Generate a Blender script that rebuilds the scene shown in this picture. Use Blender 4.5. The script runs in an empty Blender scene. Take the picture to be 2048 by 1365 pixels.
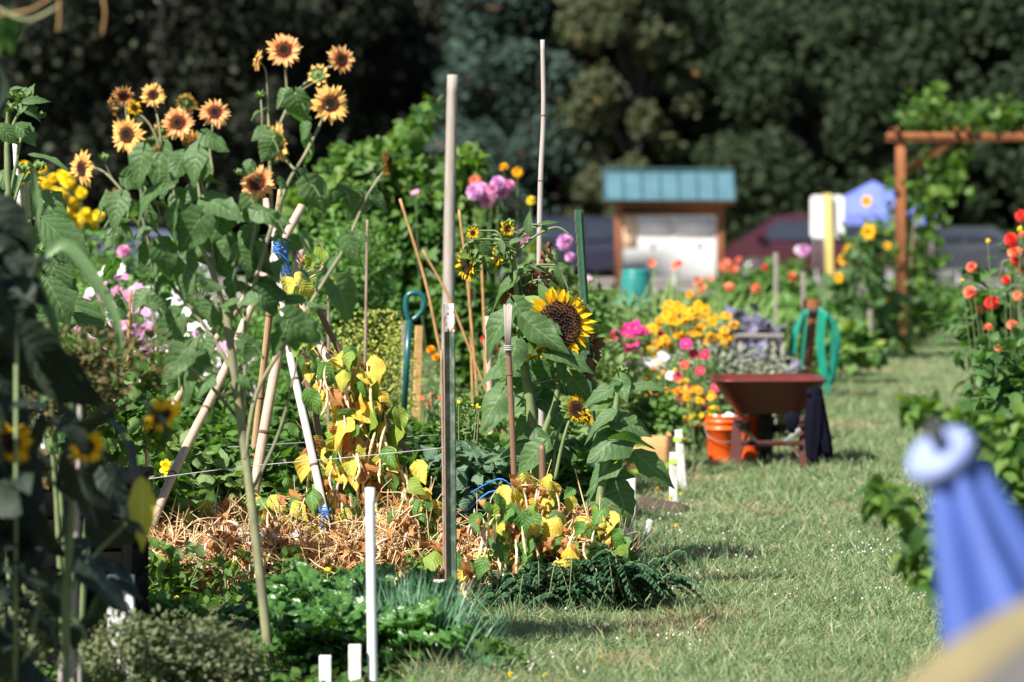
import bpy, math, random
import numpy as np
from mathutils import Vector, Matrix

random.seed(7); RS = np.random.RandomState(11)
scene = bpy.context.scene
COL = scene.collection
# ------------------------------------------------------------------ camera, world, sun
H = 1.7; F = 7680.0; HZ = 415.0                       # eye height (m), focal length (px of the 2048 photo), horizon row
PITCH = math.atan((682.5 - HZ) / F)
cd = bpy.data.cameras.new('camera'); cam = bpy.data.objects.new('camera', cd); COL.objects.link(cam)
cam.location = (0, 0, H); cam.rotation_euler = (math.pi / 2 - PITCH, 0, 0)
cd.sensor_width = 36; cd.lens = 135; cd.clip_start = 0.1; cd.clip_end = 2000
cd.dof.use_dof = True; cd.dof.focus_distance = 16.9; cd.dof.aperture_fstop = 2.8
scene.camera = cam
SUN = Vector((-0.62, -0.68, 0.86)).normalized()
w = bpy.data.worlds.new('World'); scene.world = w; w.use_nodes = True
nt = w.node_tree; sky = nt.nodes.new('ShaderNodeTexSky'); sky.sky_type = 'NISHITA'; sky.sun_disc = False
sky.sun_elevation = math.asin(SUN.z); sky.sun_rotation = math.atan2(SUN.x, SUN.y)
nt.links.new(sky.outputs[0], nt.nodes['Background'].inputs[0]); nt.nodes['Background'].inputs[1].default_value = 0.055
sl = bpy.data.lights.new('sun', 'SUN'); sl.energy = 5.0; sl.angle = math.radians(0.55); sl.color = (1, 0.945, 0.86)
so = bpy.data.objects.new('sun', sl); COL.objects.link(so); so.rotation_euler = (-SUN).to_track_quat('-Z', 'Y').to_euler()
vs = scene.view_settings; scene.display_settings.display_device = 'sRGB'
vs.view_transform = 'Standard'; vs.look = 'None'; vs.exposure = 1.02; vs.gamma = 1
cy = scene.cycles; cy.use_denoising = True; cy.max_bounces = 6; cy.diffuse_bounces = 3; cy.glossy_bounces = 2
cy.transmission_bounces = 4; cy.transparent_max_bounces = 4; cy.use_adaptive_sampling = True; cy.adaptive_threshold = 0.01
cy.sample_clamp_indirect = 6

# ------------------------------------------------------------------ geometry helpers
_sp, _cp = math.sin(PITCH), math.cos(PITCH)
def P(px, py, z):                                     # point of depth z (world y) seen at photo pixel px,py
    x = (px - 1024) / F; y = (682.5 - py) / F
    dy = _cp + y * _sp; dz = -_sp + y * _cp
    t = z / dy
    return Vector((x * t, z, H + dz * t))
def S(px, z): return px * z / F
def X(px, z): return (px - 1024) / F * z
def Gz(py):                                           # depth of the ground seen at row py
    y = (682.5 - py) / F; return -H / ((-_sp + y * _cp)) * (_cp + y * _sp)
def nrm(a):
    a = np.asarray(a, float); l = np.linalg.norm(a, axis=-1, keepdims=True); return a / np.maximum(l, 1e-9)
def frames(axis, normal):                             # (n,3,3) matrices: x = axis, z ~ normal
    x = nrm(axis); y = nrm(np.cross(normal, x)); z = np.cross(x, y)
    return np.stack([x, y, z], -1)

class T:                                              # template: verts, quads/tris, uv
    def __init__(s, v, faces, uv=None):
        s.v = np.array(v, float); s.q = np.array([f for f in faces if len(f) == 4], int).reshape(-1, 4)
        s.t = np.array([f for f in faces if len(f) == 3], int).reshape(-1, 3)
        s.uv = np.array(uv, float) if uv is not None else np.zeros((len(s.v), 2))

class MB:
    def __init__(s): s.V = []; s.Q = []; s.Tt = []; s.U = []; s.mq = []; s.mt = []; s.n = 0
    def add(s, t, pos=None, R=None, sc=1.0, mi=0):
        if pos is None: pos = np.zeros((1, 3))
        pos = np.asarray(pos, float).reshape(-1, 3); k = len(pos); nv = len(t.v)
        sc = np.asarray(sc, float)
        if sc.ndim == 0: sc = np.full((k, 3), float(sc))
        elif sc.ndim == 1: sc = np.repeat(sc[:, None], 3, 1) if len(sc) == k and not (k == 3 and len(sc) == 3 and False) else np.tile(sc, (k, 1))
        loc = t.v[None] * sc[:, None, :]
        if R is not None:
            R = np.asarray(R, float)
            if R.ndim == 2: R = R[None]
            if len(R) != k: R = np.repeat(R, k, 0)
            loc = np.einsum('nij,nvj->nvi', R, loc)
        v = (loc + pos[:, None, :]).reshape(-1, 3)
        off = (np.arange(k) * nv + s.n)[:, None, None]
        s.V.append(v); s.U.append(np.tile(t.uv, (k, 1)))
        if len(t.q): s.Q.append((t.q[None] + off).reshape(-1, 4)); s.mq.append(np.full(len(t.q) * k, mi))
        if len(t.t): s.Tt.append((t.t[None] + off).reshape(-1, 3)); s.mt.append(np.full(len(t.t) * k, mi))
        s.n += nv * k
    def mesh(s, name, mats, smooth=True):
        me = bpy.data.meshes.new(name)
        V = np.concatenate(s.V); U = np.concatenate(s.U)
        Q = np.concatenate(s.Q) if s.Q else np.zeros((0, 4), int); Tt = np.concatenate(s.Tt) if s.Tt else np.zeros((0, 3), int)
        me.vertices.add(len(V)); me.vertices.foreach_set('co', V.astype(np.float32).ravel())
        L = np.concatenate([Q.ravel(), Tt.ravel()]).astype(np.int32)
        me.loops.add(len(L)); me.loops.foreach_set('vertex_index', L)
        tot = np.concatenate([np.full(len(Q), 4), np.full(len(Tt), 3)]).astype(np.int32)
        me.polygons.add(len(tot)); st = np.concatenate([[0], np.cumsum(tot)[:-1]]).astype(np.int32)
        me.polygons.foreach_set('loop_start', st)
        if not isinstance(mats, (list, tuple)): mats = [mats]
        mi = np.concatenate((s.mq or [np.zeros(0)]) + (s.mt or [np.zeros(0)])).astype(np.int32)
        me.polygons.foreach_set('material_index', mi)
        me.polygons.foreach_set('use_smooth', np.full(len(tot), bool(smooth)))
        uv = me.uv_layers.new(name='UVMap'); uv.data.foreach_set('uv', U[L].astype(np.float32).ravel())
        for m in mats: me.materials.append(m)
        me.update(calc_edges=True)
        return me
    def obj(s, name, mats, parent=None, smooth=True):
        if not s.V: return None
        o = bpy.data.objects.new(name, s.mesh(name, mats, smooth)); COL.objects.link(o)
        if parent is not None: o.parent = parent; o.matrix_parent_inverse = parent_inv(parent)
        return o

def world_mat(o):
    m = Matrix.LocRotScale(o.location, o.rotation_euler, o.scale)
    return (world_mat(o.parent) @ o.matrix_parent_inverse @ m) if o.parent else m
def parent_inv(p): return world_mat(p).inverted()
def tag(o, label, cat, group=None, kind=None):
    if kind: o['kind'] = kind
    if label: o['label'] = label
    if cat: o['category'] = cat
    if group: o['group'] = group
    return o
def thing(name, label, cat, loc=(0, 0, 0), group=None):
    o = bpy.data.objects.new(name, None); COL.objects.link(o); o.location = loc; o.empty_display_size = 0.1
    return tag(o, label, cat, group)

def smooth_pts(pts, k=4):
    p = [Vector(a) for a in pts]
    if len(p) < 3: return p
    out = []
    for i in range(len(p) - 1):
        a = p[max(i - 1, 0)]; b = p[i]; c = p[i + 1]; d = p[min(i + 2, len(p) - 1)]
        for j in range(k):
            t = j / k
            out.append(0.5 * ((2 * b) + (c - a) * t + (2 * a - 5 * b + 4 * c - d) * t * t + (3 * b - a - 3 * c + d) * t ** 3))
    out.append(p[-1]); return out
def tube_t(pts, rad, sides=8, cap=True):
    p = np.array([list(a) for a in pts], float); n = len(p)
    if np.ndim(rad) == 0: rad = [rad] * n
    rad = np.interp(np.linspace(0, 1, n), np.linspace(0, 1, len(rad)), rad)
    tan = nrm(np.gradient(p, axis=0)); ref = np.array([0, 0, 1.0]) if abs(tan[0][2]) < 0.9 else np.array([1.0, 0, 0])
    V = []; U = []; d = np.concatenate([[0], np.cumsum(np.linalg.norm(np.diff(p, axis=0), axis=1))])
    u = nrm(np.cross(tan[0], ref))
    for i in range(n):
        u = nrm(u - tan[i] * np.dot(u, tan[i])); v = np.cross(tan[i], u)
        for k in range(sides):
            a = 2 * math.pi * k / sides
            V.append(p[i] + rad[i] * (u * math.cos(a) + v * math.sin(a))); U.append((d[i], k / sides))
    Fc = [(i * sides + k, i * sides + (k + 1) % sides, (i + 1) * sides + (k + 1) % sides, (i + 1) * sides + k) for i in range(n - 1) for k in range(sides)]
    if cap:
        V.append(p[0]); U.append((0, 0)); V.append(p[-1]); U.append((d[-1], 0))
        Fc += [(len(V) - 2, (k + 1) % sides, k) for k in range(sides)]
        b = (n - 1) * sides; Fc += [(len(V) - 1, b + k, b + (k + 1) % sides) for k in range(sides)]
    return T(V, Fc, U)
def box_t(lo, hi, bev=0.0):
    a, b = np.array(lo, float), np.array(hi, float)
    if bev <= 0:
        V = [(x, y, z) for x in (a[0], b[0]) for y in (a[1], b[1]) for z in (a[2], b[2])]
        return T(V, [(0, 1, 3, 2), (4, 6, 7, 5), (0, 4, 5, 1), (2, 3, 7, 6), (0, 2, 6, 4), (1, 5, 7, 3)], [(v[0], v[2]) for v in V])
    V = []; idx = {}
    for ix, x in enumerate((a[0], b[0])):
        for iy, y in enumerate((a[1], b[1])):
            for iz, z in enumerate((a[2], b[2])):
                sx, sy, sz = (1 - 2 * ix) * bev, (1 - 2 * iy) * bev, (1 - 2 * iz) * bev
                for ax, (dx, dy, dz) in enumerate(((0, sy, sz), (sx, 0, sz), (sx, sy, 0))):
                    idx[(ix, iy, iz, ax)] = len(V); V.append((x + dx, y + dy, z + dz))
    Fc = []
    for i in (0, 1):
        q = [(0, 0), (1, 0), (1, 1), (0, 1)]
        Fc.append([idx[(i, y, z, 0)] for y, z in (q if i else q[::-1])])
        Fc.append([idx[(x, i, z, 1)] for x, z in (q[::-1] if i else q)])
        Fc.append([idx[(x, y, i, 2)] for x, y in (q if i else q[::-1])])
    for i in (0, 1):
        for j in (0, 1):
            Fc.append([idx[(i, j, 0, 0)], idx[(i, j, 1, 0)], idx[(i, j, 1, 1)], idx[(i, j, 0, 1)]])
            Fc.append([idx[(i, 0, j, 0)], idx[(i, 1, j, 0)], idx[(i, 1, j, 2)], idx[(i, 0, j, 2)]])
            Fc.append([idx[(0, i, j, 1)], idx[(1, i, j, 1)], idx[(1, i, j, 2)], idx[(0, i, j, 2)]])
            for k in (0, 1): Fc.append([idx[(i, j, k, 0)], idx[(i, j, k, 1)], idx[(i, j, k, 2)]])
    return T(V, Fc, [(v[0], v[2]) for v in V])
def lathe_t(prof, sides=20):                          # prof (r,z)
    V = [(r * math.cos(2 * math.pi * k / sides), r * math.sin(2 * math.pi * k / sides), z) for r, z in prof for k in range(sides)]
    U = [(k / sides, i / len(prof)) for i in range(len(prof)) for k in range(sides)]
    return T(V, [(i * sides + k, i * sides + (k + 1) % sides, (i + 1) * sides + (k + 1) % sides, (i + 1) * sides + k) for i in range(len(prof) - 1) for k in range(sides)], U)
def rotz(a): return np.array([[math.cos(a), -math.sin(a), 0], [math.sin(a), math.cos(a), 0], [0, 0, 1]])
def one(t, name, m, parent=None, smooth=True, pos=None, R=None, sc=1.0):
    b = MB(); b.add(t, pos, R, sc); return b.obj(name, m, parent, smooth)

# ------------------------------------------------------------------ materials
def newmat(name):
    m = bpy.data.materials.new(name); m.use_nodes = True; return m, m.node_tree, m.node_tree.nodes['Principled BSDF']
def N(nt, typ, **kw):
    n = nt.nodes.new(typ)
    for k, v in kw.items(): setattr(n, k, v)
    return n
def c4(c): return (c[0], c[1], c[2], 1)
def mix(nt, fac, a, b):
    n = N(nt, 'ShaderNodeMix', data_type='RGBA')
    for s_, x in ((0, fac), (6, a), (7, b)):
        if hasattr(x, 'is_output'): nt.links.new(x, n.inputs[s_])
        elif isinstance(x, (int, float)): n.inputs[s_].default_value = x
        else: n.inputs[s_].default_value = c4(x)
    return n.outputs[2]
def mth(nt, op, a, b=0.0, clamp=False):
    n = N(nt, 'ShaderNodeMath', operation=op, use_clamp=clamp)
    for i, x in enumerate((a, b)):
        if hasattr(x, 'is_output'): nt.links.new(x, n.inputs[i])
        else: n.inputs[i].default_value = x
    return n.outputs[0]
def noise(nt, scale, detail=3, coord='Object', vec_scale=None):
    tc = N(nt, 'ShaderNodeTexCoord'); n = N(nt, 'ShaderNodeTexNoise'); n.inputs['Scale'].default_value = scale; n.inputs['Detail'].default_value = detail
    src = tc.outputs[coord]
    if vec_scale:
        mp = N(nt, 'ShaderNodeMapping'); mp.inputs['Scale'].default_value = vec_scale; nt.links.new(src, mp.inputs[0]); src = mp.outputs[0]
    nt.links.new(src, n.inputs['Vector']); return n.outputs['Fac']
def ramp(nt, src, stops):
    r = N(nt, 'ShaderNodeValToRGB'); nt.links.new(src, r.inputs[0]); e = r.color_ramp.elements
    while len(e) < len(stops): e.new(0.5)
    for i, (p, c) in enumerate(stops): e[i].position = p; e[i].color = c4(c if not isinstance(c, (int, float)) else (c, c, c))
    return r.outputs[0]
def leafmat(name, a, b, transl=0.35, rough=0.5, vein=0.0, third=None, pos_noise=0.0, tcol=None, dry=None, spec=0.35):
    m, nt, p = newmat(name); g = N(nt, 'ShaderNodeNewGeometry')
    col = mix(nt, g.outputs['Random Per Island'], a, b)
    if third is not None:                              # a share of the leaves carries a third colour
        r2 = mth(nt, 'FRACT', mth(nt, 'MULTIPLY', g.outputs['Random Per Island'], 37.7))
        col = mix(nt, mth(nt, 'GREATER_THAN', r2, 1 - third[1]), col, third[0])
    nz = noise(nt, 9, 3)
    col = mix(nt, mth(nt, 'MULTIPLY', nz, 0.35), col, tuple(x * 1.5 for x in a))
    if dry is not None:                                # browned blotches
        nz2 = ramp(nt, noise(nt, dry[1], 4), [(dry[2], 0.0), (min(dry[2] + 0.1, 1), 1.0)])
        col = mix(nt, nz2, col, dry[0])
    if vein:
        tc = N(nt, 'ShaderNodeTexCoord'); sx = N(nt, 'ShaderNodeSeparateXYZ'); nt.links.new(tc.outputs['UV'], sx.inputs[0])
        av = mth(nt, 'ABSOLUTE', sx.outputs[1])
        mid = mth(nt, 'LESS_THAN', av, 0.055)
        per = mth(nt, 'FRACT', mth(nt, 'MULTIPLY', mth(nt, 'SUBTRACT', sx.outputs[0], mth(nt, 'MULTIPLY', av, 0.38)), 6.0))
        side = mth(nt, 'LESS_THAN', per, 0.12)
        vm = mth(nt, 'MULTIPLY', mth(nt, 'MAXIMUM', mid, mth(nt, 'MULTIPLY', side, 0.6)), vein)
        col = mix(nt, vm, col, tuple(min(1, x * 2.0 + 0.03) for x in b))
        bp = N(nt, 'ShaderNodeBump'); bp.inputs['Strength'].default_value = 0.6; bp.inputs['Distance'].default_value = 0.005
        nt.links.new(mth(nt, 'ADD', mth(nt, 'ABSOLUTE', mth(nt, 'SUBTRACT', per, 0.5)), noise(nt, 60, 2)), bp.inputs['Height']); nt.links.new(bp.outputs[0], p.inputs['Normal'])
    nt.links.new(col, p.inputs['Base Color']); p.inputs['Roughness'].default_value = rough
    p.inputs['Specular IOR Level'].default_value = spec
    if transl > 0:
        tr = N(nt, 'ShaderNodeBsdfTranslucent'); ms = N(nt, 'ShaderNodeMixShader'); ms.inputs[0].default_value = transl
        hs = N(nt, 'ShaderNodeMix', data_type='RGBA', blend_type='MULTIPLY'); hs.inputs[0].default_value = 1; nt.links.new(col, hs.inputs[6])
        hs.inputs[7].default_value = c4(tcol or (1.6, 1.7, 0.5)); nt.links.new(hs.outputs[2], tr.inputs[0])
        nt.links.new(p.outputs[0], ms.inputs[1]); nt.links.new(tr.outputs[0], ms.inputs[2])
        nt.links.new(ms.outputs[0], nt.nodes['Material Output'].inputs[0])
    return m
def solid(name, a, b=None, scale=12, rough=0.6, metal=0.0, bump=0.0, vec=None, detail=4, lo=0.35, hi=0.65, spec=0.5):
    m, nt, p = newmat(name); b = b or tuple(x * 0.75 for x in a)
    f = ramp(nt, noise(nt, scale, detail, vec_scale=vec), [(lo, 0.0), (hi, 1.0)])
    nt.links.new(mix(nt, f, a, b), p.inputs['Base Color']); p.inputs['Roughness'].default_value = rough; p.inputs['Metallic'].default_value = metal
    p.inputs['Specular IOR Level'].default_value = spec
    if bump:
        bp = N(nt, 'ShaderNodeBump'); bp.inputs['Strength'].default_value = bump; bp.inputs['Distance'].default_value = 0.01
        nt.links.new(noise(nt, scale * 2, 4, vec_scale=vec), bp.inputs['Height']); nt.links.new(bp.outputs[0], p.inputs['Normal'])
    return m
M = {}
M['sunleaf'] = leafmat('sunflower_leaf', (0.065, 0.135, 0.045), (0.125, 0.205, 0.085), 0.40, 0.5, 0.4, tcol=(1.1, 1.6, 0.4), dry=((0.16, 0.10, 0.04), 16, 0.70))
M['sunleaf_shaded'] = leafmat('sunflower_leaf_shaded', (0.010, 0.018, 0.012), (0.026, 0.042, 0.026), 0.14, 0.6, 0.2)  # sunflower leaf with the left foreground's shade put into its colour
M['serrate'] = leafmat('budding_sunflower_leaf', (0.07, 0.14, 0.05), (0.11, 0.19, 0.08), 0.3, 0.45, 0.35)
M['stem'] = solid('green_stem', (0.17, 0.23, 0.09), (0.12, 0.17, 0.07), 20, 0.6)
M['stem_pale'] = solid('pale_hairy_stem', (0.25, 0.26, 0.13), (0.17, 0.16, 0.1), 14, 0.65)
M['beanleaf'] = leafmat('bean_leaf', (0.06, 0.15, 0.03), (0.11, 0.22, 0.045), 0.35, 0.5, 0.4, third=((0.26, 0.34, 0.05), 0.28))
M['beanyellow'] = leafmat('yellowing_bean_leaf', (0.62, 0.45, 0.05), (0.76, 0.55, 0.11), 0.35, 0.55, 0.35, third=((0.36, 0.42, 0.06), 0.42), tcol=(1.15, 1.05, 0.5), dry=((0.35, 0.16, 0.04), 16, 0.62))
M['drybrown'] = leafmat('dry_brown_leaf', (0.34, 0.13, 0.04), (0.50, 0.27, 0.11), 0.2, 0.8, 0.2, third=((0.24, 0.1, 0.035), 0.3), tcol=(1.2, 1, 0.7), spec=0.1)
M['straw'] = leafmat('dry_stalk', (0.58, 0.42, 0.22), (0.70, 0.54, 0.32), 0.0, 0.7, third=((0.36, 0.18, 0.08), 0.35), spec=0.15)
M['pod'] = leafmat('dry_bean_pod', (0.66, 0.48, 0.26), (0.78, 0.60, 0.38), 0.0, 0.55, third=((0.70, 0.44, 0.36), 0.25), spec=0.3)
M['veg'] = leafmat('vegetable_leaf', (0.05, 0.125, 0.025), (0.115, 0.22, 0.045), 0.36, 0.5, 0.25)
M['veg_pale'] = leafmat('pale_vegetable_leaf', (0.13, 0.21, 0.07), (0.20, 0.28, 0.11), 0.3, 0.55, 0.25)
M['veg_blue'] = leafmat('blue_green_leaf', (0.08, 0.15, 0.09), (0.13, 0.21, 0.13), 0.2, 0.5, 0.2)
M['chard'] = leafmat('chard_leaf', (0.04, 0.12, 0.025), (0.075, 0.18, 0.04), 0.25, 0.28, 0.5, spec=0.6)
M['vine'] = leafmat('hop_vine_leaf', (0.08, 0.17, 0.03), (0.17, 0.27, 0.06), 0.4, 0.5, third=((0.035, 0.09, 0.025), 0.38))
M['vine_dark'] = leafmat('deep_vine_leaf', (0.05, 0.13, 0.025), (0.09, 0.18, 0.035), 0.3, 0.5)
M['feather'] = leafmat('feathery_green', (0.09, 0.20, 0.05), (0.15, 0.27, 0.07), 0.3, 0.6)
M['dill'] = leafmat('yellow_green_dill', (0.34, 0.38, 0.09), (0.45, 0.45, 0.13), 0.3, 0.6)
M['herb'] = leafmat('grey_green_herb', (0.11, 0.14, 0.07), (0.17, 0.19, 0.10), 0.25, 0.7)
M['lav'] = leafmat('silver_bush_leaf', (0.20, 0.23, 0.17), (0.30, 0.32, 0.25), 0.15, 0.7)
M['chive'] = leafmat('chive_blade', (0.06, 0.15, 0.075), (0.10, 0.21, 0.11), 0.1, 0.4)
M['fern'] = leafmat('dark_pinnate_leaf', (0.018, 0.058, 0.026), (0.04, 0.10, 0.045), 0.12, 0.45)
M['iris'] = leafmat('sword_leaf', (0.16, 0.27, 0.07), (0.24, 0.34, 0.11), 0.35, 0.5)
M['purple'] = leafmat('purple_leaf', (0.13, 0.125, 0.20), (0.20, 0.19, 0.29), 0.1, 0.5)
M['dahlialeaf'] = leafmat('dahlia_leaf', (0.05, 0.12, 0.035), (0.10, 0.20, 0.06), 0.35, 0.5)
M['sedge'] = leafmat('seeding_weed', (0.07, 0.085, 0.03), (0.15, 0.09, 0.04), 0.2, 0.8)
def petmat(name, a, b, tr=0.35, inner=None, split=(0.35, 0.6), rough=0.55):
    m, nt, p = newmat(name); g = N(nt, 'ShaderNodeNewGeometry'); col = mix(nt, g.outputs['Random Per Island'], a, b)
    if inner:
        tc = N(nt, 'ShaderNodeTexCoord'); sx = N(nt, 'ShaderNodeSeparateXYZ'); nt.links.new(tc.outputs['UV'], sx.inputs[0])
        f = ramp(nt, mth(nt, 'ADD', sx.outputs[0], mth(nt, 'MULTIPLY', noise(nt, 45, 2), 0.2)), [(split[0] + 0.1, 1.0), (split[1] + 0.1, 0.0)])
        col = mix(nt, f, col, inner)
    nt.links.new(col, p.inputs['Base Color']); p.inputs['Roughness'].default_value = rough; p.inputs['Specular IOR Level'].default_value = 0.2
    tr_ = N(nt, 'ShaderNodeBsdfTranslucent'); nt.links.new(col, tr_.inputs[0]); ms = N(nt, 'ShaderNodeMixShader'); ms.inputs[0].default_value = tr
    nt.links.new(p.outputs[0], ms.inputs[1]); nt.links.new(tr_.outputs[0], ms.inputs[2]); nt.links.new(ms.outputs[0], nt.nodes['Material Output'].inputs[0])
    return m
M['pet_red'] = petmat('apricot_red_petal', (0.86, 0.44, 0.17), (0.93, 0.58, 0.24), inner=(0.50, 0.05, 0.04), split=(0.2, 0.42))
M['pet_gold'] = petmat('golden_petal_red_base', (0.89, 0.52, 0.14), (0.94, 0.64, 0.24), inner=(0.48, 0.10, 0.03), split=(0.12, 0.30))
M['pet_old'] = petmat('faded_orange_petal', (0.62, 0.28, 0.06), (0.72, 0.38, 0.10), inner=(0.3, 0.08, 0.02), split=(0.2, 0.5))
M['pet_yellow'] = petmat('yellow_petal', (0.93, 0.53, 0.01), (0.98, 0.65, 0.02), inner=(0.85, 0.34, 0.01), split=(0.1, 0.3))
M['disc'] = solid('sunflower_disc', (0.018, 0.008, 0.006), (0.07, 0.026, 0.01), 60, 0.9, bump=0.8)
M['disc_ring'] = solid('sunflower_disc_rim', (0.22, 0.09, 0.012), (0.12, 0.045, 0.01), 120, 0.9, bump=0.8)
M['calyx'] = leafmat('sunflower_bract', (0.10, 0.17, 0.05), (0.15, 0.24, 0.07), 0.15, 0.6)
for k, a, b in (('magenta', (0.62, 0.02, 0.20), (0.75, 0.05, 0.32)), ('pink', (0.75, 0.28, 0.55), (0.85, 0.42, 0.65)), ('white', (0.82, 0.80, 0.80), (0.88, 0.86, 0.86)),
                ('orange', (0.92, 0.33, 0.01), (0.97, 0.47, 0.015)), ('amber', (0.93, 0.45, 0.01), (0.97, 0.56, 0.015)), ('yellow', (0.93, 0.70, 0.02), (0.97, 0.78, 0.04)),
                ('red', (0.80, 0.03, 0.03), (0.88, 0.08, 0.06)), ('coral', (0.88, 0.22, 0.12), (0.92, 0.33, 0.2)), ('crimson', (0.45, 0.01, 0.07), (0.6, 0.02, 0.1)), ('lilac', (0.72, 0.36, 0.66), (0.80, 0.46, 0.74))):
    M[k] = petmat(k + '_petal', a, b, 0.3)
M['eye'] = solid('flower_eye', (0.75, 0.45, 0.03), (0.5, 0.2, 0.02), 150, 0.9)
M['eye_dark'] = solid('flower_dark_eye', (0.12, 0.04, 0.01), (0.2, 0.08, 0.02), 150, 0.9)
def bamboo_mat(name, a, b, node):
    m, nt, p = newmat(name)
    tc = N(nt, 'ShaderNodeTexCoord'); mp = N(nt, 'ShaderNodeMapping'); mp.inputs['Scale'].default_value = (3, 9, 1); nt.links.new(tc.outputs['UV'], mp.inputs[0])
    nz = N(nt, 'ShaderNodeTexNoise'); nz.inputs['Scale'].default_value = 3; nz.inputs['Detail'].default_value = 5; nt.links.new(mp.outputs[0], nz.inputs['Vector'])
    col = mix(nt, ramp(nt, nz.outputs['Fac'], [(0.35, 0.0), (0.68, 1.0)]), a, b)
    spots = ramp(nt, noise(nt, 55, 3), [(0.66, 0.0), (0.72, 1.0)])
    col = mix(nt, mth(nt, 'MULTIPLY', spots, 0.6), col, node)
    nt.links.new(col, p.inputs['Base Color']); p.inputs['Roughness'].default_value = 0.5; return m
M['bam_tan'] = bamboo_mat('tan_bamboo', (0.50, 0.35, 0.20), (0.36, 0.21, 0.10), (0.1, 0.05, 0.03))
M['bam_pink'] = bamboo_mat('weathered_bamboo', (0.55, 0.43, 0.33), (0.40, 0.28, 0.21), (0.14, 0.09, 0.07))
M['bam_grey'] = bamboo_mat('grey_bamboo', (0.33, 0.28, 0.26), (0.44, 0.38, 0.36), (0.15, 0.12, 0.11))
M['bam_pale'] = bamboo_mat('pale_grey_bamboo', (0.50, 0.45, 0.45), (0.60, 0.55, 0.54), (0.2, 0.16, 0.15))
M['bam_brown'] = bamboo_mat('brown_bamboo', (0.24, 0.14, 0.08), (0.13, 0.075, 0.05), (0.05, 0.03, 0.02))
M['bam_node'] = solid('bamboo_node', (0.10, 0.05, 0.03), (0.2, 0.12, 0.08), 40, 0.8)
M['cane'] = solid('thin_cane', (0.44, 0.26, 0.10), (0.30, 0.16, 0.06), 20, 0.6)
M['cane_grey'] = solid('thin_grey_cane', (0.30, 0.22, 0.17), (0.2, 0.14, 0.1), 20, 0.7)
M['oldwood'] = solid('weathered_post', (0.36, 0.32, 0.28), (0.26, 0.22, 0.19), 9, 0.85, bump=0.3, vec=(4, 4, 0.6))
M['cedar'] = solid('cedar_lumber', (0.36, 0.135, 0.05), (0.22, 0.075, 0.028), 6, 0.7, bump=0.2, vec=(5, 5, 0.6))
M['pine'] = solid('pine_board', (0.62, 0.37, 0.15), (0.50, 0.28, 0.11), 5, 0.7, vec=(1, 4, 8))
M['whitewood'] = solid('chipped_white_paint', (0.80, 0.78, 0.77), (0.55, 0.50, 0.47), 25, 0.6, lo=0.5, hi=0.75)
M['pvc'] = solid('white_pvc', (0.80, 0.82, 0.84), (0.72, 0.74, 0.76), 8, 0.35)
M['tpost_green'] = solid('green_post_paint', (0.045, 0.13, 0.07), (0.03, 0.09, 0.05), 30, 0.45)
M['tpost_grey'] = solid('dull_green_grey_paint', (0.045, 0.075, 0.05), (0.16, 0.18, 0.15), 22, 0.5, lo=0.45, hi=0.75)
M['tpost_white'] = solid('white_tip_with_rust', (0.75, 0.74, 0.73), (0.35, 0.12, 0.05), 45, 0.5, lo=0.52, hi=0.6)
M['rust'] = solid('rusty_edge', (0.28, 0.11, 0.06), (0.2, 0.16, 0.14), 60, 0.8)
M['soil'] = solid('garden_soil', (0.11, 0.075, 0.05), (0.06, 0.042, 0.03), 6, 0.95, bump=0.8)
M['twine'] = solid('blue_twine', (0.03, 0.22, 0.62), (0.02, 0.14, 0.45), 80, 0.6)
M['teal'] = solid('teal_plastic', (0.02, 0.22, 0.20), (0.015, 0.16, 0.15), 6, 0.35)
M['spade'] = solid('dark_teal_handle', (0.008, 0.10, 0.10), (0.006, 0.07, 0.07), 6, 0.3)
M['hose'] = solid('green_hose', (0.01, 0.25, 0.17), (0.008, 0.19, 0.13), 6, 0.35)
M['darkmetal'] = solid('dark_metal', (0.05, 0.05, 0.055), (0.09, 0.085, 0.08), 20, 0.5, metal=0.4)
M['grey_metal'] = solid('galvanised_metal', (0.35, 0.36, 0.36), (0.25, 0.25, 0.25), 15, 0.45, metal=0.5)
M['rubber'] = solid('black_rubber', (0.022, 0.022, 0.024), (0.05, 0.045, 0.04), 25, 0.85)
M['barrow'] = solid('red_barrow_paint', (0.13, 0.017, 0.012), (0.075, 0.024, 0.017), 14, 0.42, lo=0.4, hi=0.7)
M['barrow_leg'] = solid('worn_red_frame', (0.10, 0.018, 0.014), (0.07, 0.045, 0.04), 12, 0.5)
M['bucket'] = solid('orange_bucket', (0.90, 0.115, 0.012), (0.82, 0.10, 0.01), 5, 0.4)
M['cloth_dark'] = solid('navy_cloth', (0.004, 0.004, 0.010), (0.006, 0.006, 0.014), 10, 0.95, spec=0.08)
M['cloth_white'] = solid('white_cloth', (0.8, 0.8, 0.8), (0.6, 0.6, 0.58), 20, 0.8)
M['umb'] = solid('blue_umbrella_cloth', (0.055, 0.105, 0.37), (0.045, 0.085, 0.31), 6, 0.6)
M['tent'] = solid('blue_tent_cloth', (0.15, 0.20, 0.60), (0.12, 0.16, 0.5), 3, 0.7)
M['umbcap'] = solid('pale_blue_cap', (0.30, 0.37, 0.66), (0.22, 0.28, 0.56), 12, 0.5)
M['roofteal'] = solid('teal_roof_metal', (0.075, 0.165, 0.21), (0.06, 0.135, 0.17), 3, 0.45)
M['board'] = solid('white_notice_paper', (0.88, 0.87, 0.86), (0.82, 0.81, 0.80), 3, 0.5)
M['paper_grey'] = solid('grey_printed_paper', (0.60, 0.61, 0.63), (0.70, 0.70, 0.72), 9, 0.7)
M['paper_peach'] = solid('peach_paper', (0.75, 0.52, 0.35), (0.65, 0.45, 0.3), 9, 0.7)
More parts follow.
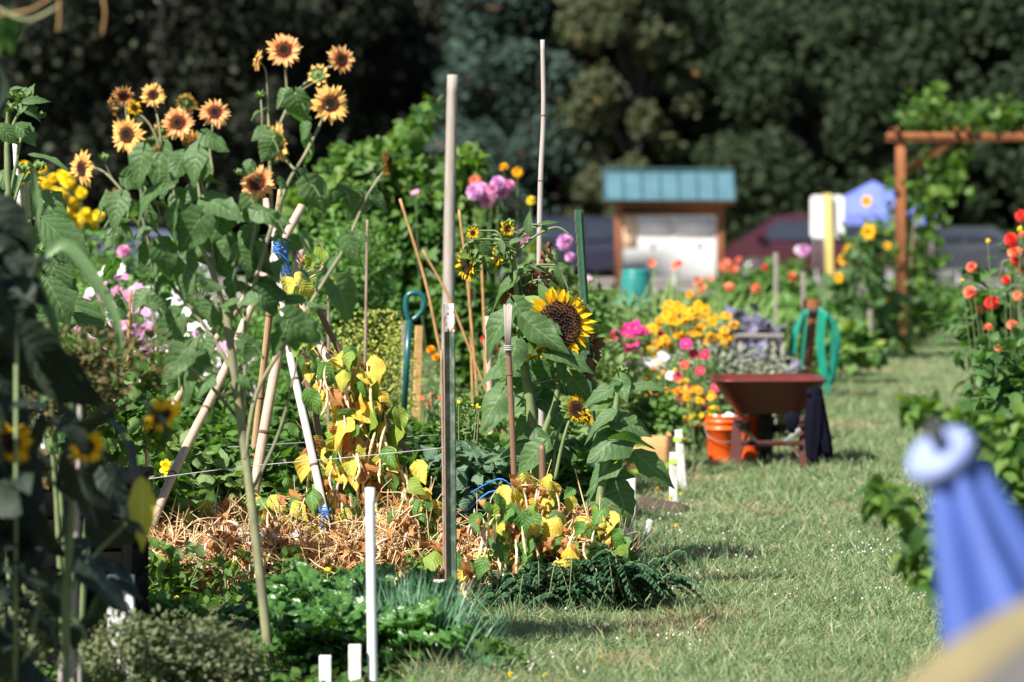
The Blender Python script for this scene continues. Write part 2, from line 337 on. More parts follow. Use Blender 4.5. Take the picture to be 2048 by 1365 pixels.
M['signback'] = solid('sign_aluminium', (0.80, 0.80, 0.81), (0.7, 0.7, 0.71), 5, 0.45)
M['yellowpost'] = solid('yellow_post', (0.72, 0.56, 0.16), (0.6, 0.47, 0.16), 8, 0.6)
M['rock'] = solid('grey_rock', (0.20, 0.19, 0.19), (0.13, 0.125, 0.13), 6, 0.9, bump=0.5)
M['black'] = solid('black_and_shade', (0.004, 0.004, 0.004), (0.006, 0.006, 0.005), 6, 0.9, spec=0.1)  # near black; on the corner box it stands in for shade
M['tape'] = solid('lime_tape', (0.45, 0.72, 0.12), (0.38, 0.62, 0.1), 8, 0.4)
M['wire'] = solid('grey_string', (0.42, 0.42, 0.40), (0.3, 0.3, 0.3), 8, 0.5)
M['bark'] = solid('tree_bark', (0.03, 0.026, 0.022), (0.02, 0.017, 0.015), 4, 0.95, bump=0.6)
M['glass'] = solid('car_glass', (0.02, 0.025, 0.035), (0.03, 0.035, 0.05), 1, 0.08)
M['chrome'] = solid('wheel_rim', (0.45, 0.45, 0.46), (0.35, 0.35, 0.36), 6, 0.3, metal=0.7)
M['lightglass'] = solid('lamp_lens', (0.7, 0.68, 0.66), (0.5, 0.4, 0.4), 6, 0.2)

# ------------------------------------------------------------------ leaf templates (x = axis, z = face)
def leaf_t(rows, heart=0.0, droop=0.25, fold=0.12, serr=0.0, wav=0.0, across=5, cup=0.0):
    n = len(rows); V = []; U = []; Fc = []
    ks = np.linspace(-1, 1, across)
    for i, wd in enumerate(rows):
        t = i / (n - 1)
        for k in ks:
            e = abs(k); ww = wd
            if serr and e == 1: ww = wd * (1 + (serr if i % 2 else -serr * 0.6))
            x = t - heart * (e ** 1.5) * (1 - t) ** 2
            y = k * ww
            z = -droop * t * t + fold * e * ww + wav * math.sin(t * 9 + k * 2.1) * ww * e - cup * e * e * ww
            V.append((x, y, z)); U.append((t, k))
    for i in range(n - 1):
        for j in range(across - 1):
            a = i * across + j; Fc.append((a, a + 1, a + across + 1, a + across))
    return T(V, Fc, U)
HEART = [0.06, 0.36, 0.46, 0.49, 0.46, 0.40, 0.33, 0.25, 0.17, 0.09, 0.005]
T_heart = [leaf_t(HEART, 0.38, 0.30, 0.16, 0.08, 0.14), leaf_t(HEART, 0.34, 0.5, 0.3, 0.05, 0.16), leaf_t(HEART, 0.36, 0.1, 0.05, 0.05, 0.2, cup=0.3)]
T_ovate = leaf_t([0.02, 0.17, 0.27, 0.31, 0.30, 0.26, 0.20, 0.13, 0.06, 0.005], 0.06, 0.35, 0.15, 0.10, 0.1)
T_bean = [leaf_t([0.03, 0.30, 0.38, 0.38, 0.32, 0.22, 0.11, 0.005], 0.12, 0.32, 0.12, 0.03, 0.28), leaf_t([0.03, 0.30, 0.38, 0.38, 0.32, 0.22, 0.11, 0.005], 0.12, 0.6, 0.1, 0.03, 0.35, cup=0.5), leaf_t([0.03, 0.26, 0.35, 0.36, 0.30, 0.2, 0.10, 0.005], 0.12, 0.15, 0.5, 0.04, 0.4)]
T_ell = leaf_t([0.02, 0.24, 0.30, 0.2, 0.01], 0, 0.25, 0.2, across=3)
T_ell2 = leaf_t([0.03, 0.30, 0.33, 0.01], 0, 0.1, 0.1, across=3)
T_crumple = leaf_t([0.05, 0.28, 0.22, 0.30, 0.15, 0.02], 0.1, 0.7, -0.9, 0.3, 0.8)
T_lobed = T([(0, 0, 0), (0.1, -0.35, 0.04), (0.0, -0.55, -0.05), (0.35, -0.42, 0.0), (0.55, -0.5, -0.1), (0.62, -0.2, 0.0), (1, 0, -0.2), (0.62, 0.2, 0), (0.55, 0.5, -0.1), (0.35, 0.42, 0), (0, 0.55, -0.05), (0.1, 0.35, 0.04), (0.45, 0, 0.03)],
             [(12, i, (i + 1)) for i in range(0, 11)] + [(12, 11, 0)])
T_petal = leaf_t([0.05, 0.10, 0.135, 0.12, 0.07, 0.005], 0, 0.12, 0.3, across=3)
T_petbroad = leaf_t([0.05, 0.17, 0.26, 0.27, 0.14], 0, 0.06, 0.15, across=3)
T_blade = T([(0, -0.5, 0), (0, 0.5, 0), (0.5, -0.35, 0.03), (0.5, 0.35, 0.03), (1, 0, -0.15)], [(0, 1, 3, 2), (2, 3, 4)])
T_sword = T([(0, -0.5, 0), (0, 0.5, 0), (0.35, -0.5, 0.0), (0.35, 0.5, 0.0), (0.7, -0.38, -0.06), (0.7, 0.38, -0.06), (1, 0, -0.22)], [(0, 1, 3, 2), (2, 3, 5, 4), (4, 5, 6)])
def strand_t(seg=6, amp=0.15, seed=0, r=0.5, sides=3):
    rr = random.Random(seed); p = [(0, 0, 0)]
    a = rr.uniform(-1, 1); b = rr.uniform(-1, 1)
    for i in range(1, seg): t = i / (seg - 1); p.append((t, amp * math.sin(t * 3.1 + a * 2) * a * 1.5, amp * math.sin(t * 3.6 + b * 2) * b * 1.5))
    return tube_t(p, r, sides, False)
STR = [strand_t(6, 0.25, s, 0.5, 3) for s in range(8)]   # radius 0.5 is scaled in y,z separately
def pod_t(bend, seed):
    p = []; r = []
    for i in range(15):
        t = i / 14; p.append((t, 0, bend * (t - t * t) * -4 * 0.25 + 0.0)); r.append(0.052 * (math.sin(math.pi * min(1, max(0.0, t * 1.02))) ** 0.45 if 0 < t < 1 else 0.05) * (1 + 0.22 * math.sin(t * 30 + seed)))
    return tube_t(p, [max(x, 0.006) for x in r], 6, False)
PODS = [pod_t(0.3, 0), pod_t(0.7, 1), pod_t(-0.4, 2), pod_t(1.1, 3)]

def rv(n): return nrm(RS.normal(size=(n, 3)))
def scat_leaves(mb, tmpls, pos, size, up=0.6, out=None, mi=0, axis_down=0.2, sq=None):
    n = len(pos)
    if n == 0: return
    nor = nrm(rv(n) + np.array([0, 0, up * 2])); ax = rv(n) - np.array([0, 0, axis_down])
    if out is not None: ax = ax + out * 0.9; nor = nrm(nor + out * 0.6)
    R = frames(ax, nor)
    sz = size * RS.uniform(0.65, 1.3, n)
    pick = RS.randint(0, len(tmpls), n)
    for i, t in enumerate(tmpls):
        k = pick == i
        if k.any():
            s3 = np.repeat(sz[k][:, None], 3, 1)
            if sq: s3 = s3 * np.array(sq)
            mb.add(t, pos[k], R[k], s3, mi)
def dome(n, w, d, h, shell=0.55, lumps=6, seed=None):   # points in a lumpy half dome, base z=0; also outward dirs
    c = np.column_stack([RS.uniform(-0.5, 0.5, lumps) * w, RS.uniform(-0.5, 0.5, lumps) * d, RS.uniform(0.25, 0.8, lumps) * h])
    r = RS.uniform(0.28, 0.5, lumps)
    pick = RS.randint(0, lumps, n); u = rv(n); u[:, 2] = np.where(u[:, 2] < -0.3, -u[:, 2], u[:, 2]); q = RS.uniform(shell, 1, n)[:, None]
    dims = np.array([min(w, h * 1.6), min(d, h * 1.6), h])
    p = c[pick] + u * q * r[pick][:, None] * dims
    p[:, 2] = np.clip(p[:, 2], 0.02 * h, 1.08 * h)
    return p, u
# ================================================================== THE SETTING
def groundmat():
    m, nt, p = newmat('ground_cover_earth')
    f1 = ramp(nt, noise(nt, 0.7, 4), [(0.4, 0.0), (0.6, 1.0)]); f2 = ramp(nt, noise(nt, 25, 4), [(0.35, 0.0), (0.65, 1.0)])
    c = mix(nt, f1, (0.08, 0.10, 0.045), (0.13, 0.11, 0.07)); c = mix(nt, mth(nt, 'MULTIPLY', f2, 0.5), c, (0.06, 0.055, 0.035))
    nt.links.new(c, p.inputs['Base Color']); p.inputs['Roughness'].default_value = 0.95; return m
def lawnmat():
    m, nt, p = newmat('lawn_turf')
    f1 = ramp(nt, noise(nt, 0.9, 4), [(0.46, 0.0), (0.62, 1.0)]); f2 = ramp(nt, noise(nt, 40, 4), [(0.35, 0.0), (0.65, 1.0)])
    c = mix(nt, f1, (0.11, 0.155, 0.055), (0.23, 0.18, 0.10)); c = mix(nt, mth(nt, 'MULTIPLY', f2, 0.5), c, (0.10, 0.10, 0.05))
    nt.links.new(c, p.inputs['Base Color']); p.inputs['Roughness'].default_value = 0.95
    bp = N(nt, 'ShaderNodeBump'); bp.inputs['Strength'].default_value = 0.6; bp.inputs['Distance'].default_value = 0.02
    nt.links.new(noise(nt, 60, 3), bp.inputs['Height']); nt.links.new(bp.outputs[0], p.inputs['Normal']); return m
def sheet(name, pts, z, m):
    n = len(pts); o = one(T([(x, y, z) for x, y in pts], []), name, m) if False else None
    me = bpy.data.meshes.new(name); me.from_pydata([(x, y, z) for x, y in pts], [], [list(range(n))]); me.materials.append(m)
    o = bpy.data.objects.new(name, me); COL.objects.link(o); o['kind'] = 'structure'; return o
sheet('ground', [(-260, -40), (260, -40), (260, 420), (-260, 420)], 0.0, groundmat())
LB = [(9.0, -0.35), (13.7, -0.30), (14.7, -0.22), (16.2, 0.10), (17.2, 0.42), (19, 0.50), (22, 0.62), (27, 1.43), (34, 2.70), (43, 3.95), (48, 4.6), (54, 5.2)]
RB = [(9.0, 1.6), (13.7, 1.95), (19, 2.60), (27, 3.55), (38, 4.55), (46, 5.60), (54, 6.6)]
def lx(y): return np.interp(y, [a for a, b in LB], [b for a, b in LB])
def rx(y): return np.interp(y, [a for a, b in RB], [b for a, b in RB])
sheet('lawn', [(b, a) for a, b in LB] + [(b, a) for a, b in RB[::-1]], 0.004, lawnmat())
sheet('lawn', [(-14, 54.2), (18, 54.2), (20, 63), (-16, 63)], 0.004, bpy.data.materials['lawn_turf'])
gravel = solid('pale_gravel', (0.30, 0.26, 0.24), (0.22, 0.20, 0.17), 3, 0.9)
sheet('gravel_road', [(-60, 66), (60, 66), (60, 92), (-60, 92)], 0.004, gravel)

def lawn_blades():
    n = 330000; y = 12.6 + (54 - 12.6) * RS.rand(n) ** 2.4
    a, b = lx(y), rx(y); wob = 0.12 * np.sin(y * 5.1) + RS.normal(size=n) * 0.07
    x = a - 0.12 + wob + (b - a + 0.3) * RS.rand(n)
    # tufts
    tx = RS.uniform(0, 7, 700); ty = 13 + 22 * RS.rand(700) ** 1.6; tx = lx(ty) + (rx(ty) - lx(ty)) * RS.rand(700)
    tk = RS.randint(0, 700, 60000); x2 = tx[tk] + RS.normal(size=60000) * 0.07; y2 = ty[tk] + RS.normal(size=60000) * 0.08
    xs = np.concatenate([x, x2]); ys = np.concatenate([y, y2]); k = len(xs)
    bare = (np.sin(xs * 2.3 + 1.1) * np.cos(ys * 1.15 + xs) + 0.5 * np.sin(xs * 5 + ys * 3.1)) > 0.95
    bare |= (((xs - 0.95) / 0.55) ** 2 + ((ys - 21.3) / 1.1) ** 2 < 1) | (((xs - 4.5) / 0.5) ** 2 + ((ys - 40.5) / 3) ** 2 < 1) | (((xs - 2.6) / 0.5) ** 2 + ((ys - 30) / 1.5) ** 2 < 1)
    keep = ~(bare & (RS.rand(k) < 0.62)); xs, ys = xs[keep], ys[keep]; tuft = (np.arange(k) >= n)[keep]; k = len(xs)
    ln = np.where(tuft, RS.uniform(0.05, 0.12, k), RS.uniform(0.022, 0.055, k)) * (1 + np.clip((ys - 17) / 60, 0, 0.5))
    edge = np.exp(-((xs - lx(ys)) / 0.13) ** 2); ln *= 1 + 1.4 * edge * RS.rand(k)
    wd = RS.uniform(0.003, 0.006, k) * (1 + np.clip((ys - 17) / 22, 0, 2.5))
    ax = np.column_stack([RS.normal(size=k) * 0.8, RS.normal(size=k) * 0.8, RS.uniform(0.25, 1.2, k)])
    nr = np.column_stack([RS.normal(size=k), RS.normal(size=k), np.full(k, 1.2)])
    mb = MB(); mb.add(T_blade, np.column_stack([xs, ys, np.full(k, 0.004)]), frames(ax, nr), np.column_stack([ln, wd, ln]))
    m, nt, p = newmat('grass_blades'); g = N(nt, 'ShaderNodeNewGeometry')
    c = mix(nt, g.outputs['Random Per Island'], (0.13, 0.225, 0.08), (0.29, 0.36, 0.18))
    r2 = mth(nt, 'FRACT', mth(nt, 'MULTIPLY', g.outputs['Random Per Island'], 91.3))
    f1 = ramp(nt, noise(nt, 0.9, 4), [(0.54, 0.06), (0.68, 0.6)])
    c = mix(nt, mth(nt, 'LESS_THAN', r2, f1), c, (0.42, 0.33, 0.18))
    nt.links.new(c, p.inputs['Base Color']); p.inputs['Roughness'].default_value = 0.5
    tr = N(nt, 'ShaderNodeBsdfTranslucent'); nt.links.new(c, tr.inputs[0]); ms = N(nt, 'ShaderNodeMixShader'); ms.inputs[0].default_value = 0.3
    nt.links.new(p.outputs[0], ms.inputs[1]); nt.links.new(tr.outputs[0], ms.inputs[2]); nt.links.new(ms.outputs[0], nt.nodes['Material Output'].inputs[0])
    o = mb.obj('grass', m); tag(o, 'short worn green grass of the path between the garden plots', 'grass', kind='stuff')
    # white clover heads scattered in patches of the turf
    q = 330; cy_ = 13.5 + 12 * RS.rand(26); cx = lx(cy_) + (rx(cy_) - lx(cy_)) * RS.rand(26) * 0.8; kk = RS.randint(0, 26, q)
    px = cx[kk] + RS.normal(size=q) * 0.13; py = cy_[kk] + RS.normal(size=q) * 0.22
    ball = lathe_t([(0, -0.5), (0.4, -0.4), (0.5, 0), (0.35, 0.4), (0, 0.5)], 6)
    mb = MB(); mb.add(ball, np.column_stack([px, py, RS.uniform(0.03, 0.055, q)]), None, RS.uniform(0.006, 0.011, q))
    o = mb.obj('clover_flowers', solid('clover_white', (0.75, 0.70, 0.68), (0.6, 0.5, 0.48), 30, 0.8)); tag(o, 'tiny white clover heads dotting the grass path', 'clover', kind='stuff')
    # low weeds covering the bare ground of the plots
    n = 70000; y = 13.0 + 45 * RS.rand(n) ** 1.7; x = np.where(RS.rand(n) < 0.8, lx(y) - 0.05 - 6.5 * RS.rand(n) * (y / 30 + 0.2), rx(y) + 5 * RS.rand(n) * (y / 30))
    mb = MB(); ln = RS.uniform(0.015, 0.045, n) * (1 + y / 60)
    mb.add(T_ell2, np.column_stack([x, y, RS.uniform(0.0, 0.05, n)]), frames(np.column_stack([RS.normal(size=n), RS.normal(size=n), RS.uniform(0, 1, n)]), rv(n) + np.array([0, 0, 1.2])), ln)
    o = mb.obj('ground_cover', M['veg']); tag(o, 'low leafy weeds carpeting the bare soil of the plots', 'ground cover', kind='stuff')
lawn_blades()
sheet('soil_bed', [(-5, 13), (-0.5, 13), (0.0, 16.0), (0.35, 17.3), (0.42, 22), (0.2, 24), (-8, 24)], 0.008, M['soil'])

# ------------------------------------------------------------------ background trees
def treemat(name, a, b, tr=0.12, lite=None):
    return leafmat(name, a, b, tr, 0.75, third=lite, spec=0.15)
TM = {'black': treemat('dark_broadleaf', (0.010, 0.013, 0.009), (0.024, 0.030, 0.018), lite=((0.075, 0.09, 0.058), 0.12)),  # near-black leaves, a small share of them lighter
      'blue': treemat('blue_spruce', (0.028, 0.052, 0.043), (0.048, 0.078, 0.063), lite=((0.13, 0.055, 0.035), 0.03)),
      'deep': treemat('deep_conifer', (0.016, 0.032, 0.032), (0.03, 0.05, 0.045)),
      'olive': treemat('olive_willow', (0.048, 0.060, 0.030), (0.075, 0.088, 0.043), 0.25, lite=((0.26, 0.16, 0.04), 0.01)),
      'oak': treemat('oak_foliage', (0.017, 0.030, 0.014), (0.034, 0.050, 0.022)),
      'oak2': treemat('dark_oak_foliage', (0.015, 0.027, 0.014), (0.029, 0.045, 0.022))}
T_clump = T([(0, -0.4, 0), (0, 0.4, 0.08), (0.45, -0.55, 0.1), (0.5, 0.5, -0.05), (1, -0.3, -0.15), (0.95, 0.35, 0.05)], [(0, 1, 3, 2), (2, 3, 5, 4)])
def tree(name, label, px, z, base_w, height, mat, kind='round', n=9000, leaf=0.22, lumps=40, low=0.0, dens=1.0):
    x0 = X(px, z); t = thing(name, label, 'tree', (x0, z, 0))
    # trunk with limbs
    mb = MB(); tp = [Vector((x0, z, -0.1)), Vector((x0 + 0.1, z, height * 0.3)), Vector((x0 - 0.1, z + 0.1, height * 0.62)), Vector((x0, z, height * 0.93))]
    mb.add(tube_t(smooth_pts(tp), [0.36, 0.26, 0.16, 0.04], 9))
    lob = []
    for i in range(lumps):
        if kind == 'cone':
            h = height * (0.02 + 0.98 * RS.rand() ** 1.1); rr = base_w * 0.5 * (1 - h / height) ** 0.8 + 0.25
            a = RS.uniform(0, 2 * math.pi); d = rr * RS.uniform(0.55, 1.0); lob.append((x0 + math.cos(a) * d, z + math.sin(a) * d, h, 0.2 * rr + 0.3, 0.8))
        else:
            h = RS.uniform(0.03, 1); e = math.sqrt(max(0.04, 1 - (max(h - 0.5, 0) / 0.56) ** 2.4)); a = RS.uniform(0, 2 * math.pi)
            d = base_w * 0.5 * e * RS.uniform(0.5, 1.0); lob.append((x0 + math.cos(a) * d, z + math.sin(a) * d * 0.85, h * height, base_w * RS.uniform(0.07, 0.14), 1.0))
    for i in range(0, lumps, 3):
        l = lob[i]; hh = min(l[2] * 0.75, height * 0.8)
        mb.add(tube_t(smooth_pts([(x0, z, hh * 0.8), ((x0 + l[0]) / 2, (z + l[1]) / 2, (hh * 0.8 + l[2]) / 2 - 0.1), l[:3]], 3), [0.12, 0.07, 0.02], 5))
    mb.obj('trunk', M['bark'], t)
    mb = MB(); L = np.array(lob); pk = RS.randint(0, len(L), n); u = rv(n); q = RS.uniform(0.55, 1.08, n)[:, None] * (1 + 0.2 * np.sin(u[:, :1] * 9 + u[:, 2:] * 7))
    pos = L[pk, :3] + u * q * L[pk, 3][:, None] * np.column_stack([np.ones(n), np.ones(n), L[pk, 4]]); pos[:, 2] = np.maximum(pos[:, 2], 0.05)
    if kind == 'cone': ax = nrm(np.column_stack([pos[:, 0] - x0, pos[:, 1] - z, np.full(n, -0.9)]) + rv(n) * 0.5); nr = rv(n) * 0.6 + u
    else: ax = rv(n) + u * 0.5 - np.array([0, 0, 0.3]); nr = u * 1.1 + rv(n) * 0.8
    mb.add(T_clump, pos, frames(ax, nr), leaf * RS.uniform(0.5, 1.4, n)); mb.obj('crown', mat, t)
    return t
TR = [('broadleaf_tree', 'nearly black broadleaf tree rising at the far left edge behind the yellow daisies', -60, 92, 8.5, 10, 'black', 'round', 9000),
      ('broadleaf_tree', 'dark broadleaf tree behind the left group of red sunflowers', 330, 96, 7.5, 10.5, 'black', 'round', 9000),
      ('broadleaf_tree', 'black broadleaf tree behind the topmost red sunflower', 640, 99, 7, 11, 'black', 'round', 8500),
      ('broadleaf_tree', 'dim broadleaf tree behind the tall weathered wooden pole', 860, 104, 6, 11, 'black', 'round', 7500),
      ('conifer_tree', 'blue green spruce behind the thin bamboo cane', 1045, 95, 5.5, 13, 'blue', 'cone', 12000),
      ('conifer_tree', 'narrow dark teal conifer beside the blue green spruce', 1150, 99, 3.4, 12, 'deep', 'cone', 7000),
      ('willow_tree', 'pale olive tree with a few orange leaves above the notice board roof', 1262, 93, 3.4, 11.5, 'olive', 'round', 9000),
      ('oak_tree', 'dark green oak behind the right end of the notice board roof', 1400, 98, 5.0, 8.6, 'oak2', 'round', 9000),
      ('oak_tree', 'broad mid green oak behind the white sign back', 1640, 93, 6.6, 8.6, 'oak', 'round', 13000),
      ('oak_tree', 'leafy oak behind the top beam of the wooden arbor', 1925, 96, 6.4, 9.0, 'oak', 'round', 12000),
      ('oak_tree', 'dark oak closing the right edge of the view', 2150, 92, 5.2, 9, 'oak2', 'round', 8000),
      ('oak_tree', 'tall shadowy oak rising behind the row of parked cars', 1500, 112, 8, 13, 'oak2', 'round', 8000),
      ('oak_tree', 'farthest shadowy oak above the blue tent', 1800, 114, 8, 13, 'oak2', 'round', 8000)]
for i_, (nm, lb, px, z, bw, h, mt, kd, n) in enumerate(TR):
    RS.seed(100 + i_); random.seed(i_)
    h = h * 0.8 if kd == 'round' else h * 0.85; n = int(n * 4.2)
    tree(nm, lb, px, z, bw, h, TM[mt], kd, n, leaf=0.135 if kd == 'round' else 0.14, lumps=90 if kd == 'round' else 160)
# a clipped dark hedge-like thicket closes the gaps low down between the trunks
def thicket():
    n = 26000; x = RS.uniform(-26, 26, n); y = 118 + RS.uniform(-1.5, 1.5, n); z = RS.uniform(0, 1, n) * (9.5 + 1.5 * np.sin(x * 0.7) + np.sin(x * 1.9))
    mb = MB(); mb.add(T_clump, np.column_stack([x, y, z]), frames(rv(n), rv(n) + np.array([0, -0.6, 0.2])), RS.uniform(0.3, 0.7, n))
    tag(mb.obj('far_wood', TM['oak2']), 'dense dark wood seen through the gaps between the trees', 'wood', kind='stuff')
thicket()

# ------------------------------------------------------------------ notice board kiosk
def kiosk():
    z = 71.5; s = z / F; t = thing('notice_board_kiosk', 'brown timber notice board kiosk under a ribbed teal metal roof', 'kiosk', (X(1338, z), z, 0))
    def wx(px): return X(px, z)
    def wz(py): return P(1024, py, z).z
    d = 0.48
    for px in (1236, 1440):
        one(box_t((wx(px) - 0.06, z - 0.05, 0), (wx(px) + 0.06, z + 0.09, wz(404)), 0.008), 'post', M['cedar'], t)
    one(box_t((wx(1242) , z - 0.03, wz(430)), (wx(1434), z + 0.06, wz(406)), 0.005), 'header', M['cedar'], t)
    fr = one(box_t((wx(1243), z + 0.0, wz(556)), (wx(1433), z + 0.05, wz(431)), 0.005), 'board_panel', M['board'], t)
    one(box_t((wx(1246), z - 0.012, wz(496)), (wx(1274), z - 0.004, wz(432))), 'paper', M['paper_peach'], fr)
    one(box_t((wx(1278), z - 0.012, wz(474)), (wx(1345), z - 0.004, wz(436))), 'paper', M['paper_grey'], fr)
    one(box_t((wx(1352), z - 0.012, wz(476)), (wx(1428), z - 0.004, wz(436))), 'paper', M['paper_grey'], fr)
    one(box_t((wx(1303), z - 0.012, wz(499)), (wx(1308), z - 0.004, wz(485))), 'clip', M['darkmetal'], fr)
    one(box_t((wx(1396), z - 0.012, wz(500)), (wx(1402), z - 0.004, wz(484))), 'clip', M['darkmetal'], fr)
    one(box_t((wx(1208), z - d, wz(409)), (wx(1466), z - d + 0.05, wz(397)), 0.004), 'fascia', M['cedar'], t)
    # roof: front slope, back slope, ribs
    x0, x1 = wx(1206), wx(1468); zt, ze = wz(341), wz(398)
    rf = one(T([(x0, z - d - 0.05, ze), (x1, z - d - 0.05, ze), (x1, z + 0.02, zt), (x0, z + 0.02, zt), (x0, z + d + 0.1, ze), (x1, z + d + 0.1, ze),
                (x0, z - d - 0.05, ze - 0.03), (x1, z - d - 0.05, ze - 0.03), (x1, z + 0.02, zt - 0.05), (x0, z + 0.02, zt - 0.05), (x0, z + d + 0.1, ze - 0.03), (x1, z + d + 0.1, ze - 0.03)],
               [(0, 1, 2, 3), (3, 2, 5, 4), (7, 6, 9, 8), (8, 9, 10, 11), (0, 6, 7, 1), (4, 5, 11, 10), (0, 3, 9, 6), (3, 4, 10, 9), (1, 7, 8, 2), (2, 8, 11, 5)]), 'roof', M['roofteal'], t, False)
    mb = MB()
    for k in range(8):
        x = x0 + 0.02 + (x1 - x0 - 0.04) * k / 7
        mb.add(T([(x - 0.018, z - d - 0.055, ze), (x + 0.018, z - d - 0.055, ze), (x + 0.018, z + 0.02, zt), (x - 0.018, z + 0.02, zt), (x - 0.012, z - d - 0.06, ze + 0.035), (x + 0.012, z - d - 0.06, ze + 0.035), (x + 0.012, z + 0.02, zt + 0.035), (x - 0.012, z + 0.02, zt + 0.035)],
                 [(4, 5, 6, 7), (0, 4, 7, 3), (1, 2, 6, 5), (0, 1, 5, 4)]))
    mb.add(box_t((x0, z - 0.05, zt - 0.01), (x1, z + 0.09, zt + 0.04), 0.01)); mb.obj('roof_seam', solid('dark_teal_seam', (0.03, 0.09, 0.10), (0.025, 0.07, 0.08), 3, 0.5), rf, False)
    for xx in (x0 + 0.02, x1 - 0.06):
        one(T([(xx, z - d, ze - 0.03), (xx, z + d, ze - 0.03), (xx, z, zt - 0.06), (xx + 0.04, z - d, ze - 0.03), (xx + 0.04, z + d, ze - 0.03), (xx + 0.04, z, zt - 0.06)], [(0, 1, 2), (3, 5, 4), (0, 2, 5, 3), (1, 4, 5, 2), (0, 3, 4, 1)]), 'gable', M['cedar'], t, False)
kiosk()

# ------------------------------------------------------------------ arbor
def arbor():
    z = 45.5; t = thing('garden_arbor', 'reddish timber arbor with diagonal brace and climbing vine over the path', 'arbor', (X(1800, z), z, 0))
    def wz(py): return P(1024, py, z).z
    x = X(1800, z); xr = X(2150, z); zt = wz(266)
    for xx in (x, xr):
        for yy in (z,): one(box_t((xx - 0.06, yy - 0.06, 0), (xx + 0.06, yy + 0.06, zt), 0.01), 'post', M['cedar'], t)
    for yy in (z - 0.11, z + 0.062): one(box_t((x - 0.17, yy, wz(283)), (xr + 0.2, yy + 0.045, zt + 0.0), 0.008), 'beam', M['cedar'], t)
    for k, xx in enumerate((X(1788, z), X(1905, z), X(1928, z), X(2045, z))):
        one(box_t((xx - 0.022, z - 0.3, zt + 0.003), (xx + 0.022, z + 0.5, zt + 0.06), 0.005), 'rafter', M['cedar'], t)
    a = Vector((x + 0.06, z - 0.02, wz(345))); b = Vector((x + 0.62, z - 0.02, zt - 0.08)); d = (b - a); R = frames([d], [(0, -1, 0)])[0]
    one(box_t((0, -0.045, -0.03), (d.length, 0.045, 0.03), 0.006), 'brace', M['cedar'], t, pos=[a], R=R)
    # thin old grey stake beside the post
    o = one(box_t((X(1783, z), z - 0.5, 0), (X(1791, z), z - 0.45, 0.42), 0.004), 'stake', M['cedar']); tag(o, 'short reddish stake leaning at the foot of the arbor post', 'stake')
    # vine over beam
    v = thing('climbing_vine', 'leafy green vine spilling over the arbor beam and post', 'vine', (x + 0.3, z + 0.4, 0))
    mb = MB()
    for (xa, za, xb, zb, n, r) in ((-0.08, 0.9, 0.0, zt - 0.5, 70, 0.10), (0.2, 0.3, 0.32, zt - 0.4, 460, 0.16), (0.3, zt - 0.8, 0.75, zt - 0.2, 120, 0.14), (0.1, zt + 0.2, 2.6, zt + 0.18, 760, 0.11), (0.1, zt + 0.1, 0.4, zt + 0.5, 60, 0.09)):
        q = RS.rand(n); pos = np.column_stack([x + xa + (xb - xa) * q, z + 0.0 + RS.uniform(-0.12, 0.5, n), za + (zb - za) * q]) + RS.normal(size=(n, 3)) * np.array([r, 0.1, r * 0.8]); pos[:, 2] = np.maximum(pos[:, 2], 0.05)
        scat_leaves(mb, [T_lobed], pos, 0.12, 0.4)
    mb.obj('foliage', M['vine'], v)
    mb = MB()
    for k in range(5): mb.add(tube_t(smooth_pts([(x + 0.1 + k * 0.05, z + 0.15, 0), (x + 0.12, z + 0.1 * k, 0.9), (x + 0.2 - 0.05 * k, z + 0.1, 1.8), (x + 0.3 + 0.3 * k, z + 0.2, zt + 0.1)]), [0.015, 0.006], 5))
    mb.obj('stem', M['stem_pale'], v)
arbor()

# ------------------------------------------------------------------ sign, tent, cars
def signpost():
    z = 58; t = thing('road_sign', 'white back of a rounded sign on a yellow wooden post', 'sign', (X(1655, z), z, 0))
    a = lambda py: P(1024, py, z).z
    x0, x1, z0, z1 = X(1621, z), X(1688, z), a(476), a(391); r = 0.06; pts = []
    for cx, cz, a0 in ((x1 - r, z1 - r, 0), (x0 + r, z1 - r, 90), (x0 + r, z0 + r, 180), (x1 - r, z0 + r, 270)):
        for k in range(5): q = math.radians(a0 + k * 22.5); pts.append((cx + r * math.cos(q), cz + r * math.sin(q)))
    n = len(pts); V = [(x, z + 0.06, y) for x, y in pts] + [(x, z + 0.075, y) for x, y in pts] + [((x0 + x1) / 2, z + 0.06, (z0 + z1) / 2), ((x0 + x1) / 2, z + 0.075, (z0 + z1) / 2)]
    one(T(V, [(i, (i + 1) % n, 2 * n) for i in range(n)] + [(n + (i + 1) % n, n + i, 2 * n + 1) for i in range(n)] + [(i, n + i, n + (i + 1) % n, (i + 1) % n) for i in range(n)]), 'sign_panel', M['signback'], t, False)
    xb, xt = X(1661, z), X(1654, z)
    R = frames([(xt - xb, 0, a(388))], [(0, -1, 0)])[0]
    one(box_t((0, -0.06, -0.04), (a(388), 0.06, 0.04), 0.006), 'post', M['yellowpost'], t, pos=[(xb, z, 0)], R=R)
signpost()
